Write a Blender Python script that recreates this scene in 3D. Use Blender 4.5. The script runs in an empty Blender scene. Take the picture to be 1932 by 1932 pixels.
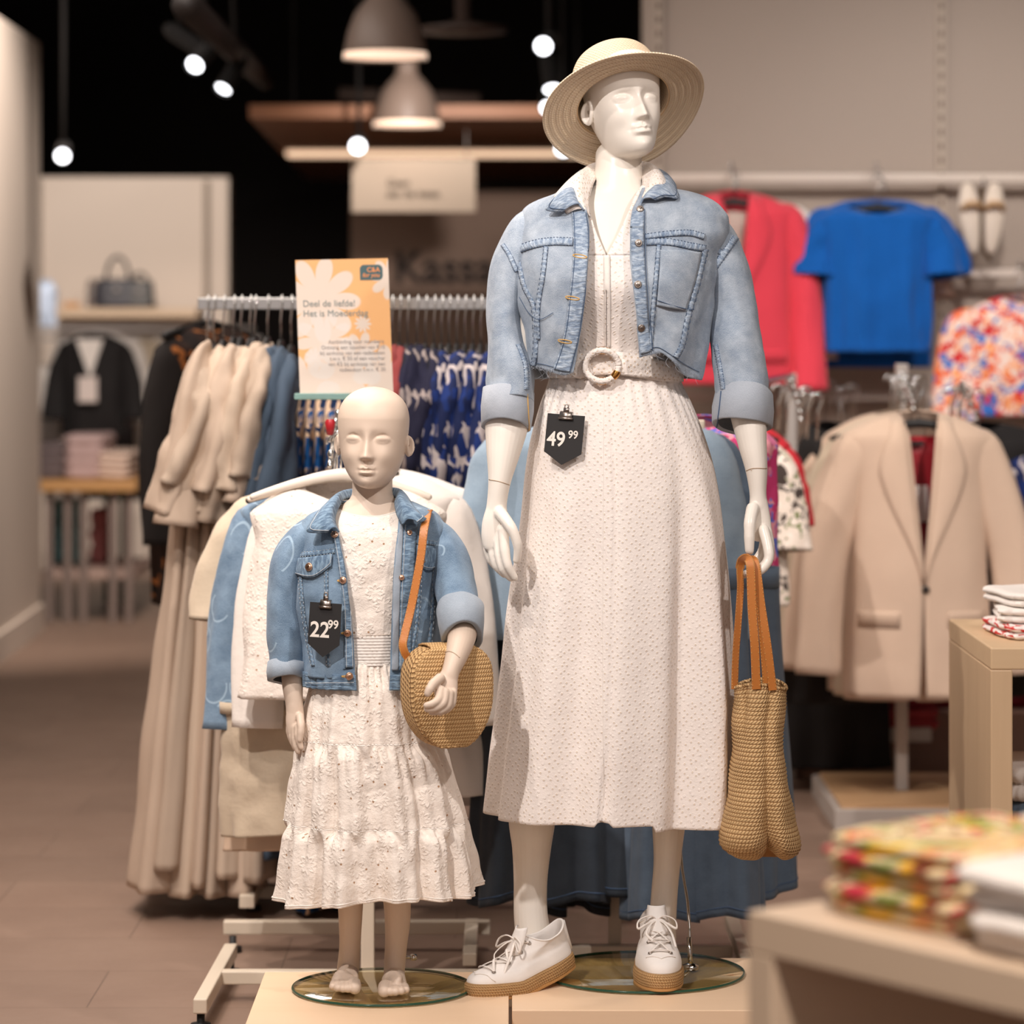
import bpy, bmesh, math, random
import numpy as np
from mathutils import Vector, Matrix, noise
from mathutils.bvhtree import BVHTree

sc = bpy.context.scene
COL = sc.collection
F = 6100.0        # focal length in pixels of the 1932 px frame
HZ = 600.0        # pixel row of the horizon
CH = 1.41         # camera height
PI = math.pi

# ------------------------------------------------------------------ camera
cd = bpy.data.cameras.new('camera')
cam = bpy.data.objects.new('camera', cd)
COL.objects.link(cam)
cam.location = (0, 0, CH)
cam.rotation_euler = (PI/2, 0, 0)
cd.sensor_fit = 'HORIZONTAL'; cd.sensor_width = 24
cd.lens = F/1932*24
cd.shift_y = (HZ-966)/1932
cd.clip_end = 100
cd.dof.use_dof = True
cd.dof.focus_distance = 6.06
cd.dof.aperture_fstop = 2.1
sc.camera = cam

# ------------------------------------------------------------------ world, lights, exposure
w = bpy.data.worlds.new('shop_ambient'); sc.world = w; w.use_nodes = True
w.node_tree.nodes['Background'].inputs[0].default_value = (1.0, 0.85, 0.79, 1)
w.node_tree.nodes['Background'].inputs[1].default_value = 0.42
sc.view_settings.view_transform = 'Standard'
sc.view_settings.look = 'None'
sc.view_settings.gamma = 1
sc.view_settings.use_curve_mapping = False
sc.view_settings.exposure = 0.26

def spot(loc, aim, power, size=35, blend=.6, col=(1, .88, .80), rad=.05):
    l = bpy.data.lights.new('spot_light', 'SPOT'); l.energy = power; l.color = col
    l.spot_size = math.radians(size); l.spot_blend = blend; l.shadow_soft_size = rad
    o = bpy.data.objects.new('spot_light', l); COL.objects.link(o)
    o.location = loc
    o.rotation_euler = (Vector(aim)-Vector(loc)).to_track_quat('-Z', 'Y').to_euler()
    return o
def area(loc, aim, power, sx, sy, col=(1, .88, .80)):
    l = bpy.data.lights.new('fill_area_light', 'AREA'); l.energy = power; l.color = col
    l.shape = 'RECTANGLE'; l.size = sx; l.size_y = sy
    o = bpy.data.objects.new('fill_area_light', l); COL.objects.link(o)
    o.location = loc
    o.rotation_euler = (Vector(aim)-Vector(loc)).to_track_quat('-Z', 'Y').to_euler()
    return o
spot((-1.5, 2.9, 3.9), (0.18, 6.1, 1.35), 400, 42, .8, (1, .925, .885), .035)   # key from the left
spot((1.9, 3.2, 3.7), (0.10, 6.1, .9), 190, 45, .8, (1, .905, .855), .05)      # second track spot from the right
spot((-1.0, 4.6, 3.7), (-.55, 7.0, .9), 170, 50, .9)                          # left rack
spot((2.4, 5.4, 3.7), (1.35, 8.6, .9), 400, 50, .9, (1, .90, .84))            # blazers
spot((1.2, 7.6, 3.8), (1.5, 11.4, 1.2), 270, 50, .9, (1, .91, .87))           # wall garments
spot((2.6, 8.0, 3.8), (2.0, 11.4, 1.3), 150, 45, .9, (1, .92, .86))
spot((-1.3, 12.0, 3.6), (-2.3, 13.9, 1.2), 520, 60, .9)                        # left partition
spot((-2.3, 14.6, 3.3), (-2.3, 17.9, 1.4), 330, 50, .5)                        # far left alcove
spot((-1.5, 14.6, 3.3), (-1.7, 17.9, 1.3), 70, 45, .5)
spot((-.3, 12.6, 2.6), (-.2, 15.9, 1.4), 150, 60, .9)
area((-1.7, 8.6, 3.9), (-1.6, 8.4, 0), 185, 2, 7)  # added fill light, no visible fixture, brightens the left aisle
spot((.3, 1.6, 3.7), (.75, 3.45, .75), 420, 40, .9)     # added spot to brighten the front table
spot((-1.7, 5.2, 3.8), (-1.45, 6.9, 0), 230, 62, 1.0)     # added spot to brighten the aisle floor at the left
area((.8, 2.0, 3.9), (.8, 3.6, .6), 30, 2, 2)  # added soft fill over the front table, no visible fixture

# ------------------------------------------------------------------ helpers
def P(px, py, Y):
    return Vector(((px-966)*Y/F, Y, CH-(py-HZ)*Y/F))
def lin(c):
    c = c/255.0
    return c/12.92 if c <= .04045 else ((c+.055)/1.055)**2.4
def C(r, g, b):
    return (lin(r), lin(g), lin(b), 1)
def interp(tab, x):
    """smooth interpolation of rows (key, v1, v2...)"""
    if x <= tab[0][0]: return tab[0][1:]
    if x >= tab[-1][0]: return tab[-1][1:]
    for i in range(len(tab)-1):
        if tab[i][0] <= x <= tab[i+1][0]:
            a = tab[max(i-1, 0)]; b = tab[i]; c = tab[i+1]; d = tab[min(i+2, len(tab)-1)]
            h = c[0]-b[0]; t = (x-b[0])/h
            out = []
            for k in range(1, len(b)):
                m0 = (c[k]-a[k])/(c[0]-a[0])*h
                m1 = (d[k]-b[k])/(d[0]-b[0])*h
                # limit overshoot
                dl = c[k]-b[k]
                if dl == 0: m0 = m1 = 0
                else:
                    if m0/dl < 0: m0 = 0
                    if m1/dl < 0: m1 = 0
                    m0 = dl*min(m0/dl, 3); m1 = dl*min(m1/dl, 3)
                t2 = t*t; t3 = t2*t
                out.append((2*t3-3*t2+1)*b[k]+(t3-2*t2+t)*m0+(-2*t3+3*t2)*c[k]+(t3-t2)*m1)
            return tuple(out)
def sm(a, b, x):
    t = max(0, min(1, (x-a)/(b-a))); return t*t*(3-2*t)
def gs(x, s): return math.exp(-(x/s)**2)
def nz(v, s=1.0, seed=0.0):
    return noise.noise(Vector((v[0]*s+seed, v[1]*s+seed*1.7, v[2]*s-seed)))

class G:
    def __init__(s): s.v = []; s.f = []; s.uv = []; s.mi = []
    def add(s, v, f, uv=None, mi=0):
        o = len(s.v); s.v += [Vector(p) for p in v]
        for i, q in enumerate(f):
            s.f.append(tuple(o+k for k in q))
            s.uv.append(uv[i] if uv else [(v[k][0]+v[k][1], v[k][2]) for k in q])
            s.mi.append(mi)
        return s
    def xf(s, m):
        s.v = [m @ p for p in s.v]; return s
    def join(s, g, m=None):
        s.add([m @ p for p in g.v] if m else g.v, g.f, g.uv)
        return s

def loft(g, rings, closed=False, cap0=False, cap1=False, u0=.5, mi=0):
    n = len(rings[0]); V = []; U = []
    vv = 0
    for j, r in enumerate(rings):
        if j:
            vv += sum((r[k]-rings[j-1][k]).length for k in range(0, n, max(1, n//8)))/len(range(0, n, max(1, n//8)))
        cu = [0]
        for k in range(1, n): cu.append(cu[-1]+(r[k]-r[k-1]).length)
        if closed: cu.append(cu[-1]+(r[0]-r[-1]).length)
        c0 = cu[int(u0*(len(cu)-1))]
        U.append([(c-c0, vv) for c in cu]); V += r
    fs = []; uv = []
    m = n if closed else n-1
    for j in range(len(rings)-1):
        for k in range(m):
            k2 = (k+1) % n
            fs.append((j*n+k, j*n+k2, (j+1)*n+k2, (j+1)*n+k))
            uv.append([U[j][k], U[j][k+1], U[j+1][k+1], U[j+1][k]])
    if cap0:
        fs.append(tuple(range(n))[::-1]); uv.append([(0, 0)]*n)
    if cap1:
        b = (len(rings)-1)*n
        fs.append(tuple(range(b, b+n))); uv.append([(0, 0)]*n)
    g.add(V, fs, uv, mi)
    return g

def ering(cx, cy, z, W, D, n=48, t0=-PI, t1=PI, e=2.3, closed=True, fn=None):
    out = []
    m = n if closed else n-1
    for i in range(n):
        t = t0+(t1-t0)*i/m
        s = math.sin(t); c = math.cos(t)
        x = W*math.copysign(abs(s)**(2/e), s); y = -D*math.copysign(abs(c)**(2/e), c)
        k = fn(t) if fn else 0
        L = math.hypot(s*W, c*D) or 1
        out.append(Vector((cx+x+k*s, cy+y-k*c, z)))
    return out

def frames(pts, up=None):
    n = len(pts); T = []
    for i in range(n):
        a = pts[max(i-1, 0)]; b = pts[min(i+1, n-1)]
        t = (b-a); t = t.normalized() if t.length > 1e-9 else Vector((0, 0, 1)); T.append(t)
    ref = up or (Vector((0, 0, 1)) if abs(T[0].z) < .9 else Vector((0, 1, 0)))
    fr = []
    nrm = (ref-T[0]*ref.dot(T[0])).normalized()
    for i in range(n):
        if up is not None:
            q = up-T[i]*up.dot(T[i])
            if q.length > 1e-4: nrm = q.normalized()
        else:
            nrm = (nrm-T[i]*nrm.dot(T[i])).normalized()
        fr.append((T[i], nrm, T[i].cross(nrm)))
    return fr

def cr(pts, n):
    """catmull-rom resample"""
    out = []; m = len(pts)-1
    for i in range(n):
        s = i/(n-1)*m; k = min(int(s), m-1); t = s-k
        a = pts[max(k-1, 0)]; b = pts[k]; c = pts[k+1]; d = pts[min(k+2, m)]
        f = lambda a, b, c, d: .5*((2*b)+(c-a)*t+(2*a-5*b+4*c-d)*t*t+(3*b-a-3*c+d)*t**3)
        if isinstance(a, Vector): out.append(f(a, b, c, d))
        elif isinstance(a, (int, float)): out.append(f(a, b, c, d))
        else: out.append(tuple(f(*q) for q in zip(a, b, c, d)))
    return out

def tube(g, pts, r, n=8, up=None, cap=True, mod=None, rounded=False, mi=0):
    """r: scalar / list of scalars / list of (rx, ry) ; rx along binormal, ry along 'up' normal"""
    m = len(pts)
    if not isinstance(r, (list, tuple)): r = [r]*m
    fr = frames(pts, up); rings = []
    R = [(q, q) if not isinstance(q, (tuple, list)) else q for q in r]
    P_ = list(pts); 
    if rounded:   # round ends
        for end in (0, 1):
            i = 0 if end == 0 else -1
            T, N, B = fr[i]; sgn = -1 if end == 0 else 1
            ex = []
            for k in (1, 2, 3):
                a = k/3*PI/2*.93
                ex.append((P_[i]+T*sgn*math.sin(a)*min(R[i]), (R[i][0]*math.cos(a), R[i][1]*math.cos(a)), fr[i]))
            if end == 0:
                pre = ex[::-1]
            else: post = ex
        P_ = [e[0] for e in pre]+P_+[e[0] for e in post]
        R = [e[1] for e in pre]+R+[e[1] for e in post]
        fr = [e[2] for e in pre]+fr+[e[2] for e in post]
    m = len(P_)
    for i in range(m):
        T, N, B = fr[i]; ring = []
        for k in range(n):
            a = 2*PI*k/n
            q = 1+(mod(i/(m-1), a) if mod else 0)
            ring.append(P_[i]+B*math.cos(a)*R[i][0]*q+N*math.sin(a)*R[i][1]*q)
        rings.append(ring)
    loft(g, rings, True, cap, cap, mi=mi)
    return g

def box(g, c, s, rz=0, mi=0):
    x, y, z = s[0]/2, s[1]/2, s[2]/2
    v = [Vector(p) for p in [(-x,-y,-z),(x,-y,-z),(x,y,-z),(-x,y,-z),(-x,-y,z),(x,-y,z),(x,y,z),(-x,y,z)]]
    if rz: v = [Matrix.Rotation(rz, 3, 'Z') @ p for p in v]
    c = Vector(c)
    F_ = [(0,3,2,1),(4,5,6,7),(0,1,5,4),(1,2,6,5),(2,3,7,6),(3,0,4,7)]
    uv = []
    for f in F_:
        p = [v[k] for k in f]; a = (p[1]-p[0]).length; b = (p[2]-p[1]).length
        uv.append([(0,0),(a,0),(a,b),(0,b)])
    g.add([p+c for p in v], F_, uv, mi)
    return g

def lathe(g, prof, c, n=32, m=None, mi=0):
    """prof: (radius, z) list; m optional rotation matrix"""
    c = Vector(c); rings = []
    for r, z in prof:
        ring = []
        for k in range(n):
            a = 2*PI*k/n+PI/2
            p = Vector((r*math.cos(a), r*math.sin(a), z))
            ring.append((m @ p if m else p)+c)
        rings.append(ring)
    loft(g, rings, True, mi=mi)
    return g

def ribbon(g, pts, w, nrm, th=.002):
    """flat strap along pts; nrm: list or vector of facing normals"""
    fr = frames(pts)
    rings = []
    for i, p in enumerate(pts):
        T = fr[i][0]; N = nrm[i] if isinstance(nrm, list) else nrm
        N = (N-T*N.dot(T)).normalized(); B = T.cross(N)
        ww = w[i] if isinstance(w, list) else w
        a = B*ww/2; b = N*th/2
        rings.append([p-a-b*.4, p-a*.94-b, p+a*.94-b, p+a-b*.4, p+a+b*.4, p+a*.94+b, p-a*.94+b, p-a+b*.4])
    loft(g, rings, True, True, True)
    return g

ORG = {}
def tag(o, label=None, cat=None, group=None, kind=None):
    if label: o['label'] = label
    if cat: o['category'] = cat
    if group: o['group'] = group
    if kind: o['kind'] = kind
    return o
def thing(name, loc, label, cat, group=None):
    o = bpy.data.objects.new(name, None); COL.objects.link(o)
    o.location = loc; o.empty_display_size = .05
    ORG[o.name] = Vector(loc)
    return tag(o, label, cat, group)
def mk(name, g, m, parent=None, smooth=True, bevel=0, solid=0, sub=0, org=None, soloff=0, auto=None):
    """one mesh object from G; world-space verts are stored relative to the parent's origin"""
    base = ORG[parent.name] if parent else Vector(org if org is not None else (0, 0, 0))
    me = bpy.data.meshes.new(name)
    me.from_pydata([tuple(p-base) for p in g.v], [], g.f)
    uvl = me.uv_layers.new(name='UVMap')
    flat = [c for f in g.uv for uv in f for c in uv]
    uvl.data.foreach_set('uv', flat)
    for q in (m if isinstance(m, (list, tuple)) else [m]): me.materials.append(q)
    me.polygons.foreach_set('material_index', g.mi)
    me.polygons.foreach_set('use_smooth', [smooth]*len(g.f))
    me.update()
    o = bpy.data.objects.new(name, me); COL.objects.link(o)
    if parent: o.parent = parent
    else: o.location = base
    ORG[o.name] = base
    if smooth and auto:
        bm = bmesh.new(); bm.from_mesh(me)
        for e in bm.edges:
            if len(e.link_faces) == 2 and e.calc_face_angle(0) > auto: e.smooth = False
        bm.to_mesh(me); bm.free()
    if sub:
        q = o.modifiers.new('sub', 'SUBSURF'); q.levels = sub; q.render_levels = sub
    if solid:
        q = o.modifiers.new('solid', 'SOLIDIFY'); q.thickness = solid; q.offset = soloff
    if bevel:
        q = o.modifiers.new('bevel', 'BEVEL'); q.width = bevel; q.segments = 2; q.limit_method = 'ANGLE'
    return o
def remeshed(g, vox, smooth_it=4, mat=None):
    """voxel-remeshed union of the closed shells in g, as a G-like (verts, faces)"""
    me = bpy.data.meshes.new('tmp'); me.from_pydata([tuple(p) for p in g.v], [], g.f)
    bm = bmesh.new(); bm.from_mesh(me); bmesh.ops.recalc_face_normals(bm, faces=bm.faces); bm.to_mesh(me); bm.free()
    o = bpy.data.objects.new('tmp', me); COL.objects.link(o)
    r = o.modifiers.new('r', 'REMESH'); r.mode = 'VOXEL'; r.voxel_size = vox
    if smooth_it:
        s = o.modifiers.new('s', 'SMOOTH'); s.factor = .5; s.iterations = smooth_it
    dg = bpy.context.evaluated_depsgraph_get()
    e = o.evaluated_get(dg); m2 = bpy.data.meshes.new_from_object(e)
    out = G(); out.v = [v.co.copy() for v in m2.vertices]
    out.f = [tuple(p.vertices) for p in m2.polygons]
    out.uv = [[(out.v[k].x, out.v[k].z) for k in f] for f in out.f]; out.mi = [0]*len(out.f)
    bpy.data.objects.remove(o); bpy.data.meshes.remove(me); bpy.data.meshes.remove(m2)
    return out
def bvh(g): return BVHTree.FromPolygons([tuple(p) for p in g.v], g.f)
CAMP = Vector((0, 0, CH))
def hit(b, px, py, off=.001, fallback=None):
    d = (P(px, py, 6.0)-CAMP).normalized()
    loc, nrm, idx, dist = b.ray_cast(CAMP, d)
    if loc is None:
        loc, nrm, idx, dist = b.find_nearest(P(px, py, fallback or 6.05))
    if nrm.dot(d) > 0: nrm = -nrm
    return loc+nrm*off, nrm
def path_on(b, pix, n, off=.001):
    q = cr([(float(x), float(y)) for x, y in pix], n)
    h = [hit(b, x, y, off) for x, y in q]
    return [a[0] for a in h], [a[1] for a in h]
def patch(g, b, A, B_, nu=10, nv=24, off=.002, bow=0):
    """strip between pixel polylines A and B_ lying on surface b"""
    a = cr([(float(x), float(y)) for x, y in A], nv); c = cr([(float(x), float(y)) for x, y in B_], nv)
    rings = []
    for j in range(nv):
        r = []
        for i in range(nu):
            t = i/(nu-1); x = a[j][0]*(1-t)+c[j][0]*t; y = a[j][1]*(1-t)+c[j][1]*t
            r.append(hit(b, x, y, off+bow*math.sin(PI*t))[0])
        rings.append(r)
    loft(g, rings)
    return g
def stitch(g, b, pix, r=.0007, off=.0016, n=40, dash=False):
    p, _ = path_on(b, pix, n, off)
    if dash:
        for i in range(0, n-1, 2): tube(g, [p[i], p[i+1]], r, 4)
    else: tube(g, p, r, 5)
    return g
def dup(root, loc=None, rotz=None, label=None, group=None, scale=None):
    r = root.copy(); COL.objects.link(r)
    if loc is not None: r.location = loc
    if rotz is not None: r.rotation_euler = (0, 0, rotz)
    if scale is not None: r.scale = scale
    if label: r['label'] = label
    if group: r['group'] = group
    for ch in list(root.children):
        c = ch.copy(); COL.objects.link(c); c.parent = r
        for q in list(ch.children):
            d = q.copy(); COL.objects.link(d); d.parent = c
    return r
def text_geo(s, size, align='LEFT', ext=0.0, bold=0.0):
    cu = bpy.data.curves.new('t', 'FONT'); cu.body = s; cu.size = size; cu.align_x = align
    cu.extrude = ext; cu.offset = bold
    o = bpy.data.objects.new('t', cu); COL.objects.link(o)
    dg = bpy.context.evaluated_depsgraph_get()
    me = bpy.data.meshes.new_from_object(o.evaluated_get(dg))
    g = G(); g.add([v.co.copy() for v in me.vertices], [tuple(p.vertices) for p in me.polygons])
    bpy.data.objects.remove(o); bpy.data.curves.remove(cu); bpy.data.meshes.remove(me)
    return g
# ------------------------------------------------------------------ materials
class NT:
    def __init__(s, name):
        s.m = bpy.data.materials.new(name); s.m.use_nodes = True
        s.t = s.m.node_tree; s.b = s.t.nodes['Principled BSDF']; s.out = s.t.nodes['Material Output']
    def n(s, typ, ins=None, **kw):
        q = s.t.nodes.new('ShaderNode'+typ)
        for k, v in kw.items(): setattr(q, k, v)
        for k, v in (ins or {}).items(): s.set(q.inputs[k], v)
        return q
    def set(s, sock, v):
        if isinstance(v, bpy.types.NodeSocket): s.t.links.new(v, sock)
        else: sock.default_value = v
    def math(s, op, a, b=0.0, c=None):
        q = s.t.nodes.new('ShaderNodeMath'); q.operation = op
        s.set(q.inputs[0], a); s.set(q.inputs[1], b)
        if c is not None: s.set(q.inputs[2], c)
        return q.outputs[0]
    def uv(s): return s.n('TexCoord').outputs['UV']
    def obj(s): return s.n('TexCoord').outputs['Object']
    def noise(s, vec, scale, detail=3, rough=.55, out=0):
        return s.n('TexNoise', {'Vector': vec, 'Scale': scale, 'Detail': detail, 'Roughness': rough}).outputs[out]
    def ramp(s, fac, stops, interp='LINEAR'):
        q = s.n('ValToRGB', {'Fac': fac}); q.color_ramp.interpolation = interp
        el = q.color_ramp.elements
        while len(el) < len(stops): el.new(.5)
        for e, (p, c) in zip(el, stops): e.position = p; e.color = c
        return q.outputs[0]
    def mix(s, fac, a, b, blend='MIX'):
        q = s.t.nodes.new('ShaderNodeMix'); q.data_type = 'RGBA'; q.blend_type = blend
        s.set(q.inputs[0], fac); s.set(q.inputs[6], a); s.set(q.inputs[7], b)
        return q.outputs[2]
    def map(s, vec, scale=(1, 1, 1), rot=(0, 0, 0), loc=(0, 0, 0)):
        return s.n('Mapping', {'Vector': vec, 'Scale': scale, 'Rotation': rot, 'Location': loc}).outputs[0]
    def bump(s, h, strength, dist, prev=None):
        q = s.n('Bump', {'Height': h, 'Strength': strength, 'Distance': dist})
        if prev is not None: s.set(q.inputs['Normal'], prev)
        return q.outputs[0]
    def fin(s, col=None, rough=None, nrm=None, **kw):
        if col is not None: s.set(s.b.inputs['Base Color'], col)
        if rough is not None: s.set(s.b.inputs['Roughness'], rough)
        if nrm is not None: s.set(s.b.inputs['Normal'], nrm)
        for k, v in kw.items(): s.set(s.b.inputs[k.replace('_', ' ')], v)
        return s.m

def plain(name, col, rough=.6, metal=0.0, var=.0, scale=8, bump=0.0, bscale=200, spec=.5, **kw):
    t = NT(name)
    c = col
    o = t.obj()
    if var:
        f = t.noise(o, scale, 4)
        d = tuple(x*(1-var) for x in col[:3])+(1,)
        c = t.mix(f, col, d)
    nr = None
    if bump: nr = t.bump(t.noise(o, bscale, 3), bump, .002)
    return t.fin(c, rough, nr, Metallic=metal, Specular_IOR_Level=spec, **kw)

def fabric(name, col, var=.08, weave=1400, bump=.25, rough=.9, wr=.0):
    """woven cloth with a fine thread bump and soft crumple"""
    t = NT(name); u = t.uv(); o = t.obj()
    f = t.noise(o, 30, 5)
    d = tuple(x*(1-var*2) for x in col[:3])+(1,)
    c = t.mix(f, col, d)
    w1 = t.n('TexWave', {'Vector': u, 'Scale': weave/6.28, 'Distortion': 1.5}, wave_type='BANDS', bands_direction='X').outputs['Fac']
    w2 = t.n('TexWave', {'Vector': u, 'Scale': weave/6.28, 'Distortion': 1.5}, wave_type='BANDS', bands_direction='Y').outputs['Fac']
    h = t.math('ADD', w1, w2)
    n1 = t.bump(h, bump, .0004)
    if wr: n1 = t.bump(t.noise(o, 38, 4, .6), wr, .006, n1)
    return t.fin(c, rough, n1, Specular_IOR_Level=.2, Sheen_Weight=.15)

def denim(name, light, dark, blotch=.5, scale=25, contrast=(.35, .7), puck=0.0, marks=None):
    t = NT(name); u = t.uv(); o = t.obj()
    big = t.noise(o, scale, 5, .6)
    fine = t.noise(t.map(u, (1600, 420, 1)), 1.0, 2)
    diag = t.n('TexWave', {'Vector': t.map(u, rot=(0, 0, .9)), 'Scale': 230, 'Distortion': .6}).outputs['Fac']
    f = t.math('ADD', t.math('MULTIPLY', big, blotch), t.math('MULTIPLY', fine, .7))
    f = t.math('ADD', f, t.math('MULTIPLY', diag, .10))
    c = t.ramp(f, [(contrast[0], dark), (contrast[1], light)])
    n1 = t.bump(t.math('ADD', fine, diag), .35, .0005)
    n1 = t.bump(t.noise(o, 22, 4, .6), .35, .006, n1)
    if puck:
        pk = t.noise(t.map(u, (60, 160, 1)), 1.0, 2)
        n1 = t.bump(pk, puck, .004, n1)
        c = t.mix(t.ramp(pk, [(.42, (0, 0, 0, 1)), (.62, (1, 1, 1, 1))]), t.mix(.55, c, dark), c)
    if marks:
        vo = t.n('TexVoronoi', {'Vector': t.map(u, (1, .8, 1), (0, 0, .6)), 'Scale': 13, 'Randomness': .9}, feature='F1', voronoi_dimensions='2D')
        d = t.math('ABSOLUTE', t.math('SUBTRACT', vo.outputs['Distance'], .33))
        k = t.math('LESS_THAN', d, .022)
        k = t.math('MULTIPLY', k, t.math('GREATER_THAN', t.noise(u, 9, 0), .53))
        c = t.mix(t.math('MULTIPLY', k, .6), c, marks)
    return t.fin(c, .88, n1, Specular_IOR_Level=.15, Sheen_Weight=.15)

def eyelet(name, col, hole, sc=78, hr=.17, rnd=.45, crumple=.3, thin=False):
    t = NT(name); u = t.uv(); o = t.obj()
    uu = t.map(u, (1, 1, 1), (0, 0, .785))
    vo = t.n('TexVoronoi', {'Vector': uu, 'Scale': sc, 'Randomness': rnd}, feature='F1', voronoi_dimensions='2D').outputs['Distance']
    keep = t.math('GREATER_THAN', t.noise(uu, sc*.33, 1), .43)
    hole_f = t.math('MULTIPLY', t.math('LESS_THAN', vo, hr), keep)
    ring = t.n('MapRange', {'Value': vo, 'From Min': hr*2.1, 'From Max': hr*1.2, 'To Min': 0.0, 'To Max': 1.0}).outputs[0]
    emb = t.noise(u, sc*3.2, 2)
    h = t.math('ADD', ring, t.math('MULTIPLY', emb, .7))
    n1 = t.bump(h, .45, .0016)
    n1 = t.bump(t.noise(o, 34, 5, .6), crumple, .008, n1)
    c = t.mix(hole_f, col, hole)
    return t.fin(c, .88, n1, Specular_IOR_Level=.2, Sheen_Weight=.1)

def flower_eyelet(name, col, hole):
    t = NT(name); u = t.uv(); o = t.obj()
    vo = t.n('TexVoronoi', {'Vector': u, 'Scale': 22, 'Randomness': .75}, feature='F1', voronoi_dimensions='2D')
    p = t.n('SeparateXYZ', {'Vector': t.n('VectorMath', {0: t.n('VectorMath', {0: u, 'Scale': 22.0}, operation='SCALE').outputs[0], 1: t.n('VectorMath', {0: vo.outputs['Position'], 'Scale': 22.0}, operation='SCALE').outputs[0]}, operation='SUBTRACT').outputs[0]})
    ang = t.math('ARCTAN2', p.outputs[1], p.outputs[0])
    pet = t.math('ABSOLUTE', t.math('COSINE', t.math('MULTIPLY', ang, 4.0)))
    rad = t.math('ADD', t.math('MULTIPLY', pet, .14), .20)
    d = t.math('ABSOLUTE', t.math('SUBTRACT', vo.outputs['Distance'], rad))
    petal = t.n('MapRange', {'Value': d, 'From Min': .085, 'From Max': .02}).outputs[0]
    v2 = t.n('TexVoronoi', {'Vector': t.map(u, loc=(.3, .2, 0)), 'Scale': 42, 'Randomness': 1.0}, feature='F1', voronoi_dimensions='2D')
    kp = t.math('GREATER_THAN', t.n('SeparateColor', {'Color': v2.outputs['Color']}).outputs[0], .72)
    hole_f = t.math('MULTIPLY', t.math('LESS_THAN', v2.outputs['Distance'], .085), kp)
    ring = t.math('MULTIPLY', t.math('LESS_THAN', v2.outputs['Distance'], .16), kp)
    n1 = t.bump(t.math('ADD', petal, ring), .45, .0018)
    n1 = t.bump(t.noise(o, 42, 5, .65), .55, .008, n1)
    n1 = t.bump(t.noise(u, 500, 2), .15, .001, n1)
    return t.fin(t.mix(hole_f, col, hole), .85, n1, Specular_IOR_Level=.25, Sheen_Weight=.1)

def weave(name, light, dark, su=120, sv=90, bump=1.0, stag=True):
    """crochet / braid rows: v runs across the rows, u along them"""
    t = NT(name); u = t.uv(); o = t.obj()
    s = t.n('SeparateXYZ', {'Vector': u})
    row = t.math('MULTIPLY', s.outputs[1], float(sv))
    fl = t.math('FLOOR', row); fr = t.math('FRACT', row)
    alt = t.math('MULTIPLY', t.math('MODULO', t.math('ABSOLUTE', fl), 2.0), .5)
    cu = t.math('ADD', t.math('MULTIPLY', s.outputs[0], float(su)), alt if stag else 0.0)
    cu = t.math('ADD', cu, t.math('MULTIPLY', fr, .8))
    a = t.math('ABSOLUTE', t.math('SINE', t.math('MULTIPLY', cu, PI)))
    b = t.math('SINE', t.math('MULTIPLY', fr, PI))
    h = t.math('POWER', t.math('MULTIPLY', a, b), .5)
    hz = t.math('ADD', h, t.math('MULTIPLY', t.noise(t.map(u, (300, 900, 1)), 1.0, 2), .2))
    nn = t.noise(o, 60, 3)
    tone = t.mix(nn, light, tuple(x*.82 for x in light[:3])+(1,))
    c = t.mix(t.ramp(h, [(.25, (0, 0, 0, 1)), (.5, (1, 1, 1, 1))]), dark, tone)  # gaps between stitches coloured darker, shade put into the straw tone
    n1 = t.bump(hz, bump, .0035)
    return t.fin(c, .7, n1, Specular_IOR_Level=.3)

def print_mat(name, base, cols, scale=30, seed=0, stretch=(1, 1, 1), thr=.5, rough=.85, coord='UV'):
    t = NT(name); u = t.uv() if coord == 'UV' else t.obj()
    u = t.map(u, stretch, (0, 0, .5+seed), (seed, seed*2, 0))
    wob = t.noise(u, scale*.8, 2, out=1)
    v = t.mix(.12, u, wob)
    c = base
    for i, k in enumerate(cols):
        f = t.noise(t.map(v, (1, 1, 1), loc=(i*3.1+seed, i*7.7, 0)), scale*(1+.15*i), 1)
        c = t.mix(t.math('GREATER_THAN', f, thr+.02*i), c, k)
    return t.fin(c, rough, t.bump(t.noise(t.obj(), 30, 3), .3, .006), Specular_IOR_Level=.2)

def wood(name, c1, c2, rough=.45, stretch=(40, 2, 40), scale=1.0):
    t = NT(name); o = t.obj()
    v = t.map(o, stretch)
    f = t.noise(v, scale, 5, .6)
    f2 = t.noise(t.map(o, tuple(x*6 for x in stretch)), scale, 2)
    c = t.mix(t.math('ADD', t.math('MULTIPLY', f, .8), t.math('MULTIPLY', f2, .2)), c1, c2)
    return t.fin(c, rough, t.bump(f2, .05, .001))

def emis(name, col, st):
    t = NT(name)
    return t.fin(col, .5, Emission_Color=col, Emission_Strength=st)

def glass(name, col, rough=.0):
    t = NT(name)
    return t.fin(col, rough, Transmission_Weight=1.0, IOR=1.5)

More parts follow.
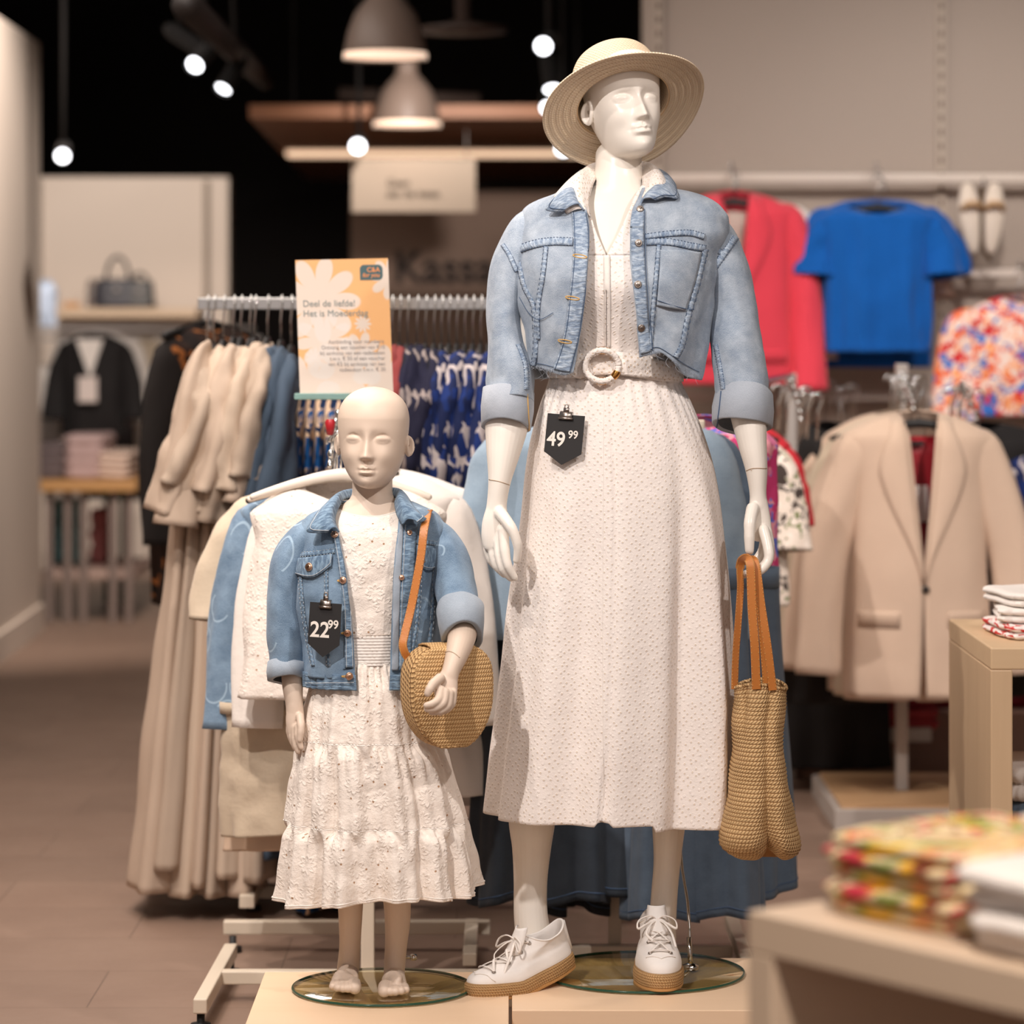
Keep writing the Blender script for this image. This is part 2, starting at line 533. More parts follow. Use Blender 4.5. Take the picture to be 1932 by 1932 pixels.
MT = {}
MT['skin'] = plain('mannequin_cream_adult', C(240, 232, 221), .3, var=.02, bump=.03, bscale=500, spec=.4)
MT['skin2'] = plain('mannequin_cream_child', C(218, 197, 178), .5, var=.03, bump=.02, bscale=500)
MT['denim'] = denim('light_wash_denim', C(190, 200, 210), C(92, 114, 140), .55, 30, (.38, .86))
MT['denim_p'] = denim('light_wash_denim_seam', C(188, 202, 216), C(62, 92, 128), .6, 60, (.38, .74), puck=.7)
MT['denim_in'] = denim('denim_reverse', C(190, 196, 204), C(138, 148, 162), .3, 20, (.25, .75))
MT['cdenim'] = denim('mid_wash_denim', C(140, 164, 186), C(50, 78, 106), .65, 18, (.42, .86), marks=C(176, 200, 218))
MT['cdenim_p'] = denim('mid_wash_denim_seam', C(140, 166, 188), C(42, 68, 98), .6, 60, (.38, .70), puck=.7)
MT['cdenim_in'] = denim('mid_denim_reverse', C(178, 188, 198), C(124, 138, 154), .3, 20, (.25, .75))
MT['jeans'] = denim('dark_denim', C(62, 70, 80), C(28, 34, 42), .5, 14, (.3, .75))
MT['jeans2'] = denim('blue_denim', C(98, 114, 132), C(56, 70, 88), .5, 14, (.3, .75))
MT['jeans3'] = denim('faded_blue_denim', C(160, 180, 196), C(100, 122, 146), .5, 14, (.3, .75))
MT['stitch'] = plain('pale_thread', C(190, 196, 200), .8)
MT['stitch_d'] = plain('navy_thread', C(66, 88, 118), .8)
MT['stitch_o'] = plain('ochre_thread', C(206, 164, 96), .8)
MT['eyelet'] = eyelet('white_eyelet_cotton', C(242, 233, 226), C(220, 202, 182), 92, .125, .5, .25)
MT['eyelet2'] = eyelet('white_eyelet_trim', C(241, 232, 224), C(214, 190, 164), 110, .16, .5, .35)
MT['flower'] = flower_eyelet('embroidered_white_cotton', C(240, 229, 218), C(176, 140, 110))
MT['white'] = fabric('white_cotton', C(240, 232, 224), .03, 1400, .2, wr=.25)
MT['cream'] = fabric('cream_linen', C(214, 196, 172), .06, 1200, .3, wr=.25)
MT['linen'] = fabric('natural_linen', C(206, 188, 164), .08, 1100, .4, wr=.35)
MT['canvas'] = fabric('white_canvas', C(238, 232, 226), .02, 1600, .2, wr=.08)
MT['rope'] = weave('jute_rope', C(206, 166, 116), C(150, 108, 66), 190, 190, .7)
MT['raffia'] = weave('raffia_crochet', C(226, 188, 136), C(166, 118, 70), 150, 120, .8)
MT['raffia2'] = weave('raffia_crochet_open', C(222, 182, 128), C(130, 86, 46), 110, 95, .9)
MT['raffia3'] = weave('raffia_flap', C(226, 186, 132), C(176, 128, 76), 190, 130, .7)
MT['straw'] = weave('paper_straw_braid', C(252, 230, 200), C(222, 190, 150), 150, 190, .6)
MT['leather'] = plain('tan_leather', C(200, 124, 58), .42, var=.12, scale=30, bump=.15, bscale=400)
MT['black'] = plain('black_card', C(30, 27, 27), .7)
MT['ink'] = plain('white_print', C(232, 224, 214), .7)
MT['chrome'] = plain('chrome', C(220, 220, 218), .12, 1.0)
MT['copper'] = plain('rose_gold_metal', C(222, 178, 150), .3, 1.0)
MT['nickel'] = plain('dull_nickel', C(170, 160, 152), .35, 1.0)
MT['gold'] = plain('gold_metal', C(206, 150, 80), .2, 1.0)
MT['rubber'] = plain('black_rubber', C(20, 18, 18), .6)
MT['creamp'] = plain('cream_painted_metal', C(216, 202, 182), .45, var=.04, scale=12)
MT['greyp'] = plain('grey_metal', C(150, 144, 140), .4, .3)
MT['tan_sole'] = plain('gum_rubber', C(188, 140, 84), .6)
# ------------------------------------------------------------------ the room
def floor_mat():
    t = NT('brown_grey_floor_tiles'); o = t.obj()
    br = t.n('TexBrick', {'Vector': t.map(o, (1, 1, 1), loc=(.13, .42, 0)), 'Scale': 1.0, 'Mortar Size': .0016, 'Mortar Smooth': .1, 'Brick Width': .74, 'Row Height': .37,
             'Color1': (1, 1, 1, 1), 'Color2': (.88, .88, .88, 1), 'Mortar': (.55, .55, .55, 1)})
    f = t.noise(o, 2.3, 6, .6)
    c = t.mix(f, C(152, 128, 112), C(128, 104, 90))
    c = t.mix(1.0, c, br.outputs['Color'], 'MULTIPLY')
    return t.fin(c, t.n('MapRange', {'Value': t.noise(o, 9, 4), 'To Min': .34, 'To Max': .6}).outputs[0], t.bump(t.noise(o, 60, 4), .05, .002), Specular_IOR_Level=.35)
def paint(name, c): return plain(name, c, .75, var=.03, scale=2)
WALLM = paint('grey_painted_panel', C(176, 162, 150))
WALLL = paint('pale_partition_paint', C(212, 198, 184))
BLK = plain('black_ceiling_paint', C(16, 13, 12), .9)
DRK = plain('dark_wall_paint', C(30, 24, 22), .9)

def struct(name, g, m, **k): return tag(mk(name, g, m, smooth=False, **k), kind='structure')
g = G(); g.add([(-9, -1.5, 0), (6, -1.5, 0), (6, 24, 0), (-9, 24, 0)], [(0, 1, 2, 3)]); box(g, (-1.5, 11.25, -.06), (15, 25.5, .1))
struct('floor', g, floor_mat())
g = G(); box(g, (-1.5, 11.25, 4.25), (15, 25.5, .1)); struct('ceiling', g, BLK)
g = G(); box(g, (-1.5, 23, 2.1), (15, .2, 4.3)); struct('wall_back', g, DRK)
g = G(); box(g, (-8.9, 11.25, 2.1), (.2, 25.5, 4.3)); struct('wall_left', g, DRK)
g = G(); box(g, (5.9, 11.25, 2.1), (.2, 25.5, 4.3)); struct('wall_right', g, WALLL)
# right-hand product wall, its left end stands behind the hat
g = G(); box(g, (3.15, 11.62, 1.65), (5.36, .24, 3.3)); struct('wall_rear_right', g, WALLM)
# plinth in front of it
g = G(); box(g, (3.2, 10.35, .10), (5.0, .9, .20)); struct('trim_1', g, paint('plinth_brown', C(156, 122, 106)))
# perforated upright strips
def upright(n, x, y, z0, z1):
    g = G(); box(g, (x, y, (z0+z1)/2), (.035, .012, z1-z0)); 
    h = G()
    k = z0+.02
    while k < z1:
        box(h, (x, y-.0065, k), (.010, .003, .022)); k += .05
    a = struct('trim_%d' % n, g, paint('strip_paint', C(186, 172, 158)))
    tag(mk('slot', h, plain('slot_dark_%d' % n, C(104, 88, 74), .9), a, smooth=False), kind='stuff')
upright(2, .52, 11.49, 1.4, 3.28); upright(3, 1.525, 11.49, .25, 3.28)
# left pale partition with baseboard
g = G(); box(g, (-2.30, 10.6, 1.325), (.34, 8.0, 2.65)); g.xf(Matrix.Translation((-2.13, 14.6, 0)) @ Matrix.Rotation(math.radians(1.1), 4, 'Z') @ Matrix.Translation((2.13, -14.6, 0)))
struct('wall_partition', g, WALLL, bevel=.004)
g = G(); box(g, (-2.122, 10.6, .06), (.016, 8.02, .12)); g.xf(Matrix.Translation((-2.13, 14.6, 0)) @ Matrix.Rotation(math.radians(1.1), 4, 'Z') @ Matrix.Translation((2.13, -14.6, 0)))
struct('baseboard_left', g, paint('baseboard_paint', C(220, 206, 192)))
# far-left bright shop wall and its shelves' back panel
g = G(); box(g, (-3.1, 18.1, 1.1), (3.04, .2, 2.19)); struct('wall_far_left', g, WALLL)
g = G(); box(g, (-1.70, 17.98, 1.1), (.03, .03, 2.15)); box(g, (-2.63, 17.98, 1.1), (.03, .03, 2.15)); struct('trim_4', g, paint('wall_strip', C(150, 136, 122)))
# checkout wall
g = G(); box(g, (.05, 16.1, 1.02), (1.70, .14, 2.04)); struct('wall_checkout', g, paint('checkout_panel_paint', C(150, 128, 114)))
g = text_geo('Kassa', .155*1.42, 'CENTER', .004, .004)
M = Matrix.Translation(P(838, 532, 16.02)) @ Matrix.Rotation(PI/2, 4, 'X'); g.xf(M)
tag(mk('wall_lettering', g, plain('kassa_letter_grey', C(58, 50, 48), .8), smooth=False, org=P(820, 520, 16.02)), 'dark grey word Kassa on the wall behind the checkout', 'sign')
# hanging sign
s = thing('hanging_sign', P(780, 400, 14.2), 'white hanging sign board with two small lines of print, under the wooden canopy', 'sign')
g = G(); a, b = P(664, 300, 14.2), P(897, 400, 14.2); box(g, (a+b)/2, (b.x-a.x, .02, a.z-b.z)); mk('board', g, paint('sign_board', C(200, 184, 166)), s, False)
for txt, yy in (('Geen', 345), ('aan de kassa', 365)):
    g = text_geo(txt, .042*1.1, 'LEFT', .001); g.xf(Matrix.Translation(P(730, yy+6, 14.18)) @ Matrix.Rotation(PI/2, 4, 'X'))
    mk('print_line', g, plain('sign_print', C(70, 58, 52), .8), s, False)
for x in (680, 880):
    g = G(); tube(g, [P(x, 300, 14.2), P(x, 245, 14.2)], .003, 6); mk('suspension_wire', g, MT['greyp'], s)
# wooden canopy over the checkout
cn = thing('wooden_canopy', (-.2, 17.6, 2.3), 'brown wooden canopy hung from the dark ceiling above the checkout', 'canopy')
g = G(); v = [(-1.17, 14.4, 2.3), (.42, 14.4, 2.3), (.42, 20.9, 2.3), (-1.32, 20.9, 2.3)]
g.add(v+[(x, y, 2.36) for x, y, z in v], [(0, 3, 2, 1), (4, 5, 6, 7), (0, 1, 5, 4), (1, 2, 6, 5), (2, 3, 7, 6), (3, 0, 4, 7)])
mk('panel', g, wood('canopy_wood', C(168, 112, 72), C(132, 84, 52), .5, (1.2, 14, 2)), cn, False)
g = G(); box(g, (-.42, 17.3, 2.29), (1.56, .22, .03)); mk('light_strip', g, emis('warm_led_strip', C(255, 214, 178), .95), cn, False)
for x, y in ((-1, 14.8), (.3, 14.8), (-1.1, 20.5), (.3, 20.5)):
    g = G(); tube(g, [Vector((x, y, 2.36)), Vector((x, y, 4.2))], .008, 6); mk('rod', g, BLK, cn)
# pendant lamps
def pendant(px, py, Y, rad, lab):
    c = P(px, py, Y); r = rad
    t = thing('pendant_lamp', c, lab, 'lamp', 'dome pendant lamps before the checkout')
    g = G(); lathe(g, [(r*1.0, 0), (r*.98, .04*r/.15), (r*.90, .10*r/.15), (r*.74, .165*r/.15), (r*.5, .21*r/.15), (r*.34, .235*r/.15), (r*.3, .26*r/.15), (r*.3, .33*r/.15), (r*.12, .34*r/.15), (0.001, .34*r/.15)], c, 40)
    mk('lamp_shade', g, plain('lamp_shade_grey', C(120, 104, 94), .5), t, solid=.004)
    g = G(); lathe(g, [(r*.5, .10*r/.15), (r*.97, .012), (r*1.0, .0), (r*1.015, .0), (r*1.015, .022*r/.15), (r*.99, .024)], c, 40)
    mk('rim', g, emis('lamp_rim_glow', C(255, 222, 196), .8), t)
    g = G(); tube(g, [c+Vector((0, 0, r*2.2)), Vector((c.x, c.y, 4.2))], .006, 6); mk('cord', g, BLK, t)
pendant(727, 112, 11.8, .15, 'large grey dome pendant lamp, nearest the camera and at the top of the photo')
pendant(768, 240, 14.1, .145, 'lower grey dome pendant lamp against the wooden canopy')
g = G(); lathe(g, [(.001, .0), (.17, .0), (.18, .02), (.10, .03), (.03, .05), (.03, .3), (.001, .3)], P(873, 62, 12.6), 32)
tag(mk('ceiling_disc', g, plain('dim_metal', C(70, 56, 50), .5), org=P(873, 62, 12.6)), 'dim grey round ceiling fixture right of the large pendant lamp', 'ceiling fixture')
for n_, (x0, y0, x1, y1, Y) in enumerate(((640, 178, 905, 190, 15.0),)):
    g = G(); tube(g, [P(x0, y0, Y), P(x1, y1, Y)], .035, 10); 
    tag(mk('ceiling_pipe', g, plain('dim_pipe', C(60, 48, 42), .6), org=P(770, 186, Y)), 'dim brown pipe under the black ceiling, behind the pendant lamps', 'pipe')
# track lights
EM = emis('spotlight_lens', C(250, 250, 255), 5.0)
def tracklight(px, py, Y, d, lab, body=True, r=.05):
    c = P(px, py, Y); d = Vector(d).normalized()
    t = thing('track_spotlight', c, lab, 'spotlight', 'track spotlights on the black ceiling')
    R = d.to_track_quat('Z', 'Y').to_matrix()
    g = G(); r *= .62; lathe(g, [(.001, 0), (r*.9, 0)], c, 24, R); mk('lens', g, EM, t)
    g = G(); lathe(g, [(r, .012), (r*1.02, 0), (r, -.15), (r*.6, -.18), (.001, -.18)], c, 24, R); mk('lamp_head', g, BLK, t)
    g = G(); tube(g, [c-d*.12, Vector((c.x, c.y+.02, 3.4)), Vector((c.x, c.y+.02, 4.2))], .01, 6); mk('stem', g, BLK, t)
tracklight(368, 122, 11.5, (-.3, -1, -.5), 'lit track spotlight at upper left, lower of the touching pair', r=.052)
tracklight(382, 96, 12.2, (1.2, -.45, -.8), 'lit track spotlight at upper left, narrow one of the touching pair', r=.05)
tracklight(422, 166, 12.3, (-.5, -.8, -1.0), 'single lit track spotlight right of the touching pair', r=.052)
tracklight(118, 294, 13.5, (.1, -1, -.3), 'lit track spotlight low on the far left beside the pale partition', r=.05)
tracklight(675, 276, 14.0, (0, -1, -.2), 'round lit spotlight overlapping the glowing strip of the canopy', r=.055)
tracklight(1025, 87, 11.3, (-.2, -1, -.25), 'lit spotlight above the brim, highest of the column left of the hat', r=.052)
tracklight(1042, 167, 12.2, (.1, -.8, -1.0), 'lit spotlight second in the column left of the hat', r=.055)
tracklight(1034, 203, 12.8, (0, -1, -.5), 'lit spotlight half hidden by the left edge of the hat brim', r=.05)
tracklight(1063, 281, 13.6, (0, -1, -.4), 'lit spotlight just under the hat brim at the right end of the canopy strip', r=.055)
g = G(); box(g, (P(1046, 0, 12).x, 12.2, 4.12), (.05, 5, .05)); g.xf(Matrix.Translation((-.12, 0, 0))); tag(mk('light_track', g, BLK, smooth=False, org=(P(1046, 0, 12).x, 12.2, 4.12)), 'black ceiling track carrying the spotlights left of the hat', 'light track')
for i, (x0, Y0, x1, Y1, z) in enumerate(((-1.4, 9.5, -.7, 16, 2.95), (-3.2, 11, -2.2, 19, 2.85))):
    pass
g = G(); tube(g, [P(352, 10, 9.4), P(500, 150, 15.4)], .045, 10)
tag(mk('air_duct', g, plain('dark_duct', C(34, 27, 25), .6), org=P(430, 120, 12)), 'dark duct running under the black ceiling towards the canopy', 'duct')
# wall rails
g = G(); box(g, (3.1, 11.40, 1.905), (5.1, .02, .028)); tag(mk('wall_rail', g, paint('rail_white', C(226, 214, 202)), smooth=False, org=(3.1, 11.4, 1.905), bevel=.003), 'long white horizontal rail across the grey product wall', 'rail')
g = G(); a = P(1752, 515, 11.38); box(g, (a.x+.6, 11.38, a.z), (1.2, .02, .028)); tag(mk('wall_rail', g, paint('rail_white2', C(226, 214, 202)), smooth=False, org=a, bevel=.003), 'short white rail at far right above the floral blouse', 'rail')
g = G(); a = P(1300, 748, 11.38); box(g, (a.x+1.6, 11.38, a.z), (3.3, .02, .03)); tag(mk('wall_rail', g, paint('rail_white3', C(206, 194, 184)), smooth=False, org=a, bevel=.003), 'lowest white rail on the grey product wall, behind the chrome hooks', 'rail')
# ------------------------------------------------------------------ mannequin bodies
HEAD_A = [  # z, half width, front, back, exponent   (head heights, ear axis at 0)
 (-.02, .05, .25, .02, 2.0), (0.0, .13, .335, .05, 2.0), (.04, .175, .365, .10, 2.1), (.10, .205, .372, .17, 2.2), (.18, .235, .362, .24, 2.2), (.28, .268, .355, .31, 2.25),
 (.38, .290, .358, .38, 2.25), (.48, .302, .354, .43, 2.25), (.58, .312, .362, .455, 2.2), (.68, .318, .372, .465, 2.2), (.78, .308, .352, .45, 2.15),
 (.86, .278, .300, .405, 2.1), (.92, .225, .232, .33, 2.0), (.965, .155, .155, .23, 2.0), (.99, .08, .075, .12, 2.0), (1.0, .004, .004, .004, 2.0)]
HEAD_C = [
 (-.02, .05, .24, .02, 2.0), (0.0, .12, .315, .05, 2.0), (.04, .175, .345, .10, 2.1), (.10, .225, .352, .18, 2.2), (.18, .270, .350, .25, 2.2), (.28, .305, .350, .33, 2.25),
 (.38, .325, .355, .40, 2.25), (.48, .340, .366, .46, 2.25), (.58, .352, .376, .50, 2.2), (.68, .355, .376, .515, 2.2), (.78, .338, .355, .49, 2.1),
 (.86, .298, .318, .435, 2.05), (.92, .240, .25, .35, 2.0), (.965, .165, .165, .24, 2.0), (.99, .085, .08, .12, 2.0), (1.0, .004, .004, .004, 2.0)]

def head(tab, H, child=False, nt=150, nzz=150):
    """closed head shell, chin at 0, facing -Y, x to the viewer's right"""
    g = G(); rings = []
    eye = .478 if not child else .485
    nose_b = .268 if not child else .270
    mouth = .186 if not child else .168
    for j in range(nzz):
        z = -.02+1.02*(j/(nzz-1))
        # denser sampling near the ends
        z = -.02+1.02*(.5-.5*math.cos(PI*j/(nzz-1)))*.35+1.02*(j/(nzz-1))*.65
        z = min(z, 1.0)
        w_, f_, b_, e_ = interp(tab, z)
        ring = []
        for i in range(nt):
            t = -PI+2*PI*i/nt
            # more samples on the face
            t = t-.45*math.sin(t)
            s = math.sin(t); c = math.cos(t)
            D = f_ if c > 0 else b_
            x = w_*math.copysign(abs(s)**(2/e_), s); y = -D*math.copysign(abs(c)**(2/e_), c)
            if c > 0:
                d = 0.0
                ax = abs(x)
                nt_ = nose_b+.035                      # nose tip height
                # nose bridge and tip
                if z > nt_-.07:
                    hgt = sm(eye+.07, nt_, z)
                    if z < nt_: hgt = sm(nt_-.065, nt_-.005, z)
                    wd = .031+.020*sm(eye, nt_, z) if not child else .034+.024*sm(eye, nt_, z)
                    amp = (.016+.080*hgt**1.4) if not child else (.014+.078*hgt**1.4)
                    if z > eye+.07: amp = (.016 if not child else .014)*gs(z-eye-.07, .06)
                    if z > eye: wd += .030*sm(eye, eye+.10, z)
                    if z < nt_: amp *= 1
                    amp *= 1-.65*sm(eye+.01, eye+.09, z)
                    d += amp*gs(ax, wd)*(1 if z > nt_-.07 else 0)
                    d += (.026 if not child else .020)*gs(ax-.046, .022)*gs(z-nose_b-.020, .024)      # wings
                    d += .018*gs(ax, .05)*gs(z-nt_, .03)
                # nostril undercut
                d -= .018*gs(ax-.028, .016)*gs(z-nose_b+.004, .014)
                # eye sockets
                ex = .135 if not child else .150
                d -= (.036 if not child else .022)*gs(ax-ex*.86, .085)*gs(z-eye+.002, .080)
                d -= (.016 if not child else .010)*gs(ax-.066, .034)*gs(z-eye-.01, .06)
                # eyeball under the closed lid
                r2 = ((ax-ex)/.082)**2+((z-eye+.008)/.046)**2
                if r2 < 1: d += (.024 if not child else .022)*(1-r2)**.75
                lid = z-(eye+.034-.55*((ax-ex)**2)*9)
                d -= (.014 if not child else .020)*gs(lid, .0125)*gs(ax-ex, .070)          # upper lid crease
                low = z-(eye-.030+.35*((ax-ex)**2)*9)
                d -= .007*gs(low, .011)*gs(ax-ex, .06)
                # brow ridge
                d += (.008 if not child else .002)*gs(ax-.12, .10)*gs(z-eye-.085+.9*(ax-.12)**2, .04)
                # cheeks and chin
                d += (.018 if not child else .026)*gs(ax-.185, .08)*gs(z-nose_b-.04, .085)
                d -= (.012 if not child else .004)*gs(ax-.16, .055)*gs(z-mouth-.02, .06)
                d += .022*gs(ax, .075)*gs(z-.055, .045)
                # philtrum
                d -= .006*gs(ax, .010)*gs(z-mouth-.050, .022)
                d += .018*gs(ax, .11)*gs(z-mouth, .075)
                # lips
                mw = .098 if not child else .088
                if ax < mw*1.4:
                    q = max(0, 1-(ax/mw)**2)
                    bow = .010*gs(ax-.024, .018)-.004*gs(ax, .010)
                    lt = (.026 if not child else .024)
                    d += .036*q**.9*gs(z-(mouth+.019+bow), lt*.75)
                    d += .044*q**.9*gs(z-(mouth-.024), lt*.92)
                    d -= .026*gs(ax, mw*.75)*gs(z-mouth, .008)
                    d -= .012*gs(z-(mouth-.055), .016)*gs(ax, .06)
                d -= .006*gs(ax-mw, .018)*gs(z-mouth, .022)
                y -= d
            ring.append(Vector((x*H, y*H, z*H)))
        rings.append(ring)
    loft(g, rings, True, True, True)
    # ears
    for sgn in (-1, 1):
        ww = interp(tab, .42)[0]
        h = G(); rr = []
        ez, ey = .40, .035
        prof = [(-.005, .6), (.010, .92), (.024, 1.0), (.036, .93), (.042, .7)]
        for px_, k in prof:
            ring = []
            for i in range(28):
                a = 2*PI*i/28
                ry = .062*(1+.15*math.sin(a)); rz = .118*(1-.12*(math.sin(a) < 0))
                yy = ey+ry*math.cos(a)*k-.018*math.sin(a); zz = ez+rz*math.sin(a)*k
                out = px_+.050*max(0, math.cos(a))*.9+.01
                ring.append(Vector((sgn*(ww-.012+out)*H, yy*H, zz*H)))
            rr.append(ring)
        # dished inner face
        cx = Vector((sgn*(ww+.020)*H, (ey-.01)*H, ez*H))
        last = rr[-1]
        rr.append([p.lerp(cx, .45)-Vector((sgn*.030*H, 0, 0)) for p in last])
        loft(h, rr, True, True, True)
        g.join(h)
    return g

def limb(g, pts, n=24, m=60):
    """pts: (px, py, Y, rx_px, ry_m) with rx in pixels"""
    q = cr([tuple(map(float, p)) for p in pts], m)
    c = [P(a[0], a[1], a[2]) for a in q]
    r = [(a[3]*a[2]/F, a[4]) for a in q]
    tube(g, c, r, n, up=Vector((0, -1, 0)), rounded=True)

def finger(g, pts, r0, r1):
    q = cr([tuple(map(float, p)) for p in pts], 14)
    c = [P(*a) for a in q]
    r0 *= 1.18; r1 *= 1.15
    R = [r0+(r1-r0)*i/13+.0006*math.exp(-((i-5)/1.2)**2)+.0005*math.exp(-((i-9)/1.0)**2) for i in range(14)]
    tube(g, c, R, 12, rounded=True)

# ---------------- adult
YA = 6.20
g = G()
T = [(262, 1172, 24, .028, 6.235), (272, 1170, 36, .040, 6.232), (285, 1168, 43, .048, 6.228), (300, 1168, 44, .050, 6.225), (330, 1168, 45, .052, 6.22), (350, 1169, 50, .056, 6.215), (366, 1170, 78, .062, 6.215), (382, 1170, 118, .070, 6.21),
     (400, 1170, 152, .080, 6.21), (430, 1169, 168, .092, 6.21), (480, 1166, 160, .104, 6.205), (530, 1163, 146, .112, 6.20), (600, 1161, 122, .100, 6.205), (680, 1159, 108, .086, 6.21),
     (760, 1160, 134, .098, 6.21), (850, 1162, 160, .110, 6.21), (930, 1162, 158, .110, 6.21), (990, 1162, 140, .09, 6.21)]
rings = []
for j in range(92):
    py = 262+(990-262)*j/91
    cx, W, D, Yc = interp(T, py)
    c = P(cx, py, YA)
    rings.append(ering(c.x, Yc, c.z, W*YA/F, D, 56, e=2.2)[:-0 or None])
loft(g, [r for r in rings], True, True, True)
# legs
limb(g, [(1095, 940, 6.21, 84, .088), (1062, 1120, 6.20, 68, .072), (1030, 1330, 6.18, 51, .055), (1010, 1450, 6.19, 46, .053), (1004, 1540, 6.20, 45, .055), (1003, 1600, 6.205, 37, .045), (1001, 1660, 6.205, 32, .036), (1001, 1720, 6.20, 32, .034), (1006, 1762, 6.20, 34, .040)])
limb(g, [(1232, 940, 6.21, 84, .088), (1248, 1120, 6.22, 66, .072), (1260, 1330, 6.22, 48, .055), (1264, 1450, 6.23, 41, .053), (1262, 1540, 6.24, 33, .055), (1259, 1620, 6.245, 26, .042), (1254, 1680, 6.245, 25, .034), (1250, 1740, 6.245, 26, .036), (1248, 1790, 6.235, 28, .042)])
# feet inside the sneakers
limb(g, [(1022, 1775, 6.20, 26, .03), (985, 1810, 6.12, 24, .022), (945, 1850, 6.06, 24, .016)], m=20)
limb(g, [(1248, 1806, 6.22, 26, .03), (1244, 1825, 6.12, 28, .022), (1240, 1842, 6.05, 28, .014)], m=20)
# arms
limb(g, [(1030, 455, 6.21, 34, .040), (980, 560, 6.20, 38, .042), (965, 700, 6.17, 40, .042), (957, 790, 6.13, 42, .042), (950, 850, 6.11, 33, .036), (943, 905, 6.095, 22, .027), (938, 945, 6.09, 19, .022), (936, 970, 6.085, 21, .017)])
limb(g, [(1305, 455, 6.21, 34, .040), (1362, 560, 6.20, 38, .042), (1395, 700, 6.17, 36, .040), (1411, 780, 6.12, 34, .038), (1420, 840, 6.10, 27, .034), (1427, 885, 6.09, 21, .028), (1430, 930, 6.085, 16, .022), (1431, 955, 6.08, 18, .017)])
# left hand (photo left)
limb(g, [(937, 960, 6.085, 20, .016), (935, 985, 6.082, 25, .016), (933, 1010, 6.08, 25, .014), (933, 1030, 6.08, 22, .012)], m=20)
finger(g, [(950, 1000, 6.062), (952, 1035, 6.052), (958, 1066, 6.045), (971, 1090, 6.050)], .0092, .0058)
finger(g, [(941, 1008, 6.075), (942, 1044, 6.062), (948, 1072, 6.056), (964, 1091, 6.062)], .0092, .0060)
finger(g, [(930, 1008, 6.088), (930, 1042, 6.078), (936, 1067, 6.072), (951, 1084, 6.076)], .0088, .0056)
finger(g, [(921, 1000, 6.10), (920, 1032, 6.094), (925, 1056, 6.090), (937, 1072, 6.094)], .0080, .0050)
finger(g, [(944, 968, 6.068), (957, 985, 6.050), (969, 1005, 6.042), (977, 1032, 6.042), (975, 1057, 6.048)], .0105, .0062)
# right hand
limb(g, [(1431, 945, 6.08, 17, .016), (1432, 972, 6.078, 21, .014), (1434, 998, 6.075, 22, .012), (1436, 1012, 6.072, 19, .010)], m=20)
finger(g, [(1441, 1000, 6.055), (1449, 1032, 6.040), (1450, 1056, 6.032), (1438, 1074, 6.026), (1421, 1086, 6.022)], .0092, .0064)
finger(g, [(1446, 1000, 6.075), (1452, 1030, 6.064), (1448, 1058, 6.056), (1430, 1076, 6.050), (1412, 1080, 6.046)], .0090, .0062)
finger(g, [(1444, 1000, 6.092), (1449, 1030, 6.086), (1440, 1056, 6.080), (1420, 1076, 6.074), (1398, 1087, 6.066)], .0088, .0058)
finger(g, [(1438, 998, 6.104), (1441, 1024, 6.102), (1432, 1048, 6.098), (1414, 1064, 6.094)], .0078, .0054)
finger(g, [(1420, 960, 6.062), (1415, 985, 6.046), (1414, 1012, 6.038), (1414, 1038, 6.036)], .0108, .0076)
# head
Ha = .220
hm = head(HEAD_A, Ha)
MH = Matrix.Translation(P(1186, 297, 6.195)) @ Matrix.Rotation(math.radians(21), 4, 'Z') @ Matrix.Rotation(math.radians(-3), 4, 'Y') @ Matrix.Rotation(math.radians(-7), 4, 'X')
g.join(hm, MH)
body = remeshed(g, .0020, 1)
ADULT = thing('mannequin', P(1214, 1837, 6.21), 'tall cream adult mannequin in a straw hat and cropped denim jacket, looking right', 'mannequin', 'shop mannequins')
mk('body', body, MT['skin'], ADULT)
# joint seams at the forearms and glass foot plate, rod
bb = bvh(body)
SEAM = plain('joint_seam', C(176, 150, 124), .6)
g = G(); tube(g, path_on(bb, [(921, 905), (940, 908), (961, 915)], 14, .0002)[0], .0009, 5); mk('arm_joint', g, SEAM, ADULT)
g = G(); tube(g, path_on(bb, [(1405, 890), (1420, 884), (1446, 884)], 14, .0002)[0], .0009, 5); mk('arm_joint', g, SEAM, ADULT)
def glass_plate(cx, cy, Y, R, root):
    c = P(cx, cy, Y); g = G()
    lathe(g, [(.001, .007), (R-.002, .007), (R, .005), (R, .001), (R-.002, 0), (.001, 0)], (c.x, c.y, .151), 96)
    m = NT('tinted_glass_plate'); fr_ = m.n('Fresnel', {'IOR': 1.22}).outputs[0]
    tr = m.n('BsdfTransparent', {'Color': C(240, 238, 222)}); gl = m.n('BsdfGlossy', {'Color': (.9, .9, .85, 1), 'Roughness': .03})
    mx = m.n('MixShader', {0: m.math('MULTIPLY', fr_, .5), 1: tr.outputs[0], 2: gl.outputs[0]}); m.t.links.new(mx.outputs[0], m.out.inputs[0])
    tag(mk('base_plate', g, m.m, root), 'round clear glass foot plate with a dark green edge')
    g = G(); tube(g, [Vector((c.x+R*math.cos(a), c.y+R*math.sin(a), .1545)) for a in [2*PI*i/96 for i in range(97)]], .0026, 6)
    mk('plate_edge', g, plain('green_glass_edge', C(46, 84, 66), .08, var=.3, scale=20), root)
glass_plate(1213, 1837, 6.21, .194, ADULT)
g = G(); tube(g, [P(1302, 1822, 6.235), P(1301, 1750, 6.25), P(1297, 1700, 6.28), P(1287, 1640, 6.32), P(1280, 1560, 6.33)], .0028, 8); mk('support_rod', g, MT['chrome'], ADULT)
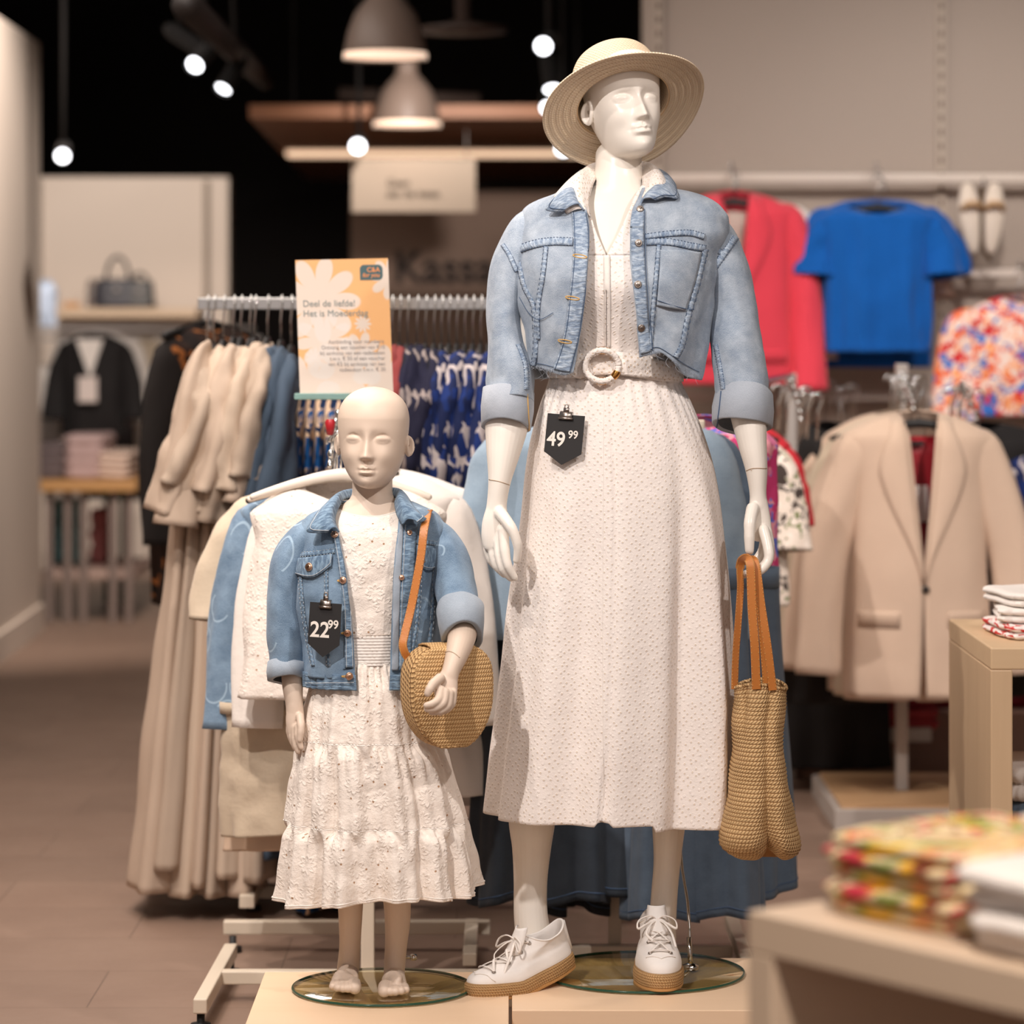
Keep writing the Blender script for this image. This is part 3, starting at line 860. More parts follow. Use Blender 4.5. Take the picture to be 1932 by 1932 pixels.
g = G(); tube(g, [P(1303, 1826, 6.235), P(1300, 1768, 6.245)], .0045, 10); c = P(1303, 1826, 6.235); lathe(g, [(.016, .158-c.z), (.016, .162-c.z), (.006, .166-c.z)], c, 20); mk('rod_socket', g, MT['chrome'], ADULT)

# ---------------- child
YC = 6.06
g = G()
T = [(862, 703, 22, .026, 6.082), (872, 703, 32, .034, 6.08), (885, 702, 37, .039, 6.075), (905, 702, 38, .040, 6.075), (930, 702, 38, .041, 6.072), (945, 702, 46, .046, 6.07), (960, 701, 75, .052, 6.07), (978, 700, 112, .06, 6.07), (1000, 698, 130, .066, 6.07),
     (1040, 696, 128, .074, 6.07), (1100, 695, 108, .078, 6.07), (1200, 694, 92, .074, 6.07), (1300, 695, 104, .08, 6.07), (1380, 696, 112, .084, 6.07), (1420, 697, 95, .07, 6.07)]
rings = []
for j in range(70):
    py = 862+(1420-862)*j/69
    cx, W, D, Yc = interp(T, py); c = P(cx, py, YC)
    rings.append(ering(c.x, Yc, c.z, W*YC/F, D, 48, e=2.2))
loft(g, rings, True, True, True)
limb(g, [(655, 1390, 6.07, 52, .056), (655, 1520, 6.07, 40, .045), (658, 1620, 6.075, 31, .036), (661, 1690, 6.08, 25, .034), (661, 1740, 6.085, 22, .028), (660, 1785, 6.09, 20, .024), (657, 1825, 6.095, 21, .027), (655, 1842, 6.09, 20, .024)])
limb(g, [(742, 1390, 6.07, 52, .056), (745, 1520, 6.07, 40, .045), (748, 1620, 6.075, 33, .036), (749, 1690, 6.08, 27, .036), (750, 1740, 6.085, 24, .030), (747, 1785, 6.09, 21, .025), (744, 1830, 6.09, 20, .026), (743, 1848, 6.085, 19, .023)])
# feet: heel, instep, ball and toes
def foot(ax, ay, tx, ty, ya, yt, sgn):
    limb(g, [(ax, ay-6, ya+.012, 19, .020), ((ax*2+tx)/3, (ay*2+ty)/3, ya-.03, 22, .023), ((ax+2*tx)/3, (ay+2*ty)/3-2, (ya+yt)/2-.01, 27, .017), (tx, ty, yt, 27, .010)], m=24)
    w = [(-.92, .0085, 6), (-.55, .009, 2), (-.12, .0095, 0), (.30, .010, 0), (.80, .014, 1)]
    for k, r, back in w:
        k2 = k*sgn
        x = tx+k2*23
        finger(g, [(x-k2*2, ty-6, yt+.012), (x, ty-1, yt-.012), (x+k2*1, ty+3-back*.6, yt-.030+back*.002)], r*.85, r*.72)
foot(657, 1836, 650, 1862, 6.09, 5.985, 1)
foot(744, 1842, 744, 1868, 6.09, 5.975, -1)
# arms
limb(g, [(592, 1022, 6.07, 24, .030), (558, 1120, 6.07, 30, .034), (553, 1230, 6.05, 24, .027), (552, 1290, 6.03, 20, .022), (555, 1325, 6.02, 17, .018), (557, 1350, 6.015, 17, .014)])
limb(g, [(556, 1340, 6.015, 16, .013), (556, 1362, 6.012, 17, .012), (557, 1382, 6.01, 15, .010)], m=16)
for i, (x, dy) in enumerate(((547, 1392), (552, 1402), (557, 1408), (563, 1400))):
    finger(g, [(x, 1372, 6.02-.008*i), (x, dy-8, 6.015-.009*i), (x+5, dy+10, 6.012-.009*i)], .0068, .0045)
finger(g, [(566, 1352, 6.00), (568, 1372, 5.985), (566, 1396, 5.982)], .0068, .0048)
limb(g, [(805, 1022, 6.07, 24, .030), (848, 1090, 6.03, 32, .034), (868, 1160, 5.97, 30, .030), (872, 1195, 5.93, 28, .027), (862, 1235, 5.89, 22, .023), (851, 1265, 5.865, 17, .018), (846, 1282, 5.855, 18, .014)])
limb(g, [(846, 1276, 5.857, 18, .013), (842, 1295, 5.848, 22, .012), (840, 1312, 5.842, 21, .010)], m=16)
finger(g, [(830, 1280, 5.835), (818, 1290, 5.82), (811, 1300, 5.812), (807, 1308, 5.81)], .0085, .0060)
finger(g, [(832, 1302, 5.825), (827, 1320, 5.81), (816, 1328, 5.80), (805, 1331, 5.80)], .0074, .0054)
finger(g, [(840, 1306, 5.825), (836, 1326, 5.812), (822, 1336, 5.805), (806, 1338, 5.805)], .0074, .0054)
finger(g, [(848, 1308, 5.83), (845, 1330, 5.82), (832, 1341, 5.812), (815, 1344, 5.812)], .0072, .0052)
finger(g, [(855, 1306, 5.84), (853, 1326, 5.832), (844, 1338, 5.826), (830, 1345, 5.822)], .0066, .0050)
Hc = .186
hm = head(HEAD_C, Hc, True)
MH = Matrix.Translation(P(702, 917, 6.045)) @ Matrix.Rotation(math.radians(-7), 4, 'Z') @ Matrix.Rotation(math.radians(1), 4, 'Y') @ Matrix.Rotation(math.radians(-1), 4, 'X')
g.join(hm, MH)
cbody = remeshed(g, .0017, 1)
CHILD = thing('mannequin', P(722, 1866, 6.07), 'small bald cream child mannequin standing barefoot in an open denim jacket and white dress', 'mannequin', 'shop mannequins')
mk('body', cbody, MT['skin2'], CHILD)
cb = bvh(cbody)
g = G(); tube(g, path_on(cb, [(839, 1231), (848, 1229), (858, 1233), (867, 1241)], 14, .0002)[0], .0008, 5); mk('arm_joint', g, SEAM, CHILD)
glass_plate(721, 1866, 6.07, .168, CHILD)
g = G(); tube(g, [P(757, 1806, 6.11), P(782, 1806, 6.13)], .0028, 8); tube(g, [P(776, 1806, 6.125), P(784, 1806, 6.13)], .0062, 12); mk('ankle_bolt', g, MT['chrome'], CHILD)

# ---------------- the two low plinths
PW = wood('birch_plinth', C(246, 216, 184), C(236, 202, 166), .4, (2, 14, 14))
for nm, x0, x1, y0, y1, lab in (('display_plinth', -.476, -.006, 5.73, 6.23, 'low pale birch display plinth under the child mannequin'), ('display_plinth', .0, .48, 5.885, 6.365, 'low pale birch display plinth under the adult mannequin')):
    g = G(); box(g, ((x0+x1)/2, (y0+y1)/2, .075), (x1-x0, y1-y0, .15))
    tag(mk(nm, g, PW, smooth=False, bevel=.0015, org=((x0+x1)/2, (y0+y1)/2, 0)), lab, 'plinth', 'low birch plinths')
# ------------------------------------------------------------------ adult clothes
def gar_rings(tab, y0, y1, ny, Y, n, L=None, R=None, fold=None, e=2.3):
    """rings of a worn garment; tab rows: (py, pxL, pxR, depth_m, Ycentre); L/R: pixel x of the open front edges by py"""
    out = []
    for j in range(ny):
        py = y0+(y1-y0)*j/(ny-1)
        a, b, D, Yc = interp(tab, py)
        A = P(a, py, Y); B = P(b, py, Y)
        cx = (A.x+B.x)/2; W = (B.x-A.x)/2; z = A.z
        if L:
            xl = P(L(py), py, Y-D*.8).x; xr = P(R(py), py, Y-D*.8).x
            def ang(x):
                s = max(-.999, min(.999, (x-cx)/W)); return math.asin(math.copysign(abs(s)**(e/2), s))
            t1 = 2*PI+ang(xl); t0 = ang(xr)
        else: t0, t1 = -PI, PI
        ring = []
        m = n-1 if L else n
        for i in range(n):
            t = t0+(t1-t0)*i/m
            s = math.sin(t); c = math.cos(t)
            x = W*math.copysign(abs(s)**(2/e), s); y = -D*math.copysign(abs(c)**(2/e), c)
            tt = math.atan2(s, c)
            k = fold(tt, py, Vector((cx+x, Yc+y, z))) if fold else 0
            q = math.hypot(s, c)
            ring.append(Vector((cx+x+k*s, Yc+y-k*c, z)))
        out.append(ring)
    return out

# --- white eyelet dress
DRESS = thing('eyelet_dress', P(1160, 1530, 6.2), 'long white eyelet dress with a V neck and ring belt on the adult mannequin', 'dress', 'white embroidered dresses on the mannequins')
TB = [(330, 1105, 1232, .070, 6.215), (352, 1088, 1250, .078, 6.21), (370, 1065, 1275, .086, 6.205), (395, 1035, 1305, .098, 6.20), (430, 1020, 1318, .110, 6.20), (480, 1008, 1325, .121, 6.195), (540, 1014, 1312, .128, 6.19),
      (600, 1030, 1292, .117, 6.195), (660, 1046, 1278, .104, 6.20), (700, 1042, 1280, .104, 6.20), (725, 1036, 1284, .108, 6.20)]
def vL(py): return interp([(330, 1106), (372, 1110), (400, 1113), (440, 1124), (484, 1143)], py)[0]
def vR(py): return interp([(330, 1226), (372, 1197), (400, 1186), (440, 1168), (484, 1144)], py)[0]
def bfold(t, py, p):
    k = .0035*nz(p, 14, 3)+.0015*math.cos(t*26)*sm(560, 700, py)
    return k
g = G()
rg = gar_rings(TB, 352, 484, 34, 6.2, 120, vL, vR, bfold)
loft(g, rg)
r2 = gar_rings(TB, 484, 722, 60, 6.2, 119, lambda y: 1143, lambda y: 1144, bfold)
loft(g, r2)
BOD = mk('bodice', g, MT['eyelet'], DRESS, solid=.0012, soloff=1)
bod_b = bvh(g)
# centre placket of the bodice
h = G(); patch(h, bod_b, [(1139, 482), (1140, 560), (1141, 656)], [(1151, 482), (1152, 560), (1152, 656)], 4, 20, .0015, .001); mk('placket', h, MT['white'], DRESS, solid=.001)
# skirt
TS = [(700, 1040, 1282, .104, 6.20), (725, 1035, 1286, .110, 6.20), (760, 1022, 1303, .122, 6.20), (820, 1006, 1328, .135, 6.20), (900, 993, 1352, .145, 6.20), (1000, 983, 1366, .150, 6.20), (1110, 969, 1376, .155, 6.20),
      (1200, 960, 1381, .158, 6.20), (1300, 948, 1385, .162, 6.20), (1400, 936, 1387, .165, 6.20), (1480, 926, 1386, .168, 6.20), (1532, 920, 1382, .17, 6.20)]
def sfold(t, py, p):
    a = sm(730, 1300, py)
    k = .0016*math.cos(t*34+2*math.sin(t*5))*(1-sm(720, 900, py))
    k += a*(.010*math.cos(t*7-.6+.4*math.sin(t*3))+.006*math.cos(t*13+1.3))
    # long crease down the centre and the two fold ridges at the right
    k -= (.006+.012*sm(1350, 1530, py))*gs(t+.065, .022)*sm(740, 900, py)
    k -= .016*a*gs(t-.62+.10*a, .11)
    k += .012*a*gs(t-.86, .14)
    k += .0025*nz(p, 9, 5)
    return k
g = G()
rg = gar_rings(TS, 712, 1534, 150, 6.2, 260, None, None, sfold, 2.2)
# uneven hem: the right front panel drops a little
for j, r in enumerate(rg):
    f = sm(120, 149, j)
    for i in range(len(r)):
        t = -PI+2*PI*i/260
        dz = 0
        if .30 < t < 1.4: dz = -.012
        if abs(t+.065) < .05: dz = .008
        r[i] = r[i]+Vector((0, 0, dz*f))
loft(g, rg, True)
mk('skirt', g, MT['eyelet'], DRESS, solid=.0015)
skirt_b = bvh(g)
h = G()
for px0 in (0,):
    p, _ = path_on(skirt_b, [(1140, 735), (1139, 900), (1138, 1200), (1138, 1525)], 60, .0004); tube(h, p, .0011, 5)
mk('front_seam', h, MT['white'], DRESS)
# shirt collar of the dress turned over the denim collar (two wings)
def collar(keys, n=40, m=10):
    """keys: list of (neck point, fold point, edge point) along the neckline, as (px,py,Y)"""
    q = cr([tuple(float(c) for pt in k for c in pt) for k in keys], n)
    rings = []
    for k in q:
        a, b, c = P(*k[0:3]), P(*k[3:6]), P(*k[6:9])
        row = []
        for i in range(m):
            t = i/(m-1)
            if t < .42: u = t/.42; pt = a.lerp(b, u)+(b-a).length*.06*math.sin(PI*u)*Vector((0, -1, 0))
            else: u = (t-.42)/.58; pt = b.lerp(c, u)+Vector((0, -.004, .004))*math.sin(PI*u)
            row.append(pt)
        rings.append(row)
    return rings
CK = [((1114, 410, 6.095), (1104, 395, 6.092), (1070, 404, 6.098)), ((1112, 380, 6.12), (1093, 358, 6.115), (1050, 376, 6.105)), ((1118, 352, 6.16), (1096, 326, 6.16), (1047, 368, 6.128)), ((1126, 335, 6.21), (1106, 316, 6.215), (1068, 350, 6.20)),
      ((1140, 325, 6.26), (1125, 306, 6.275), (1110, 330, 6.295)), ((1178, 322, 6.285), (1178, 300, 6.30), (1178, 325, 6.32)), ((1205, 325, 6.26), (1220, 306, 6.275), (1240, 330, 6.29)),
      ((1211, 335, 6.20), (1231, 312, 6.20), (1256, 338, 6.19)), ((1212, 352, 6.16), (1232, 330, 6.15), (1256, 352, 6.125)), ((1208, 380, 6.125), (1216, 362, 6.112), (1234, 372, 6.108)), ((1206, 392, 6.115), (1209, 378, 6.108), (1220, 384, 6.106))]
g = G(); loft(g, collar(CK, 60, 14)); mk('collar', g, MT['eyelet2'], DRESS, solid=.0018)
# belt with fabric-wrapped ring
g = G()
def belt_ring(py, dW, dD, drop):
    a, b, D, Yc = interp(TB, py); A = P(a, py, 6.2); B = P(b, py, 6.2)
    return ering((A.x+B.x)/2, Yc, A.z, (B.x-A.x)/2+dW, D+dD, 140, e=2.3, fn=lambda t: .0012*math.cos(t*22)+.001*math.sin(t*9))
rr = []
for j, (dz, k) in enumerate(((672, .002), (672, .006), (680, .0078), (690, .0085), (700, .0085), (709, .0075), (716, .006), (716, .002))):
    rr.append(belt_ring(dz, k, k, 0))
for r in rr:
    for i, p in enumerate(r):
        t = -PI+2*PI*i/140
        p.z += .010*gs(t+.08, .5)*math.copysign(1, .0)-.004*math.sin(t)
loft(g, rr, True)
mk('belt', g, MT['eyelet2'], DRESS)
belt_b = bvh(g)
c, nn = hit(belt_b, 1136, 690, .010)
g = G(); m = 72
ring = [c+Vector((.031*math.cos(a), -.004+.003*math.cos(2*a), .029*math.sin(a))) for a in [2*PI*i/m for i in range(m+1)]]
tube(g, ring, .0062, 12, mod=lambda s, a: .10*math.sin(s*2*PI*30+a)); mk('belt_ring', g, MT['eyelet2'], DRESS)
for a0, a1 in ((1.25, 1.85), (-1.85, -1.25), (-.85, -.35)):
    g = G(); pts = [c+Vector((.031*math.cos(a), -.004, .029*math.sin(a))) for a in [a0+(a1-a0)*i/14 for i in range(15)]]
    tube(g, pts, [.0068+.0006*math.sin(PI*i/14) for i in range(15)], 12); mk('gold_sleeve', g, MT['gold'], DRESS)
# belt end pulled through the ring
g = G(); 
for A, B_ in (([(1040, 690), (1075, 684), (1112, 681)], [(1040, 714), (1075, 716), (1120, 706)]), ([(1160, 680), (1210, 674), (1282, 672)], [(1158, 706), (1210, 712), (1284, 716)])):
    patch(g, belt_b, A, B_, 8, 16, .003, .002)
mk('belt_overlap', g, MT['eyelet2'], DRESS, solid=.003)

# --- denim jacket
JK = thing('denim_jacket', P(1170, 700, 6.2), 'cropped light-wash denim jacket with raw hem and rolled cuffs on the adult mannequin', 'jacket', 'denim jackets on the mannequins')
TJ = [(352, 1100, 1244, .078, 6.225), (358, 1070, 1285, .088, 6.22), (366, 1045, 1318, .098, 6.215), (376, 1018, 1342, .106, 6.21), (390, 996, 1362, .114, 6.205), (410, 985, 1376, .120, 6.20), (440, 978, 1374, .128, 6.195), (480, 974, 1352, .138, 6.19), (530, 974, 1342, .146, 6.185),
      (600, 980, 1340, .146, 6.185), (660, 992, 1332, .142, 6.185), (722, 1002, 1318, .140, 6.185)]
def jL(py): return interp([(350, 1092), (380, 1100), (400, 1106), (440, 1112), (490, 1110), (560, 1104), (640, 1092), (722, 1076)], py)[0]
def jR(py): return interp([(350, 1214), (380, 1202), (400, 1192), (440, 1187), (490, 1187), (540, 1192), (600, 1199), (722, 1209)], py)[0]
def jfold(t, py, p):
    k = .009*nz(p, 9, 11)+.004*nz(p, 22, 4)+.004*abs(nz(p, 15, 7))
    k += .004*math.cos(t*9+py*.02)*sm(480, 650, py)
    return k
rg = gar_rings(TJ, 352, 722, 90, 6.2, 200, jL, jR, jfold, 2.5)
# hem line: left front ends at 690..706, right front rises at the placket then falls
def hemy(px, back):
    if back: return 716
    return interp([(980, 690), (1010, 692), (1076, 706), (1100, 700), (1205, 672), (1225, 668), (1245, 664), (1262, 676), (1300, 702), (1330, 716)], px)[0]
for i in range(200):
    top = rg[0][i]; 
    px = 966+rg[60][i].x*F/rg[60][i].y
    hy = hemy(px, rg[60][i].y > 6.2)
    # squeeze rows below 560 so that the last one reaches the hem
    col = [rg[j][i].copy() for j in range(90)]
    for j in range(90):
        py = 352+370*j/89
        if py > 560:
            t = (py-560)/(722-560); q = 560+t*(hy-560)
            s = (q-352)/370*89; k = min(int(s), 88)
            rg[j][i] = col[k].lerp(col[k+1], s-k)
g = G(); loft(g, rg)
mk('jacket_body', g, MT['denim'], JK, solid=.0022, soloff=1)
jb = bvh(g)
# sleeves
def sleeve(name, keys, mat_, root, n=48, m=70, seed=0, amp=.006, cuffm=None):
    q = cr([tuple(map(float, k)) for k in keys], m)
    c = [P(a[0], a[1], a[2]) for a in q]
    r = [(a[3]*a[2]/F, a[4]) for a in q]
    def md(s, a):
        p = Vector((math.cos(a)*.1, math.sin(a)*.1, s*.5))
        return amp*18*(nz(p, 7, seed)*.9+nz(p, 19, seed+3)*.4)
    g = G(); tube(g, c, r, n, up=Vector((0, -1, 0)), cap=False, mod=md)
    mk(name, g, mat_, root, solid=.002)
    return bvh(g), g
sl, slg = sleeve('sleeve', [(1040, 428, 6.205, 30, .046), (1003, 440, 6.205, 42, .058), (972, 505, 6.20, 44, .066), (955, 580, 6.19, 36, .066), (955, 650, 6.17, 33, .064), (962, 710, 6.15, 43, .062), (962, 760, 6.135, 44, .058)], MT['denim'], JK, seed=2, amp=.0075)
sr, srg = sleeve('sleeve', [(1300, 428, 6.205, 30, .046), (1334, 440, 6.205, 44, .058), (1366, 505, 6.20, 43, .068), (1381, 580, 6.19, 44, .068), (1388, 650, 6.17, 49, .066), (1398, 710, 6.15, 50, .062), (1402, 760, 6.13, 46, .058)], MT['denim'], JK, seed=7, amp=.0075)
def cuff(A, B_, r0, r1, d0, d1, mat_, root, seed=0, tilt=0.0):
    a, b = P(*A), P(*B_); Y = A[2]
    ax = (b-a).normalized(); side = Vector((1, 0, 0)); side = (side-ax*side.dot(ax)).normalized(); fw = ax.cross(side)
    prof = [(0.06, -.008), (0.0, 0), (.02, .003), (.5, .0052), (.97, .003), (1.0, 0), (.95, -.008)]
    g = G(); rings = []
    for s, o in prof:
        ring = []
        for i in range(64):
            t = 2*PI*i/64
            p = Vector((math.cos(t)*.1, math.sin(t)*.1, s*.1))
            k = .0035*nz(p, 16, seed)
            rx = (r0+(r1-r0)*s)*Y/F+o+k; ry = d0+(d1-d0)*s+o+k
            w_ = .004*math.sin(t*2+seed)*(s-.5)
            ring.append(a+(b-a)*s+side*math.cos(t)*rx+fw*math.sin(t)*ry+ax*w_)
        rings.append(ring)
    loft(g, rings, True)
    mk('cuff', g, mat_, root)
    return bvh(g)
cl = cuff((961, 738, 6.145), (955, 806, 6.125), 46, 44, .062, .058, MT['denim_in'], JK, 1)
cr_ = cuff((1405, 738, 6.14), (1400, 804, 6.12), 51, 54, .064, .060, MT['denim_in'], JK, 5)
g = G(); stitch(g, cl, [(994, 738), (996, 770), (998, 812)], .0012, .001, 20); mk('cuff_seam', g, MT['stitch_o'], JK)
g = G(); stitch(g, cr_, [(1361, 738), (1357, 775), (1352, 806)], .0012, .001, 20); mk('cuff_seam', g, MT['stitch_d'], JK)
# plackets, seams and pockets
def band(A, B_, name='placket', off=.0025, root=JK, b=jb, mat_='denim_p', bow=.0012, nv=60, nu=8, sol=.0015):
    g = G(); patch(g, b, A, B_, nu, nv, off, bow); return mk(name, g, MT[mat_], root, solid=sol)
band([(1079, 402), (1082, 440), (1082, 490), (1075, 560), (1063, 640), (1045, 696)], [(1105, 400), (1110, 440), (1109, 490), (1103, 560), (1091, 640), (1076, 702)])
band([(1193, 400), (1188, 440), (1188, 490), (1193, 545), (1200, 600), (1208, 668)], [(1216, 396), (1214, 440), (1216, 490), (1219, 545), (1222, 600), (1228, 662)])
# yoke seams
def dbl(b, pix, root, name='seam', w=4, cols=('denim_p', 'stitch_d')):
    g = G(); up = [(x-w*ny, y-w*nx) for (x, y), (nx, ny) in zip(pix, nrm2(pix))]; dn = [(x+w*ny, y+w*nx) for (x, y), (nx, ny) in zip(pix, nrm2(pix))]
    patch(g, b, up, dn, 4, 40, .0018, .0012); o = mk(name, g, MT[cols[0]], root, solid=.001)
    h = G(); stitch(h, b, up, .0005, .0030, 40, True); stitch(h, b, dn, .0005, .0030, 40, True); mk('stitching', h, MT[cols[1]], root)
def nrm2(pix):
    out = []
    for i in range(len(pix)):
        a = pix[max(i-1, 0)]; b = pix[min(i+1, len(pix)-1)]
        dx, dy = b[0]-a[0], b[1]-a[1]; L = math.hypot(dx, dy) or 1
        out.append((dx/L, -dy/L))      # swapped on purpose: x offset uses dy, y offset uses dx
    return out
dbl(jb, [(975, 472), (1010, 461), (1045, 456), (1081, 457)], JK, w=7)
dbl(jb, [(1217, 447), (1260, 442), (1300, 440), (1328, 447)], JK, w=5)
dbl(jb, [(1219, 457), (1260, 457), (1300, 464), (1330, 469)], JK, w=6)
dbl(jb, [(1243, 463), (1238, 520), (1232, 580), (1226, 660)], JK, w=4)
dbl(jb, [(1330, 470), (1316, 530), (1297, 600), (1286, 650), (1274, 674)], JK, w=5)
dbl(jb, [(979, 492), (990, 540), (1008, 580), (1012, 650), (1008, 690)], JK, w=4)
dbl(jb, [(1031, 466), (1025, 520), (1016, 580), (1016, 640)], JK, w=4)
band([(1246, 472), (1243, 520), (1238, 576)], [(1322, 476), (1312, 524), (1292, 586)], 'chest_pocket', .0028, mat_='denim', bow=.003, nv=20, nu=16)
g = G(); stitch(g, jb, [(1238, 566), (1262, 574), (1290, 582), (1306, 584)], .0007, .006); mk('pocket_stitching', g, MT['stitch_d'], JK)
g = G(); stitch(g, jb, [(982, 560), (1000, 590), (1020, 602), (1045, 590)], .0007, .003); mk('pocket_stitching', g, MT['stitch_d'], JK)
# armhole seams
dbl(sr, [(1331, 456), (1350, 470), (1366, 480)], JK, w=5)
dbl(sr, [(1387, 448), (1372, 470), (1352, 500), (1338, 526)], JK, w=6)
dbl(sl, [(950, 462), (960, 478), (968, 497), (974, 512)], JK, w=4)
dbl(sr, [(1352, 650), (1360, 695), (1366, 735)], JK, w=4)
dbl(sl, [(976, 650), (990, 690), (992, 735)], JK, w=4)
# edge stitching of the plackets, buttons, buttonholes
g = G()
for A in ([(1107, 402), (1111, 440), (1110, 490), (1104, 560), (1092, 640), (1077, 702)], [(1083, 402), (1085, 440), (1085, 490), (1078, 560), (1066, 640), (1049, 696)], [(1191, 400), (1186, 440), (1186, 490), (1191, 545), (1198, 600), (1206, 668)], [(1217, 398), (1216, 440), (1218, 490), (1221, 545), (1225, 600), (1231, 662)]):
    stitch(g, jb, A, .0007, .0042, 50)
mk('placket_stitching', g, MT['stitch_d'], JK)
def button(b, px, py, r, mat_, root, off=.004, name='button'):
    p, n_ = hit(b, px, py, off); R = n_.to_track_quat('Z', 'Y').to_matrix()
    g = G(); lathe(g, [(.001, .003), (r*.55, .003), (r*.65, .0022), (r*.8, .003), (r*.96, .0024), (r, .001), (r*.9, -.001), (.001, -.001)], p, 24, R)
    mk(name, g, mat_, root)
for x, y in ((1208, 397), (1204, 459), (1203, 537), (1209, 618)): button(jb, x, y, .0072, MT['nickel'], JK)
def bhole(b, px, py, w, root, mat_, ang=.1):
    g = G(); c = (px, py); m = 22
    pts = [hit(b, px+w*math.cos(a)*math.cos(ang)-w*.22*math.sin(a)*math.sin(ang), py+w*.22*math.sin(a)+w*math.cos(a)*math.sin(ang), .0042)[0] for a in [2*PI*i/m for i in range(m+1)]]
    tube(g, pts, .0011, 6); mk('buttonhole', g, mat_, root)
for x, y in ((1095, 485), (1081, 562), (1067, 643)): bhole(jb, x, y, 13, JK, MT['stitch_o'], .18)
# raw hem threads
random.seed(4); g = G()
def hemrow(x): return hemy(x, False)
for i in range(150):
    x = random.choice([random.uniform(1000, 1074), random.uniform(1212, 1322)])
    y = hemrow(x)-1
    p, n_ = hit(jb, x, y-2, .001)
    L = random.uniform(.003, .010) if random.random() < .93 else random.uniform(.016, .026)
    q = [p, p+Vector((random.uniform(-.3, .3)*L, -.001, -L*.5)), p+Vector((random.uniform(-.8, .8)*L, -.002, -L))]
    tube(g, cr(q, 6), .00028, 3)
tag(mk('frayed_threads', g, MT['denim_in'], JK), 'loose pale threads of the raw hem', kind='stuff')
g = G(); stitch(g, jb, [(x, hemrow(x)-8) for x in (1004, 1025, 1050, 1072)], .0006, .0016); stitch(g, jb, [(x, hemrow(x)-9) for x in (1214, 1240, 1262, 1290, 1318)], .0006, .0016); mk('hem_stitching', g, MT['stitch_d'], JK)
# denim collar
CJ = [((1102, 398, 6.088), (1094, 384, 6.086), (1062, 400, 6.088)), ((1094, 384, 6.098), (1078, 372, 6.094), (1030, 397, 6.094)), ((1094, 366, 6.12), (1080, 356, 6.112), (1040, 380, 6.10)), ((1104, 346, 6.17), (1086, 336, 6.17), (1060, 366, 6.15)), ((1122, 330, 6.24), (1104, 318, 6.255), (1086, 344, 6.26)),
      ((1178, 328, 6.30), (1178, 306, 6.32), (1178, 334, 6.34)), ((1224, 330, 6.25), (1240, 318, 6.26), (1262, 340, 6.26)), ((1232, 346, 6.18), (1250, 332, 6.18), (1277, 360, 6.16)), ((1222, 364, 6.125), (1238, 348, 6.12), (1279, 374, 6.108)), ((1210, 382, 6.10), (1222, 362, 6.094), (1256, 372, 6.094)), ((1204, 396, 6.088), (1212, 376, 6.084), (1236, 378, 6.088))]
g = G(); loft(g, collar(CJ, 70, 14)); mk('collar', g, MT['denim_p'], JK, solid=.003)
g = G(); c_ = collar(CJ, 70, 14); tube(g, [r[-2]+Vector((0, -.003, .001)) for r in c_], .0007, 5); mk('collar_stitching', g, MT['stitch_d'], JK)
# ------------------------------------------------------------------ hat, sneakers, tote bag, price tags
hc = P(1176, 196, 6.20)
RH = Matrix.Rotation(math.radians(8), 3, 'Z') @ Matrix.Rotation(math.radians(-9), 3, 'Y') @ Matrix.Rotation(math.radians(-37), 3, 'X')
HAT = thing('straw_hat', hc, 'wide-brimmed pale straw hat with a white band on the adult mannequin head', 'hat')
def hat_rings(rows, n=180):
    out = []
    for r, z, ox in rows:
        ring = []
        for i in range(n):
            a = 2*PI*i/n+PI/2
            e = 1+.0*math.cos(2*a)
            rx, ry = r*.97, r*1.03
            wz = 0
            if r > .1:
                f = (r-.1)/.06
                wz = f*(.010*math.cos(2*a)-.006+.003*math.sin(a*3+1))
            p = Vector((rx*math.cos(a), ry*math.sin(a), z+wz))
            ring.append(RH @ p+hc)
        out.append(ring)
    return out
rows = []
for i in range(27):     # brim, ridged like stitched braid
    t = i/26; r = .094+(.164-.094)*t
    rows.append((r, .0012*math.sin(t*26*1.2)-.004*t, 0))
g = G(); loft(g, hat_rings(rows), True); mk('brim', g, MT['straw'], HAT, solid=.003)
rows = [(.094, 0, 0), (.0935, .012, 0), (.0925, .03, 0), (.091, .05, 0), (.088, .07, 0), (.083, .088, 0), (.077, .098, 0), (.068, .1035, 0), (.055, .101, 0), (.035, .096, 0), (.012, .093, 0), (.001, .093, 0)]
rr = cr([(a, b) for a, b, c in rows], 44)
g = G(); loft(g, hat_rings([(a, b+.0006*math.sin(k*2), 0) for k, (a, b) in enumerate(rr)]), True); mk('crown', g, MT['straw'], HAT, solid=.002, soloff=-1)
g = G(); loft(g, hat_rings([(.0945, .001, 0), (.0965, .003, 0), (.0962, .014, 0), (.0950, .028, 0), (.0935, .030, 0)]), True); mk('hat_band', g, MT['white'], HAT)

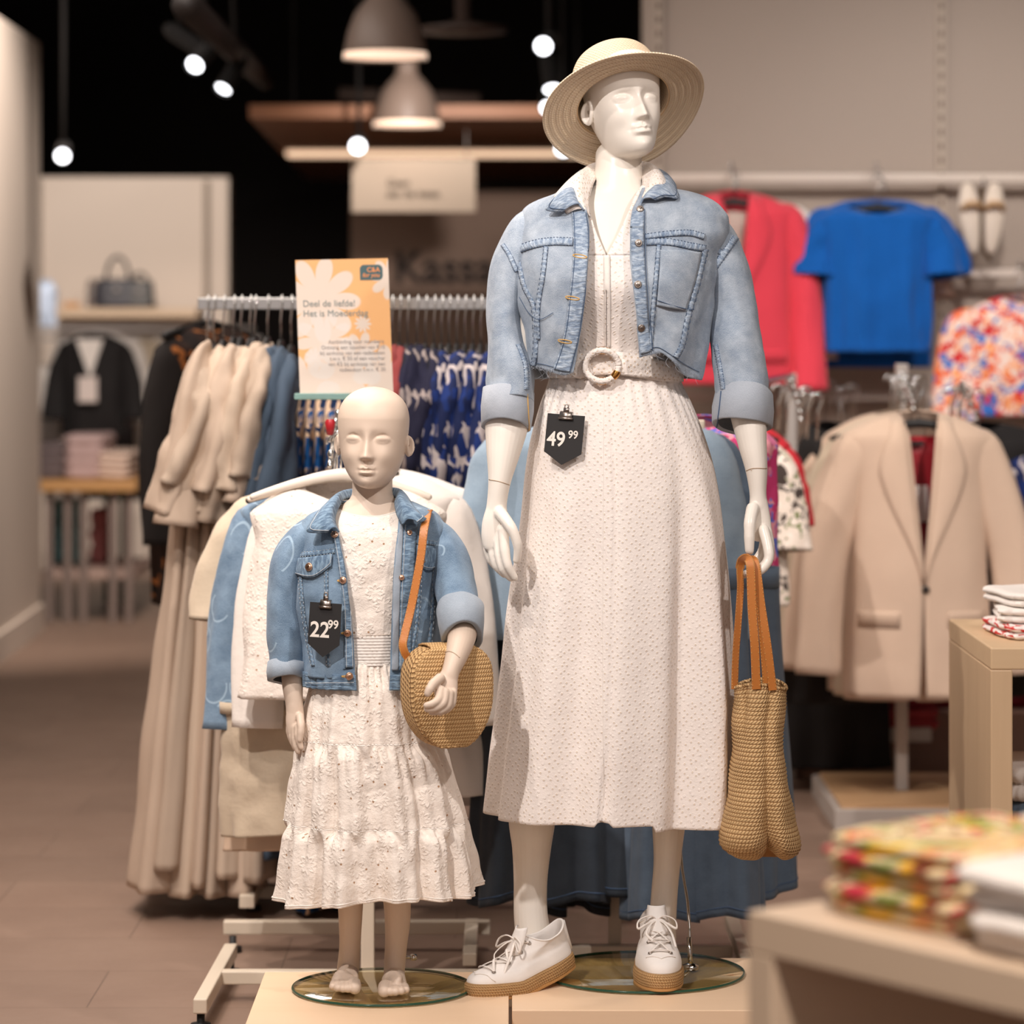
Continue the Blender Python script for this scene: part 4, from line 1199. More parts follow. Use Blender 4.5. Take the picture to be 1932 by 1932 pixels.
# --- sneakers ------------------------------------------------------
def sneaker(label, loc, yaw, pitch, roll=0, hm=1.0):
    """local: toe towards -Y, origin under the ball of the foot"""
    M = Matrix.Translation(loc) @ Matrix.Rotation(yaw, 4, 'Z') @ Matrix.Rotation(pitch, 4, 'X') @ Matrix.Rotation(roll, 4, 'Y')
    T = thing('sneaker', loc, label, 'shoe', 'white sneakers on the adult mannequin')
    L0, L1 = .135, -.105      # heel y, toe y
    bend = lambda y: .0 if pitch == 0 else .010*sm(-.02, -.105, y)+0
    def outline(z, yh, yt, w, n=72, wh=.84):
        ring = []
        for i in range(n):
            a = 2*PI*i/n-PI/2
            s = math.sin(a); c = math.cos(a)
            ym = (yh+yt)/2; hl = (yh-yt)/2
            y = ym+hl*math.copysign(abs(s)**.86, s)
            u = (y-yt)/(yh-yt)          # 0 toe 1 heel
            prof = (1.0-.14*sm(.35, .62, u)-(1-wh-.10)*sm(.7, 1, u))
            x = w*prof*math.copysign(abs(c)**.86, c)
            up = .0
            if pitch: up = -math.tan(pitch)*0
            zz = z
            if pitch and y < -.015:      # flexed toe: stays on the ground
                zz = z+(-.015-y)*math.tan(-pitch)*(-1)
            ring.append(M @ Vector((x, y, zz)))
        return ring
    g = G(); loft(g, [outline(z, L0+o, L1-o, .047+o, wh=.80) for z, o in ((.0, -.004), (.001, 0), (.006, .0015), (.012, .0022), (.020, .0022), (.026, .0008), (.029, -.003))], True, True, True)
    mk('rope_sole', g, MT['rope'], T)
    g = G(); loft(g, [outline(z, L0+.0012, L1-.0012, .0480, wh=.80) for z in (-.003, -.002, .0015, .002)], True, True, True); mk('outsole', g, MT['tan_sole'], T)
    # upper: stacked outlines, the vamp slopes back as it rises
    up = [(.024, L0-.002, L1+.003, .0445), (.032, L0-.002, L1+.005, .0445), (.040, L0-.003, L1+.013, .0420), (.047, L0-.004, L1+.030, .0385), (.054, L0-.005, L1+.055, .0330), (.062, L0-.006, L1+.082, .0315),
          (.070, L0-.007, L1+.104, .0305), (.078, L0-.008, L1+.121, .0300), (.086, L0-.008, L1+.134, .0300), (.092, L0-.007, L1+.144, .0305)]
    upp = cr(up, 36)
    rings = []
    for k, (z, yh, yt, w_) in enumerate(upp):
        r = outline(z*hm, yh, yt, w_)
        rings.append(r)
    # low sides: drop the collar at the flanks
    top = len(rings)-1
    for k in range(top+1):
        for i in range(72):
            a = 2*PI*i/72-PI/2
            side = abs(math.cos(a))*(1 if math.sin(a) > -.3 else 1)
            f = sm(.55, 1, k/top)
            rings[k][i] = rings[k][i]-(M.to_3x3() @ Vector((0, 0, .017*f*side**2)))
    g = G(); loft(g, rings, True); mk('upper', g, MT['canvas'], T, solid=.0022, soloff=-1)
    ub = bvh(g)
    g = G(); tube(g, rings[top]+[rings[top][0]], .0017, 8); mk('collar_binding', g, MT['canvas'], T)
    def vp(x, s):      # point on the vamp ridge; s 0 toe .. 1 throat, x sideways
        z = .040+(.090-.040)*s; r = interp([(a, c) for a, b, c, d in [(q[0], q[1], q[2], q[3]) for q in up]], z)[0]
        return Vector((x, r-.003+abs(x)*.9, z*hm+.003-abs(x)*.12))
    def onv(x, s, off=.002):
        p = M @ vp(x, s); q = ub.find_nearest(p)
        n_ = q[1]; d = (p-q[0])
        if n_.dot(M.to_3x3() @ Vector((0, -1, .8))) < 0: n_ = -n_
        return q[0]+n_*off, n_
    # tongue
    rg = []
    for j in range(10):
        t = j/9; z = .070+.040*t; y = -.004+.040*t**.8*.9-.004
        rg.append([M @ Vector((w_*.021*(1-.25*t*t), y+.012*abs(w_)**2, z*hm)) for w_ in [-1, -.66, -.33, 0, .33, .66, 1]])
    g = G(); loft(g, rg); mk('tongue', g, MT['canvas'], T, solid=.003)
    # toe cap seam and eyestays
    g = G()
    tube(g, [onv(.030*math.sin(a), .10+.22*(1-math.cos(a))*-.3, .0012)[0] for a in [(-1+2*i/12)*1.1 for i in range(13)]], .0009, 5)
    mk('toe_seam', g, MT['white'], T)
    rows = [.16, .38, .60, .82]
    EY = []
    for s in rows:
        for sg in (-1, 1):
            p, n_ = onv(sg*.0185, s, .0018); EY.append((p, n_))
            R = n_.to_track_quat('Z', 'Y').to_matrix(); g = G()
            lathe(g, [(.0020, 0), (.0024, .0012), (.0036, .0012), (.0040, 0)], p, 18, R); mk('eyelet', g, MT['nickel'], T)
    g = G()
    def lace(pts, r=(.0026, .0012)):
        tube(g, cr(pts, 16), [r]*16, 8)
    for k in range(4):
        a, b = EY[2*k], EY[2*k+1]
        mid = (a[0]+b[0])/2+(a[1]+b[1]).normalized()*.007
        lace([a[0]+a[1]*.001, (a[0]*.7+mid*.3)+a[1]*.003, mid, (b[0]*.7+mid*.3)+b[1]*.003, b[0]+b[1]*.001])
        if k < 3:
            for s_ in (0, 1):
                a, b = EY[2*k+s_], EY[2*k+2+(1-s_)]
                mid = (a[0]+b[0])/2+(a[1]+b[1]).normalized()*(.009+.002*s_)
                lace([a[0]+a[1]*.001, mid, b[0]+b[1]*.001])
    mk('lacing', g, MT['white'], T)
    # bow
    g = G()
    k0, n0 = onv(0, .86, .010)
    X = (M.to_3x3() @ Vector((1, 0, 0))).normalized(); Dn = (M.to_3x3() @ Vector((0, -.8, -.55))).normalized(); n0 = (M.to_3x3() @ Vector((0, -.55, .8))).normalized()
    for sg, L in ((-1, .040), (1, .036)):
        lp = [k0, k0+X*sg*L*.35+n0*.012, k0+X*sg*L*.9+n0*.008+Dn*.008, k0+X*sg*L*.95+n0*.002+Dn*.024, k0+X*sg*L*.45+n0*.004+Dn*.012, k0]
        tube(g, cr(lp, 30), [(.0026, .0013)]*30, 8)
        e = [k0, k0+X*sg*.012+n0*.006+Dn*.014, k0+X*sg*.024+n0*.006+Dn*.040, k0+X*sg*(.030 if sg > 0 else .012)+n0*(.002)+Dn*(.072 if sg > 0 else .055)]
        tube(g, cr(e, 24), [(.0026, .0012)]*24, 8)
    tube(g, [k0-X*.005, k0+n0*.003, k0+X*.005], .0045, 8, rounded=True)
    mk('bow', g, MT['white'], T)
    g = G(); tube(g, [M @ Vector((.0, L0+.001, .030)), M @ Vector((0, L0-.002, .06*hm)), M @ Vector((0, L0-.004, .088*hm))], (.0045), 8); mk('heel_strip', g, MT['canvas'], T)
    return T
sneaker('white canvas sneaker with rope sole, heel lifted, on the left of the photo', P(976, 1866, 6.075)+Vector((.0, 0, -.0)), math.radians(-54), math.radians(14), 0)
sneaker('white canvas sneaker with rope sole planted on the round glass plate', Vector((P(1241, 1850, 6.12).x, 6.115, .1605)), math.radians(2), 0, 0, 1.2)

# --- woven tote held in the hand ------------------------------------
TOTE = thing('woven_tote_bag', P(1432, 1610, 6.07), 'large woven straw tote bag hanging by leather handles from the adult mannequin hand', 'bag', 'straw bags on the mannequins')
TT = [(1292, 1386, 1484, .052), (1320, 1386, 1484, .058), (1373, 1384, 1476, .066), (1440, 1380, 1481, .074), (1500, 1374, 1489, .080), (1545, 1364, 1497, .082), (1575, 1357, 1506, .080), (1595, 1360, 1509, .070), (1610, 1378, 1503, .050), (1619, 1396, 1490, .022)]
rings = []
for j in range(90):
    py = 1292+(1619-1292)*j/89
    a, b, D = interp(TT, py); A = P(a, py, 6.07); B = P(b, py, 6.07)
    cx = (A.x+B.x)/2; W = (B.x-A.x)/2; ring = []
    for i in range(160):
        t = -PI+2*PI*i/160
        s = math.sin(t); c = math.cos(t)
        x = W*math.copysign(abs(s)**.9, s); y = -D*math.copysign(abs(c)**.9, c)
        # gusset crease on the front right, deeper to the bottom
        cr_a = .28-.10*(py-1292)/327
        k = -.030*gs(t-cr_a, .20)*(.35+.65*sm(1420, 1610, py))-.012*gs(t+.75, .2)*(1-sm(1300, 1420, py))+.004*nz(Vector((x, y, py*.001)), 18, 9)
        k += .0012*math.sin(py*.9)
        z = A.z-.004*0
        # bottom lobes: the crease pulls the bottom up
        z += .020*gs(t-cr_a, .30)*sm(1540, 1619, py)+.006*math.cos(t*2+.5)*(1-sm(1292, 1330, py))
        q = math.hypot(s, c)
        ring.append(Vector((cx+x+k*s, 6.07+y-k*c, z)))
    rings.append(ring)
g = G(); loft(g, rings, True, False, True); mk('bag_body', g, MT['raffia'], TOTE, solid=.003)
tb = bvh(g)
g = G(); tube(g, rings[0]+[rings[0][0]], .0034, 8, mod=lambda s, a: .25*math.sin(s*2*PI*60+a*2)); mk('rim', g, MT['raffia'], TOTE)
def strap(keys, root, w=.0155, name='handle', mat_='leather', st=True, nrm=Vector((0, -1, 0)), th=.0032):
    q = [P(*k) for k in cr([tuple(map(float, k)) for k in keys], 50)]
    g = G(); ribbon(g, q, w, nrm, th); mk(name, g, MT[mat_], root, auto=.7)
    if st:
        h = G(); fr = frames(q)
        for sg in (-1, 1):
            for i in range(1, 49):
                T = fr[i][0]; N = nrm if not isinstance(nrm, list) else nrm[i]
                N = (N-T*N.dot(T)).normalized(); B = T.cross(N)
                p = q[i]+B*sg*(w/2-.0016)+N*(th/2+.0002); tube(h, [p-T*.0016, p+T*.0016], .0005, 4)
        mk('strap_stitching', h, MT['stitch_o'], root)
strap([(1386, 1300, 6.06), (1388, 1240, 6.055), (1393, 1170, 6.05), (1397, 1110, 6.05), (1396, 1075, 6.048), (1400, 1060, 6.045)], TOTE, .013)
strap([(1396, 1072, 6.05), (1399, 1058, 6.04), (1408, 1053, 6.02), (1415, 1062, 6.004), (1417, 1090, 6.0), (1419, 1150, 5.998), (1424, 1220, 6.0), (1427, 1300, 6.012)], TOTE, .0165)
strap([(1446, 1300, 6.09), (1441, 1230, 6.085), (1434, 1150, 6.07), (1428, 1090, 6.06), (1424, 1066, 6.05)], TOTE, .013)
strap([(1412, 1066, 6.05), (1416, 1056, 6.04), (1424, 1060, 6.02), (1429, 1085, 6.012), (1436, 1140, 6.01), (1448, 1220, 6.01), (1458, 1302, 6.02)], TOTE, .0155)

# --- price tags -----------------------------------------------------
def price_tag(c, w_, h_, tilt, big, small, clip_py, lab, yaw=0, lean=0):
    """c: top centre; pointed black card with a bulldog clip"""
    T = thing('price_tag', c, lab, 'price tag', 'black pointed price tags')
    M = Matrix.Translation(c) @ Matrix.Rotation(yaw, 4, 'Z') @ Matrix.Rotation(lean, 4, 'X') @ Matrix.Rotation(tilt, 4, 'Y')
    g = G(); v = [(-w_/2, 0, 0), (w_/2, 0, 0), (w_/2, 0, -h_*.76), (0, 0, -h_), (-w_/2, 0, -h_*.76)]
    v2 = [Vector(p)+Vector((0, -.0006, 0)) for p in v]+[Vector(p)+Vector((0, .0006, 0)) for p in v]
    g.add(v2, [(0, 4, 3, 2, 1)[::-1], (5, 6, 7, 8, 9)[::-1], (0, 1, 6, 5), (1, 2, 7, 6), (2, 3, 8, 7), (3, 4, 9, 8), (4, 0, 5, 9)]); g.xf(M)
    mk('card', g, MT['black'], T, False)
    RX = Matrix.Rotation(PI/2, 4, 'X')
    for tx, sz, x0, z0 in ((big, h_*.40, -w_*.45, -h_*.63), (small, h_*.22, w_*.10, -h_*.46)):
        q = text_geo(tx, sz, 'LEFT', 0, sz*.018); q.xf(M @ Matrix.Translation((x0, -.0012, z0)) @ RX @ Matrix.Scale(.93, 4, (1, 0, 0)))
        mk('price_figures', q, MT['ink'], T, False)
    g = G(); s = w_*.17
    v = [(-s, .003, .004), (s, .003, .004), (s, -.004, -.008), (-s, -.004, -.008)]
    tube(g, [M @ Vector((-s*1.1, -.004, -.0075)), M @ Vector((s*1.1, -.004, -.0075))], .0022, 8)
    rr = [[M @ Vector((x, y, z)) for x in (-s, s)] for y, z in ((-.0045, -.008), (-.005, -.002), (-.003, .004), (.001, .006))]
    loft(g, rr)
    rr = [[M @ Vector((x, y, z)) for x in (-s*.45, s*.45)] for y, z in ((-.003, .003), (-.004, .009), (-.0035, .013))]
    loft(g, rr)
    tube(g, [M @ Vector((.0035*math.cos(a), -.0036, .0155+.0035*math.sin(a))) for a in [2*PI*i/16 for i in range(17)]], .0010, 6)
    mk('bulldog_clip', g, MT['nickel'], T, solid=.0006)
sk, n_ = hit(skirt_b, 1080, 786, .020)
price_tag(sk, .0725, .095, math.radians(4), '49', '99', 0, 'black pointed price tag reading 49 99 clipped to the adult skirt', math.radians(-15), math.radians(-7))
# ------------------------------------------------------------------ child clothes
YK = 6.06
CD = thing('tiered_dress', P(700, 1690, YK), 'short tiered white embroidered dress on the child mannequin', 'dress', 'white embroidered dresses on the mannequins')
TC = [(955, 628, 772, .058, 6.068), (966, 610, 786, .064, 6.066), (985, 590, 806, .071, 6.065), (1010, 582, 816, .077, 6.064), (1060, 584, 812, .084, 6.062), (1120, 596, 796, .086, 6.062), (1180, 603, 783, .084, 6.062), (1240, 600, 782, .084, 6.062)]
def cfold(t, py, p): return .004*nz(p, 16, 31)+.002*nz(p, 40, 2)-.002*math.cos(t*20)*sm(1170, 1240, py)
g = G()
rg = gar_rings(TC, 955, 1196, 60, YK, 140, None, None, cfold, 2.3)
for j, r in enumerate(rg):            # round neckline: dips a little at the front
    for i in range(140):
        t = -PI+2*PI*i/140
        r[i].z -= .016*gs(t, .9)*(1-sm(0, 14, j))
loft(g, rg, True); mk('bodice', g, MT['flower'], CD, solid=.0012)
g = G(); tube(g, rg[0]+[rg[0][0]], .0014, 6); mk('neck_binding', g, MT['white'], CD)
# smocked waist
g = G(); rr = []
for j in range(36):
    py = 1190+58*j/35
    rr += gar_rings(TC, py, py, 2, YK, 160, None, None, lambda t, y, p: .0014+.0011*math.sin(y*1.1)+.0012*math.sin(t*70+y*.8), 2.3)[:1]
loft(g, rr, True); mk('smocked_waist', g, MT['white'], CD)
def tier(name, T, y0, y1, k, ph, amp, prev=None, ruff=0, n=260, ny=60):
    def f(t, py, p):
        u = (py-y0)/(y1-y0)
        a = amp*(.35+.65*u)
        s = a*math.cos(k*t+ph+.8*math.sin(t*3+ph))+a*.45*math.cos(k*2.3*t+ph*2)
        s += .0034*math.sin(t*52+ph+math.sin(t*7))*sm(0, .06, u)*(1-sm(.1, .55, u))
        s += .005*nz(p, 22, ph)
        return s
    g = G(); rg = gar_rings(T, y0, y1, ny, YK, n, None, None, f, 2.2)
    if prev:
        for j in range(ny):
            q = 1-sm(0, .22, j/(ny-1)); dd = [prev[i]-rg[0][i] for i in range(n)] if j == 0 else dd
            for i in range(n): rg[j][i] = rg[j][i]+dd[i]*q
    for j, r in enumerate(rg):
        u = j/(ny-1)
        for i in range(n):
            t = -PI+2*PI*i/n; r[i].z += ruff*u*math.sin(t*3+1.2)+ruff*1.4*u*math.sin(t)
    loft(g, rg, True); mk(name, g, MT['flower'], CD, solid=.0012)
    h = G(); tube(h, rg[0]+[rg[0][0]], .0014, 5, mod=lambda s, a: .4*math.sin(s*900)); mk('gathering_seam', h, MT['white'], CD)
    return rg
ta = tier('skirt_tier', [(1244, 600, 782, .085, 6.062), (1300, 586, 800, .098, 6.062), (1390, 570, 822, .112, 6.062)], 1244, 1392, 12, .4, .005)
tb_ = tier('skirt_tier', [(1388, 567, 826, .114, 6.062), (1460, 557, 850, .124, 6.062), (1546, 549, 868, .132, 6.062)], 1390, 1548, 13, 2.1, .010, prev=ta[-1])
last = tier('skirt_tier', [(1542, 547, 872, .134, 6.062), (1600, 541, 884, .142, 6.062), (1682, 534, 894, .150, 6.062)], 1546, 1684, 12, 4.0, .016, prev=tb_[-1], ruff=.006)
h = G(); tube(h, [p+Vector((0, 0, .006)) for p in last[-1]]+[last[-1][0]+Vector((0, 0, .006))], .0012, 5); mk('hem', h, MT['white'], CD)

CJ_ = thing('denim_jacket', P(700, 1290, YK), 'small mid-blue denim jacket with heart print and copper buttons on the child mannequin', 'jacket', 'denim jackets on the mannequins')
TK = [(948, 632, 776, .062, 6.075), (956, 612, 796, .070, 6.072), (966, 590, 818, .077, 6.07), (980, 574, 834, .083, 6.068), (1000, 562, 846, .088, 6.066), (1040, 556, 842, .098, 6.062), (1100, 555, 834, .104, 6.06), (1180, 562, 830, .104, 6.06), (1262, 570, 830, .104, 6.06), (1292, 572, 830, .104, 6.06)]
def kL(py): return interp([(945, 628), (985, 634), (1010, 640), (1060, 652), (1120, 660), (1200, 667), (1292, 673)], py)[0]
def kR(py): return interp([(945, 752), (985, 751), (1010, 749), (1060, 744), (1120, 741), (1200, 739), (1292, 737)], py)[0]
def kf(t, py, p): return .006*nz(p, 13, 17)+.003*nz(p, 34, 8)+.003*math.cos(t*8+py*.03)
g = G(); rg = gar_rings(TK, 948, 1270, 90, YK, 180, kL, kR, kf, 2.4); loft(g, rg)
mk('jacket_body', g, MT['cdenim'], CJ_, solid=.0022, soloff=1)
kb = bvh(g)
rg = gar_rings([(k[0], k[1]-2, k[2]+2, k[3]+.003, k[4]) for k in TK], 1262, 1291, 10, YK, 180, kL, kR, lambda t, py, p: .002*math.sin(t*40)+.002*nz(p, 30, 3), 2.4)
g = G(); loft(g, rg); mk('waistband', g, MT['cdenim_p'], CJ_, solid=.004, soloff=1)
wb = bvh(g)
kl, klg = sleeve('sleeve', [(620, 1000, 6.068, 18, .036), (588, 1008, 6.068, 30, .048), (554, 1055, 6.065, 38, .056), (541, 1120, 6.06, 35, .056), (540, 1190, 6.05, 35, .052), (541, 1240, 6.045, 33, .048), (541, 1268, 6.04, 32, .046)], MT['cdenim'], CJ_, seed=3, amp=.006)
kr, krg = sleeve('sleeve', [(780, 1000, 6.068, 18, .036), (812, 1006, 6.065, 30, .048), (842, 1050, 6.05, 40, .056), (856, 1100, 6.02, 39, .056), (866, 1145, 5.985, 39, .054), (869, 1165, 5.965, 38, .052)], MT['cdenim'], CJ_, seed=12, amp=.008)
kcl = cuff((541, 1252, 6.045), (541, 1284, 6.035), 35, 33, .048, .047, MT['cdenim_in'], CJ_, 3)
kcr = cuff((868, 1150, 5.975), (872, 1204, 5.93), 41, 36, .054, .048, MT['cdenim_in'], CJ_, 9)
# plackets
band([(624, 1000), (632, 1030), (642, 1088), (648, 1150), (652, 1260)], [(640, 1000), (648, 1030), (657, 1088), (664, 1150), (670, 1260)], root=CJ_, b=kb, mat_='cdenim_p')
band([(748, 990), (745, 1040), (742, 1100), (740, 1180), (738, 1264)], [(760, 990), (758, 1040), (755, 1100), (752, 1180), (751, 1264)], 'placket_lining', root=CJ_, b=kb, mat_='cdenim_in')
band([(761, 990), (759, 1040), (756, 1100), (753, 1180), (752, 1264)], [(786, 990), (783, 1040), (780, 1100), (776, 1180), (774, 1264)], root=CJ_, b=kb, mat_='cdenim_p')
dbl(kb, [(545, 1050), (580, 1046), (632, 1040)], CJ_, w=4, cols=('cdenim_p', 'stitch'))
dbl(kb, [(783, 1022), (810, 1024), (838, 1028)], CJ_, w=4, cols=('cdenim_p', 'stitch'))
dbl(kb, [(568, 1085), (574, 1160), (592, 1256)], CJ_, w=3, cols=('cdenim_p', 'stitch'))
dbl(kb, [(616, 1075), (618, 1160), (620, 1256)], CJ_, w=3, cols=('cdenim_p', 'stitch'))
dbl(kb, [(792, 1075), (787, 1160), (776, 1258)], CJ_, w=3, cols=('cdenim_p', 'stitch'))
dbl(kb, [(818, 1070), (814, 1160), (806, 1258)], CJ_, w=3, cols=('cdenim_p', 'stitch'))
def flap(A, B_, root):
    g = G(); patch(g, kb, A, B_, 14, 14, .0045, .002); mk('pocket_flap', g, MT['cdenim_p'], root, solid=.003)
    h = G()
    e = [A[0], B_[0]]+B_[1:]
    stitch(h, kb, [(A[0][0]+3, A[0][1]), (B_[0][0]+3, B_[0][1]-3)]+[(x, y-4) for x, y in B_[1:-1]]+[(B_[-1][0]-3, B_[-1][1]-3), (A[-1][0]-3, A[-1][1])], .0006, .0078, 40)
    mk('flap_stitching', h, MT['stitch'], root)
def flapq(tl, tr, bl, bm_, br, root):
    # A: top edge, B: bottom edge with a point, sampled left to right
    A = [tl, ((tl[0]+tr[0])/2, (tl[1]+tr[1])/2), tr]; flap(A, [bl, bm_, br], root)
flapq((548, 1056), (629, 1046), (549, 1078), (590, 1090), (627, 1068), CJ_)
flapq((786, 1034), (833, 1036), (786, 1064), (806, 1076), (832, 1058), CJ_)
for x, y in ((588, 1071),): button(kb, x, y, .0078, MT['copper'], CJ_, .009)
bhole(kb, 590, 1061, 5, CJ_, MT['stitch_o'], 1.4)
for x, y in ((632, 1011), (649, 1095), (656, 1193)): button(kb, x, y, .0068, MT['copper'], CJ_, .006)
for x, y in ((771, 1006), (757, 1090), (795, 1058)): button(kb, x, y, .0052, MT['copper'], CJ_, .005)
button(wb, 658, 1275, .0072, MT['copper'], CJ_, .006)
for x, y in ((644, 1096), (650, 1194), (652, 1276)): bhole(kb, x, y, 6, CJ_, MT['stitch_o'], 0)
h = G()
for A in ([(627, 1002), (635, 1030), (645, 1088), (651, 1150), (655, 1260)], [(638, 1002), (646, 1030), (655, 1088), (661, 1150), (667, 1260)], [(764, 990), (762, 1040), (759, 1100), (756, 1180), (755, 1262)]): stitch(h, kb, A, .0006, .0042, 50)
stitch(h, wb, [(578, 1266), (620, 1265), (670, 1264)], .0006, .0045, 40); stitch(h, wb, [(578, 1288), (620, 1288), (670, 1287)], .0006, .0045, 40)
mk('edge_stitching', h, MT['stitch'], CJ_)
CK2 = [((640, 1004, 5.965), (634, 996, 5.960), (618, 1005, 5.955)), ((634, 992, 5.975), (624, 980, 5.965), (580, 1004, 5.962)), ((632, 976, 5.992), (626, 960, 5.985), (588, 984, 5.975)), ((640, 955, 6.02), (636, 940, 6.02), (606, 960, 6.01)), ((654, 940, 6.07), (648, 926, 6.075), (636, 944, 6.08)),
       ((700, 938, 6.125), (700, 920, 6.135), (700, 942, 6.15)), ((744, 936, 6.07), (750, 922, 6.075), (764, 940, 6.08)), ((745, 950, 6.02), (752, 934, 6.02), (778, 954, 6.01)), ((748, 968, 5.99), (757, 950, 5.985), (797, 975, 5.972)), ((754, 982, 5.975), (764, 964, 5.966), (804, 980, 5.962)), ((760, 990, 5.965), (768, 980, 5.96), (790, 988, 5.955))]
g = G(); loft(g, collar(CK2, 64, 12)); mk('collar', g, MT['cdenim_p'], CJ_, solid=.003)
g = G(); c_ = collar(CK2, 64, 12); tube(g, [r[-2]+Vector((0, -.003, .001)) for r in c_], .0007, 5); mk('collar_stitching', g, MT['stitch'], CJ_)
p0, n_ = hit(kb, 615, 1140, .012)
price_tag(Vector((P(615, 1137, p0.y-.006).x, p0.y-.006, P(615, 1137, p0.y).z)), .060, .100, math.radians(3), '22', '99', 0, 'black pointed price tag reading 22 99 clipped to the small denim jacket', math.radians(-10), math.radians(-2))

# --- round crochet shoulder bag
BG = thing('crochet_shoulder_bag', P(830, 1405, 5.93), 'round crochet straw shoulder bag with flap and tan leather strap, hung on the child mannequin', 'bag', 'straw bags on the mannequins')
RB = Matrix.Rotation(math.radians(24), 3, 'Z')
bc = P(838, 1305, 5.935)
ZT, ZB, Z0, X0 = .083, -.102, .005, .0775
def hwid(z):
    if z > Z0: return X0*(1-.70*((z-Z0)/(ZT-Z0))**3.6)**.5
    return X0*max(0, 1-((Z0-z)/(Z0-ZB))**2.15)**.5
OUT = []
zs = [ZT+(ZB-ZT)*(.5-.5*math.cos(PI*j/60)) for j in range(61)]
top = [(-hwid(ZT)*(1-2*k/12), ZT+.004*math.sin(PI*k/12)) for k in range(1, 12)]
OUT = [(hwid(z), z) for z in zs]+[(-hwid(z), z) for z in zs[::-1][1:]]+top
NO = len(OUT)
def dring(r, y, dx=0): return [RB @ Vector((x*r+dx, y, z*r-(1-r)*.01))+bc for x, z in OUT]
g = G(); loft(g, [dring(r, y) for r, y in ((.05, .034), (.5, .034), (.90, .032), (.975, .028), (1.0, .020), (1.0, .010), (1.0, 0), (1.0, -.010), (1.0, -.020), (.98, -.027), (.93, -.030), (.6, -.030), (.05, -.030))], True, True, True)
mk('bag_body', g, MT['raffia2'], BG)
h = G(); rows = []
for j in range(61):
    z = ZT-.002+(ZB+.008-ZT)*j/60
    wz = max(hwid(z), .006)*.985
    rows.append([RB @ Vector((.004+wz*(-1+2*i/40), -.036-.011*(1-(-1+2*i/40)**2)**.6*math.sin(PI*min(1, (j+4)/66))**.6-.0005*math.sin(j*1.7), z+.003*(1-(-1+2*i/40)**2)*(1 if j == 0 else 0)))+bc for i in range(41)])
top_ = [[RB @ Vector((.002+p_*hwid(ZT)*.985, y, ZT+dz))+bc for p_ in [-1+2*i/40 for i in range(41)]] for y, dz in ((.030, .001), (.010, .0055), (-.010, .006), (-.028, .003))]
loft(h, top_+rows); mk('flap', h, MT['raffia3'], BG, solid=.004)
g = G(); ed = [r[0] for r in rows]+[p for p in rows[-1][1:-1]]+[r[-1] for r in rows[::-1]]
tube(g, ed, .0024, 8, mod=lambda s, a: .3*math.sin(s*2*PI*70+a)); mk('flap_edge', g, MT['raffia3'], BG)
# strap: over the shoulder, down the front into the left side of the bag
pts = [(812, 968, 6.04), (806, 974, 5.985), (800, 1000, 5.955), (794, 1050, 5.945), (785, 1100, 5.94), (775, 1150, 5.935), (764, 1195, 5.925), (760, 1215, 5.92), (763, 1230, 5.92), (770, 1242, 5.925)]
strap(pts, BG, .0155, 'strap', nrm=Vector((-.25, -1, .1)))
strap([(812, 968, 6.04), (818, 975, 6.10), (826, 1010, 6.15), (842, 1100, 6.14), (870, 1180, 6.08), (890, 1222, 5.99), (893, 1236, 5.975)], BG, .0155, 'strap_back', st=False, nrm=Vector((.6, .6, .4)))
# ------------------------------------------------------------------ hanging garments (local builders, then placed and copied)
HANG = plain('black_hanger_plastic', C(24, 22, 22), .5)
HANGW = plain('white_hanger_plastic', C(226, 214, 200), .5)
def place(g, loc, rz=0, tilt=0):
    g.xf(Matrix.Translation(loc) @ Matrix.Rotation(rz, 4, 'Z') @ Matrix.Rotation(tilt, 4, 'Y')); return g
def hanger(loc, rz, w_, mat_, label, group, hook=.09, clips=False, slope=.05):
    """loc = where the hook rests on the rail; bar hangs below"""
    T = thing('clothes_hanger', loc, label, 'hanger', group)
    g = G(); pts = [Vector((.016*math.cos(a), 0, -.016+.016*math.sin(a))) for a in [PI*1.05-PI*1.25*i/12 for i in range(13)]]
    pts = pts+[Vector((.004, 0, -.038)), Vector((0, 0, -.05)), Vector((0, 0, -hook))]
    tube(g, pts, .0022, 6); place(g, loc, rz); mk('hook', g, MT['chrome'], T)
    g = G(); n = 15
    pts = [Vector((w_/2*(-1+2*i/(n-1)), 0, -hook-.006-slope*abs(-1+2*i/(n-1))**1.4)) for i in range(n)]
    tube(g, pts, [(.011, .007+.007*(1-abs(-1+2*i/(n-1)))) for i in range(n)], 10, up=Vector((0, 0, 1)), rounded=True); place(g, loc, rz); mk('shoulder_bar', g, mat_, T)
    return T

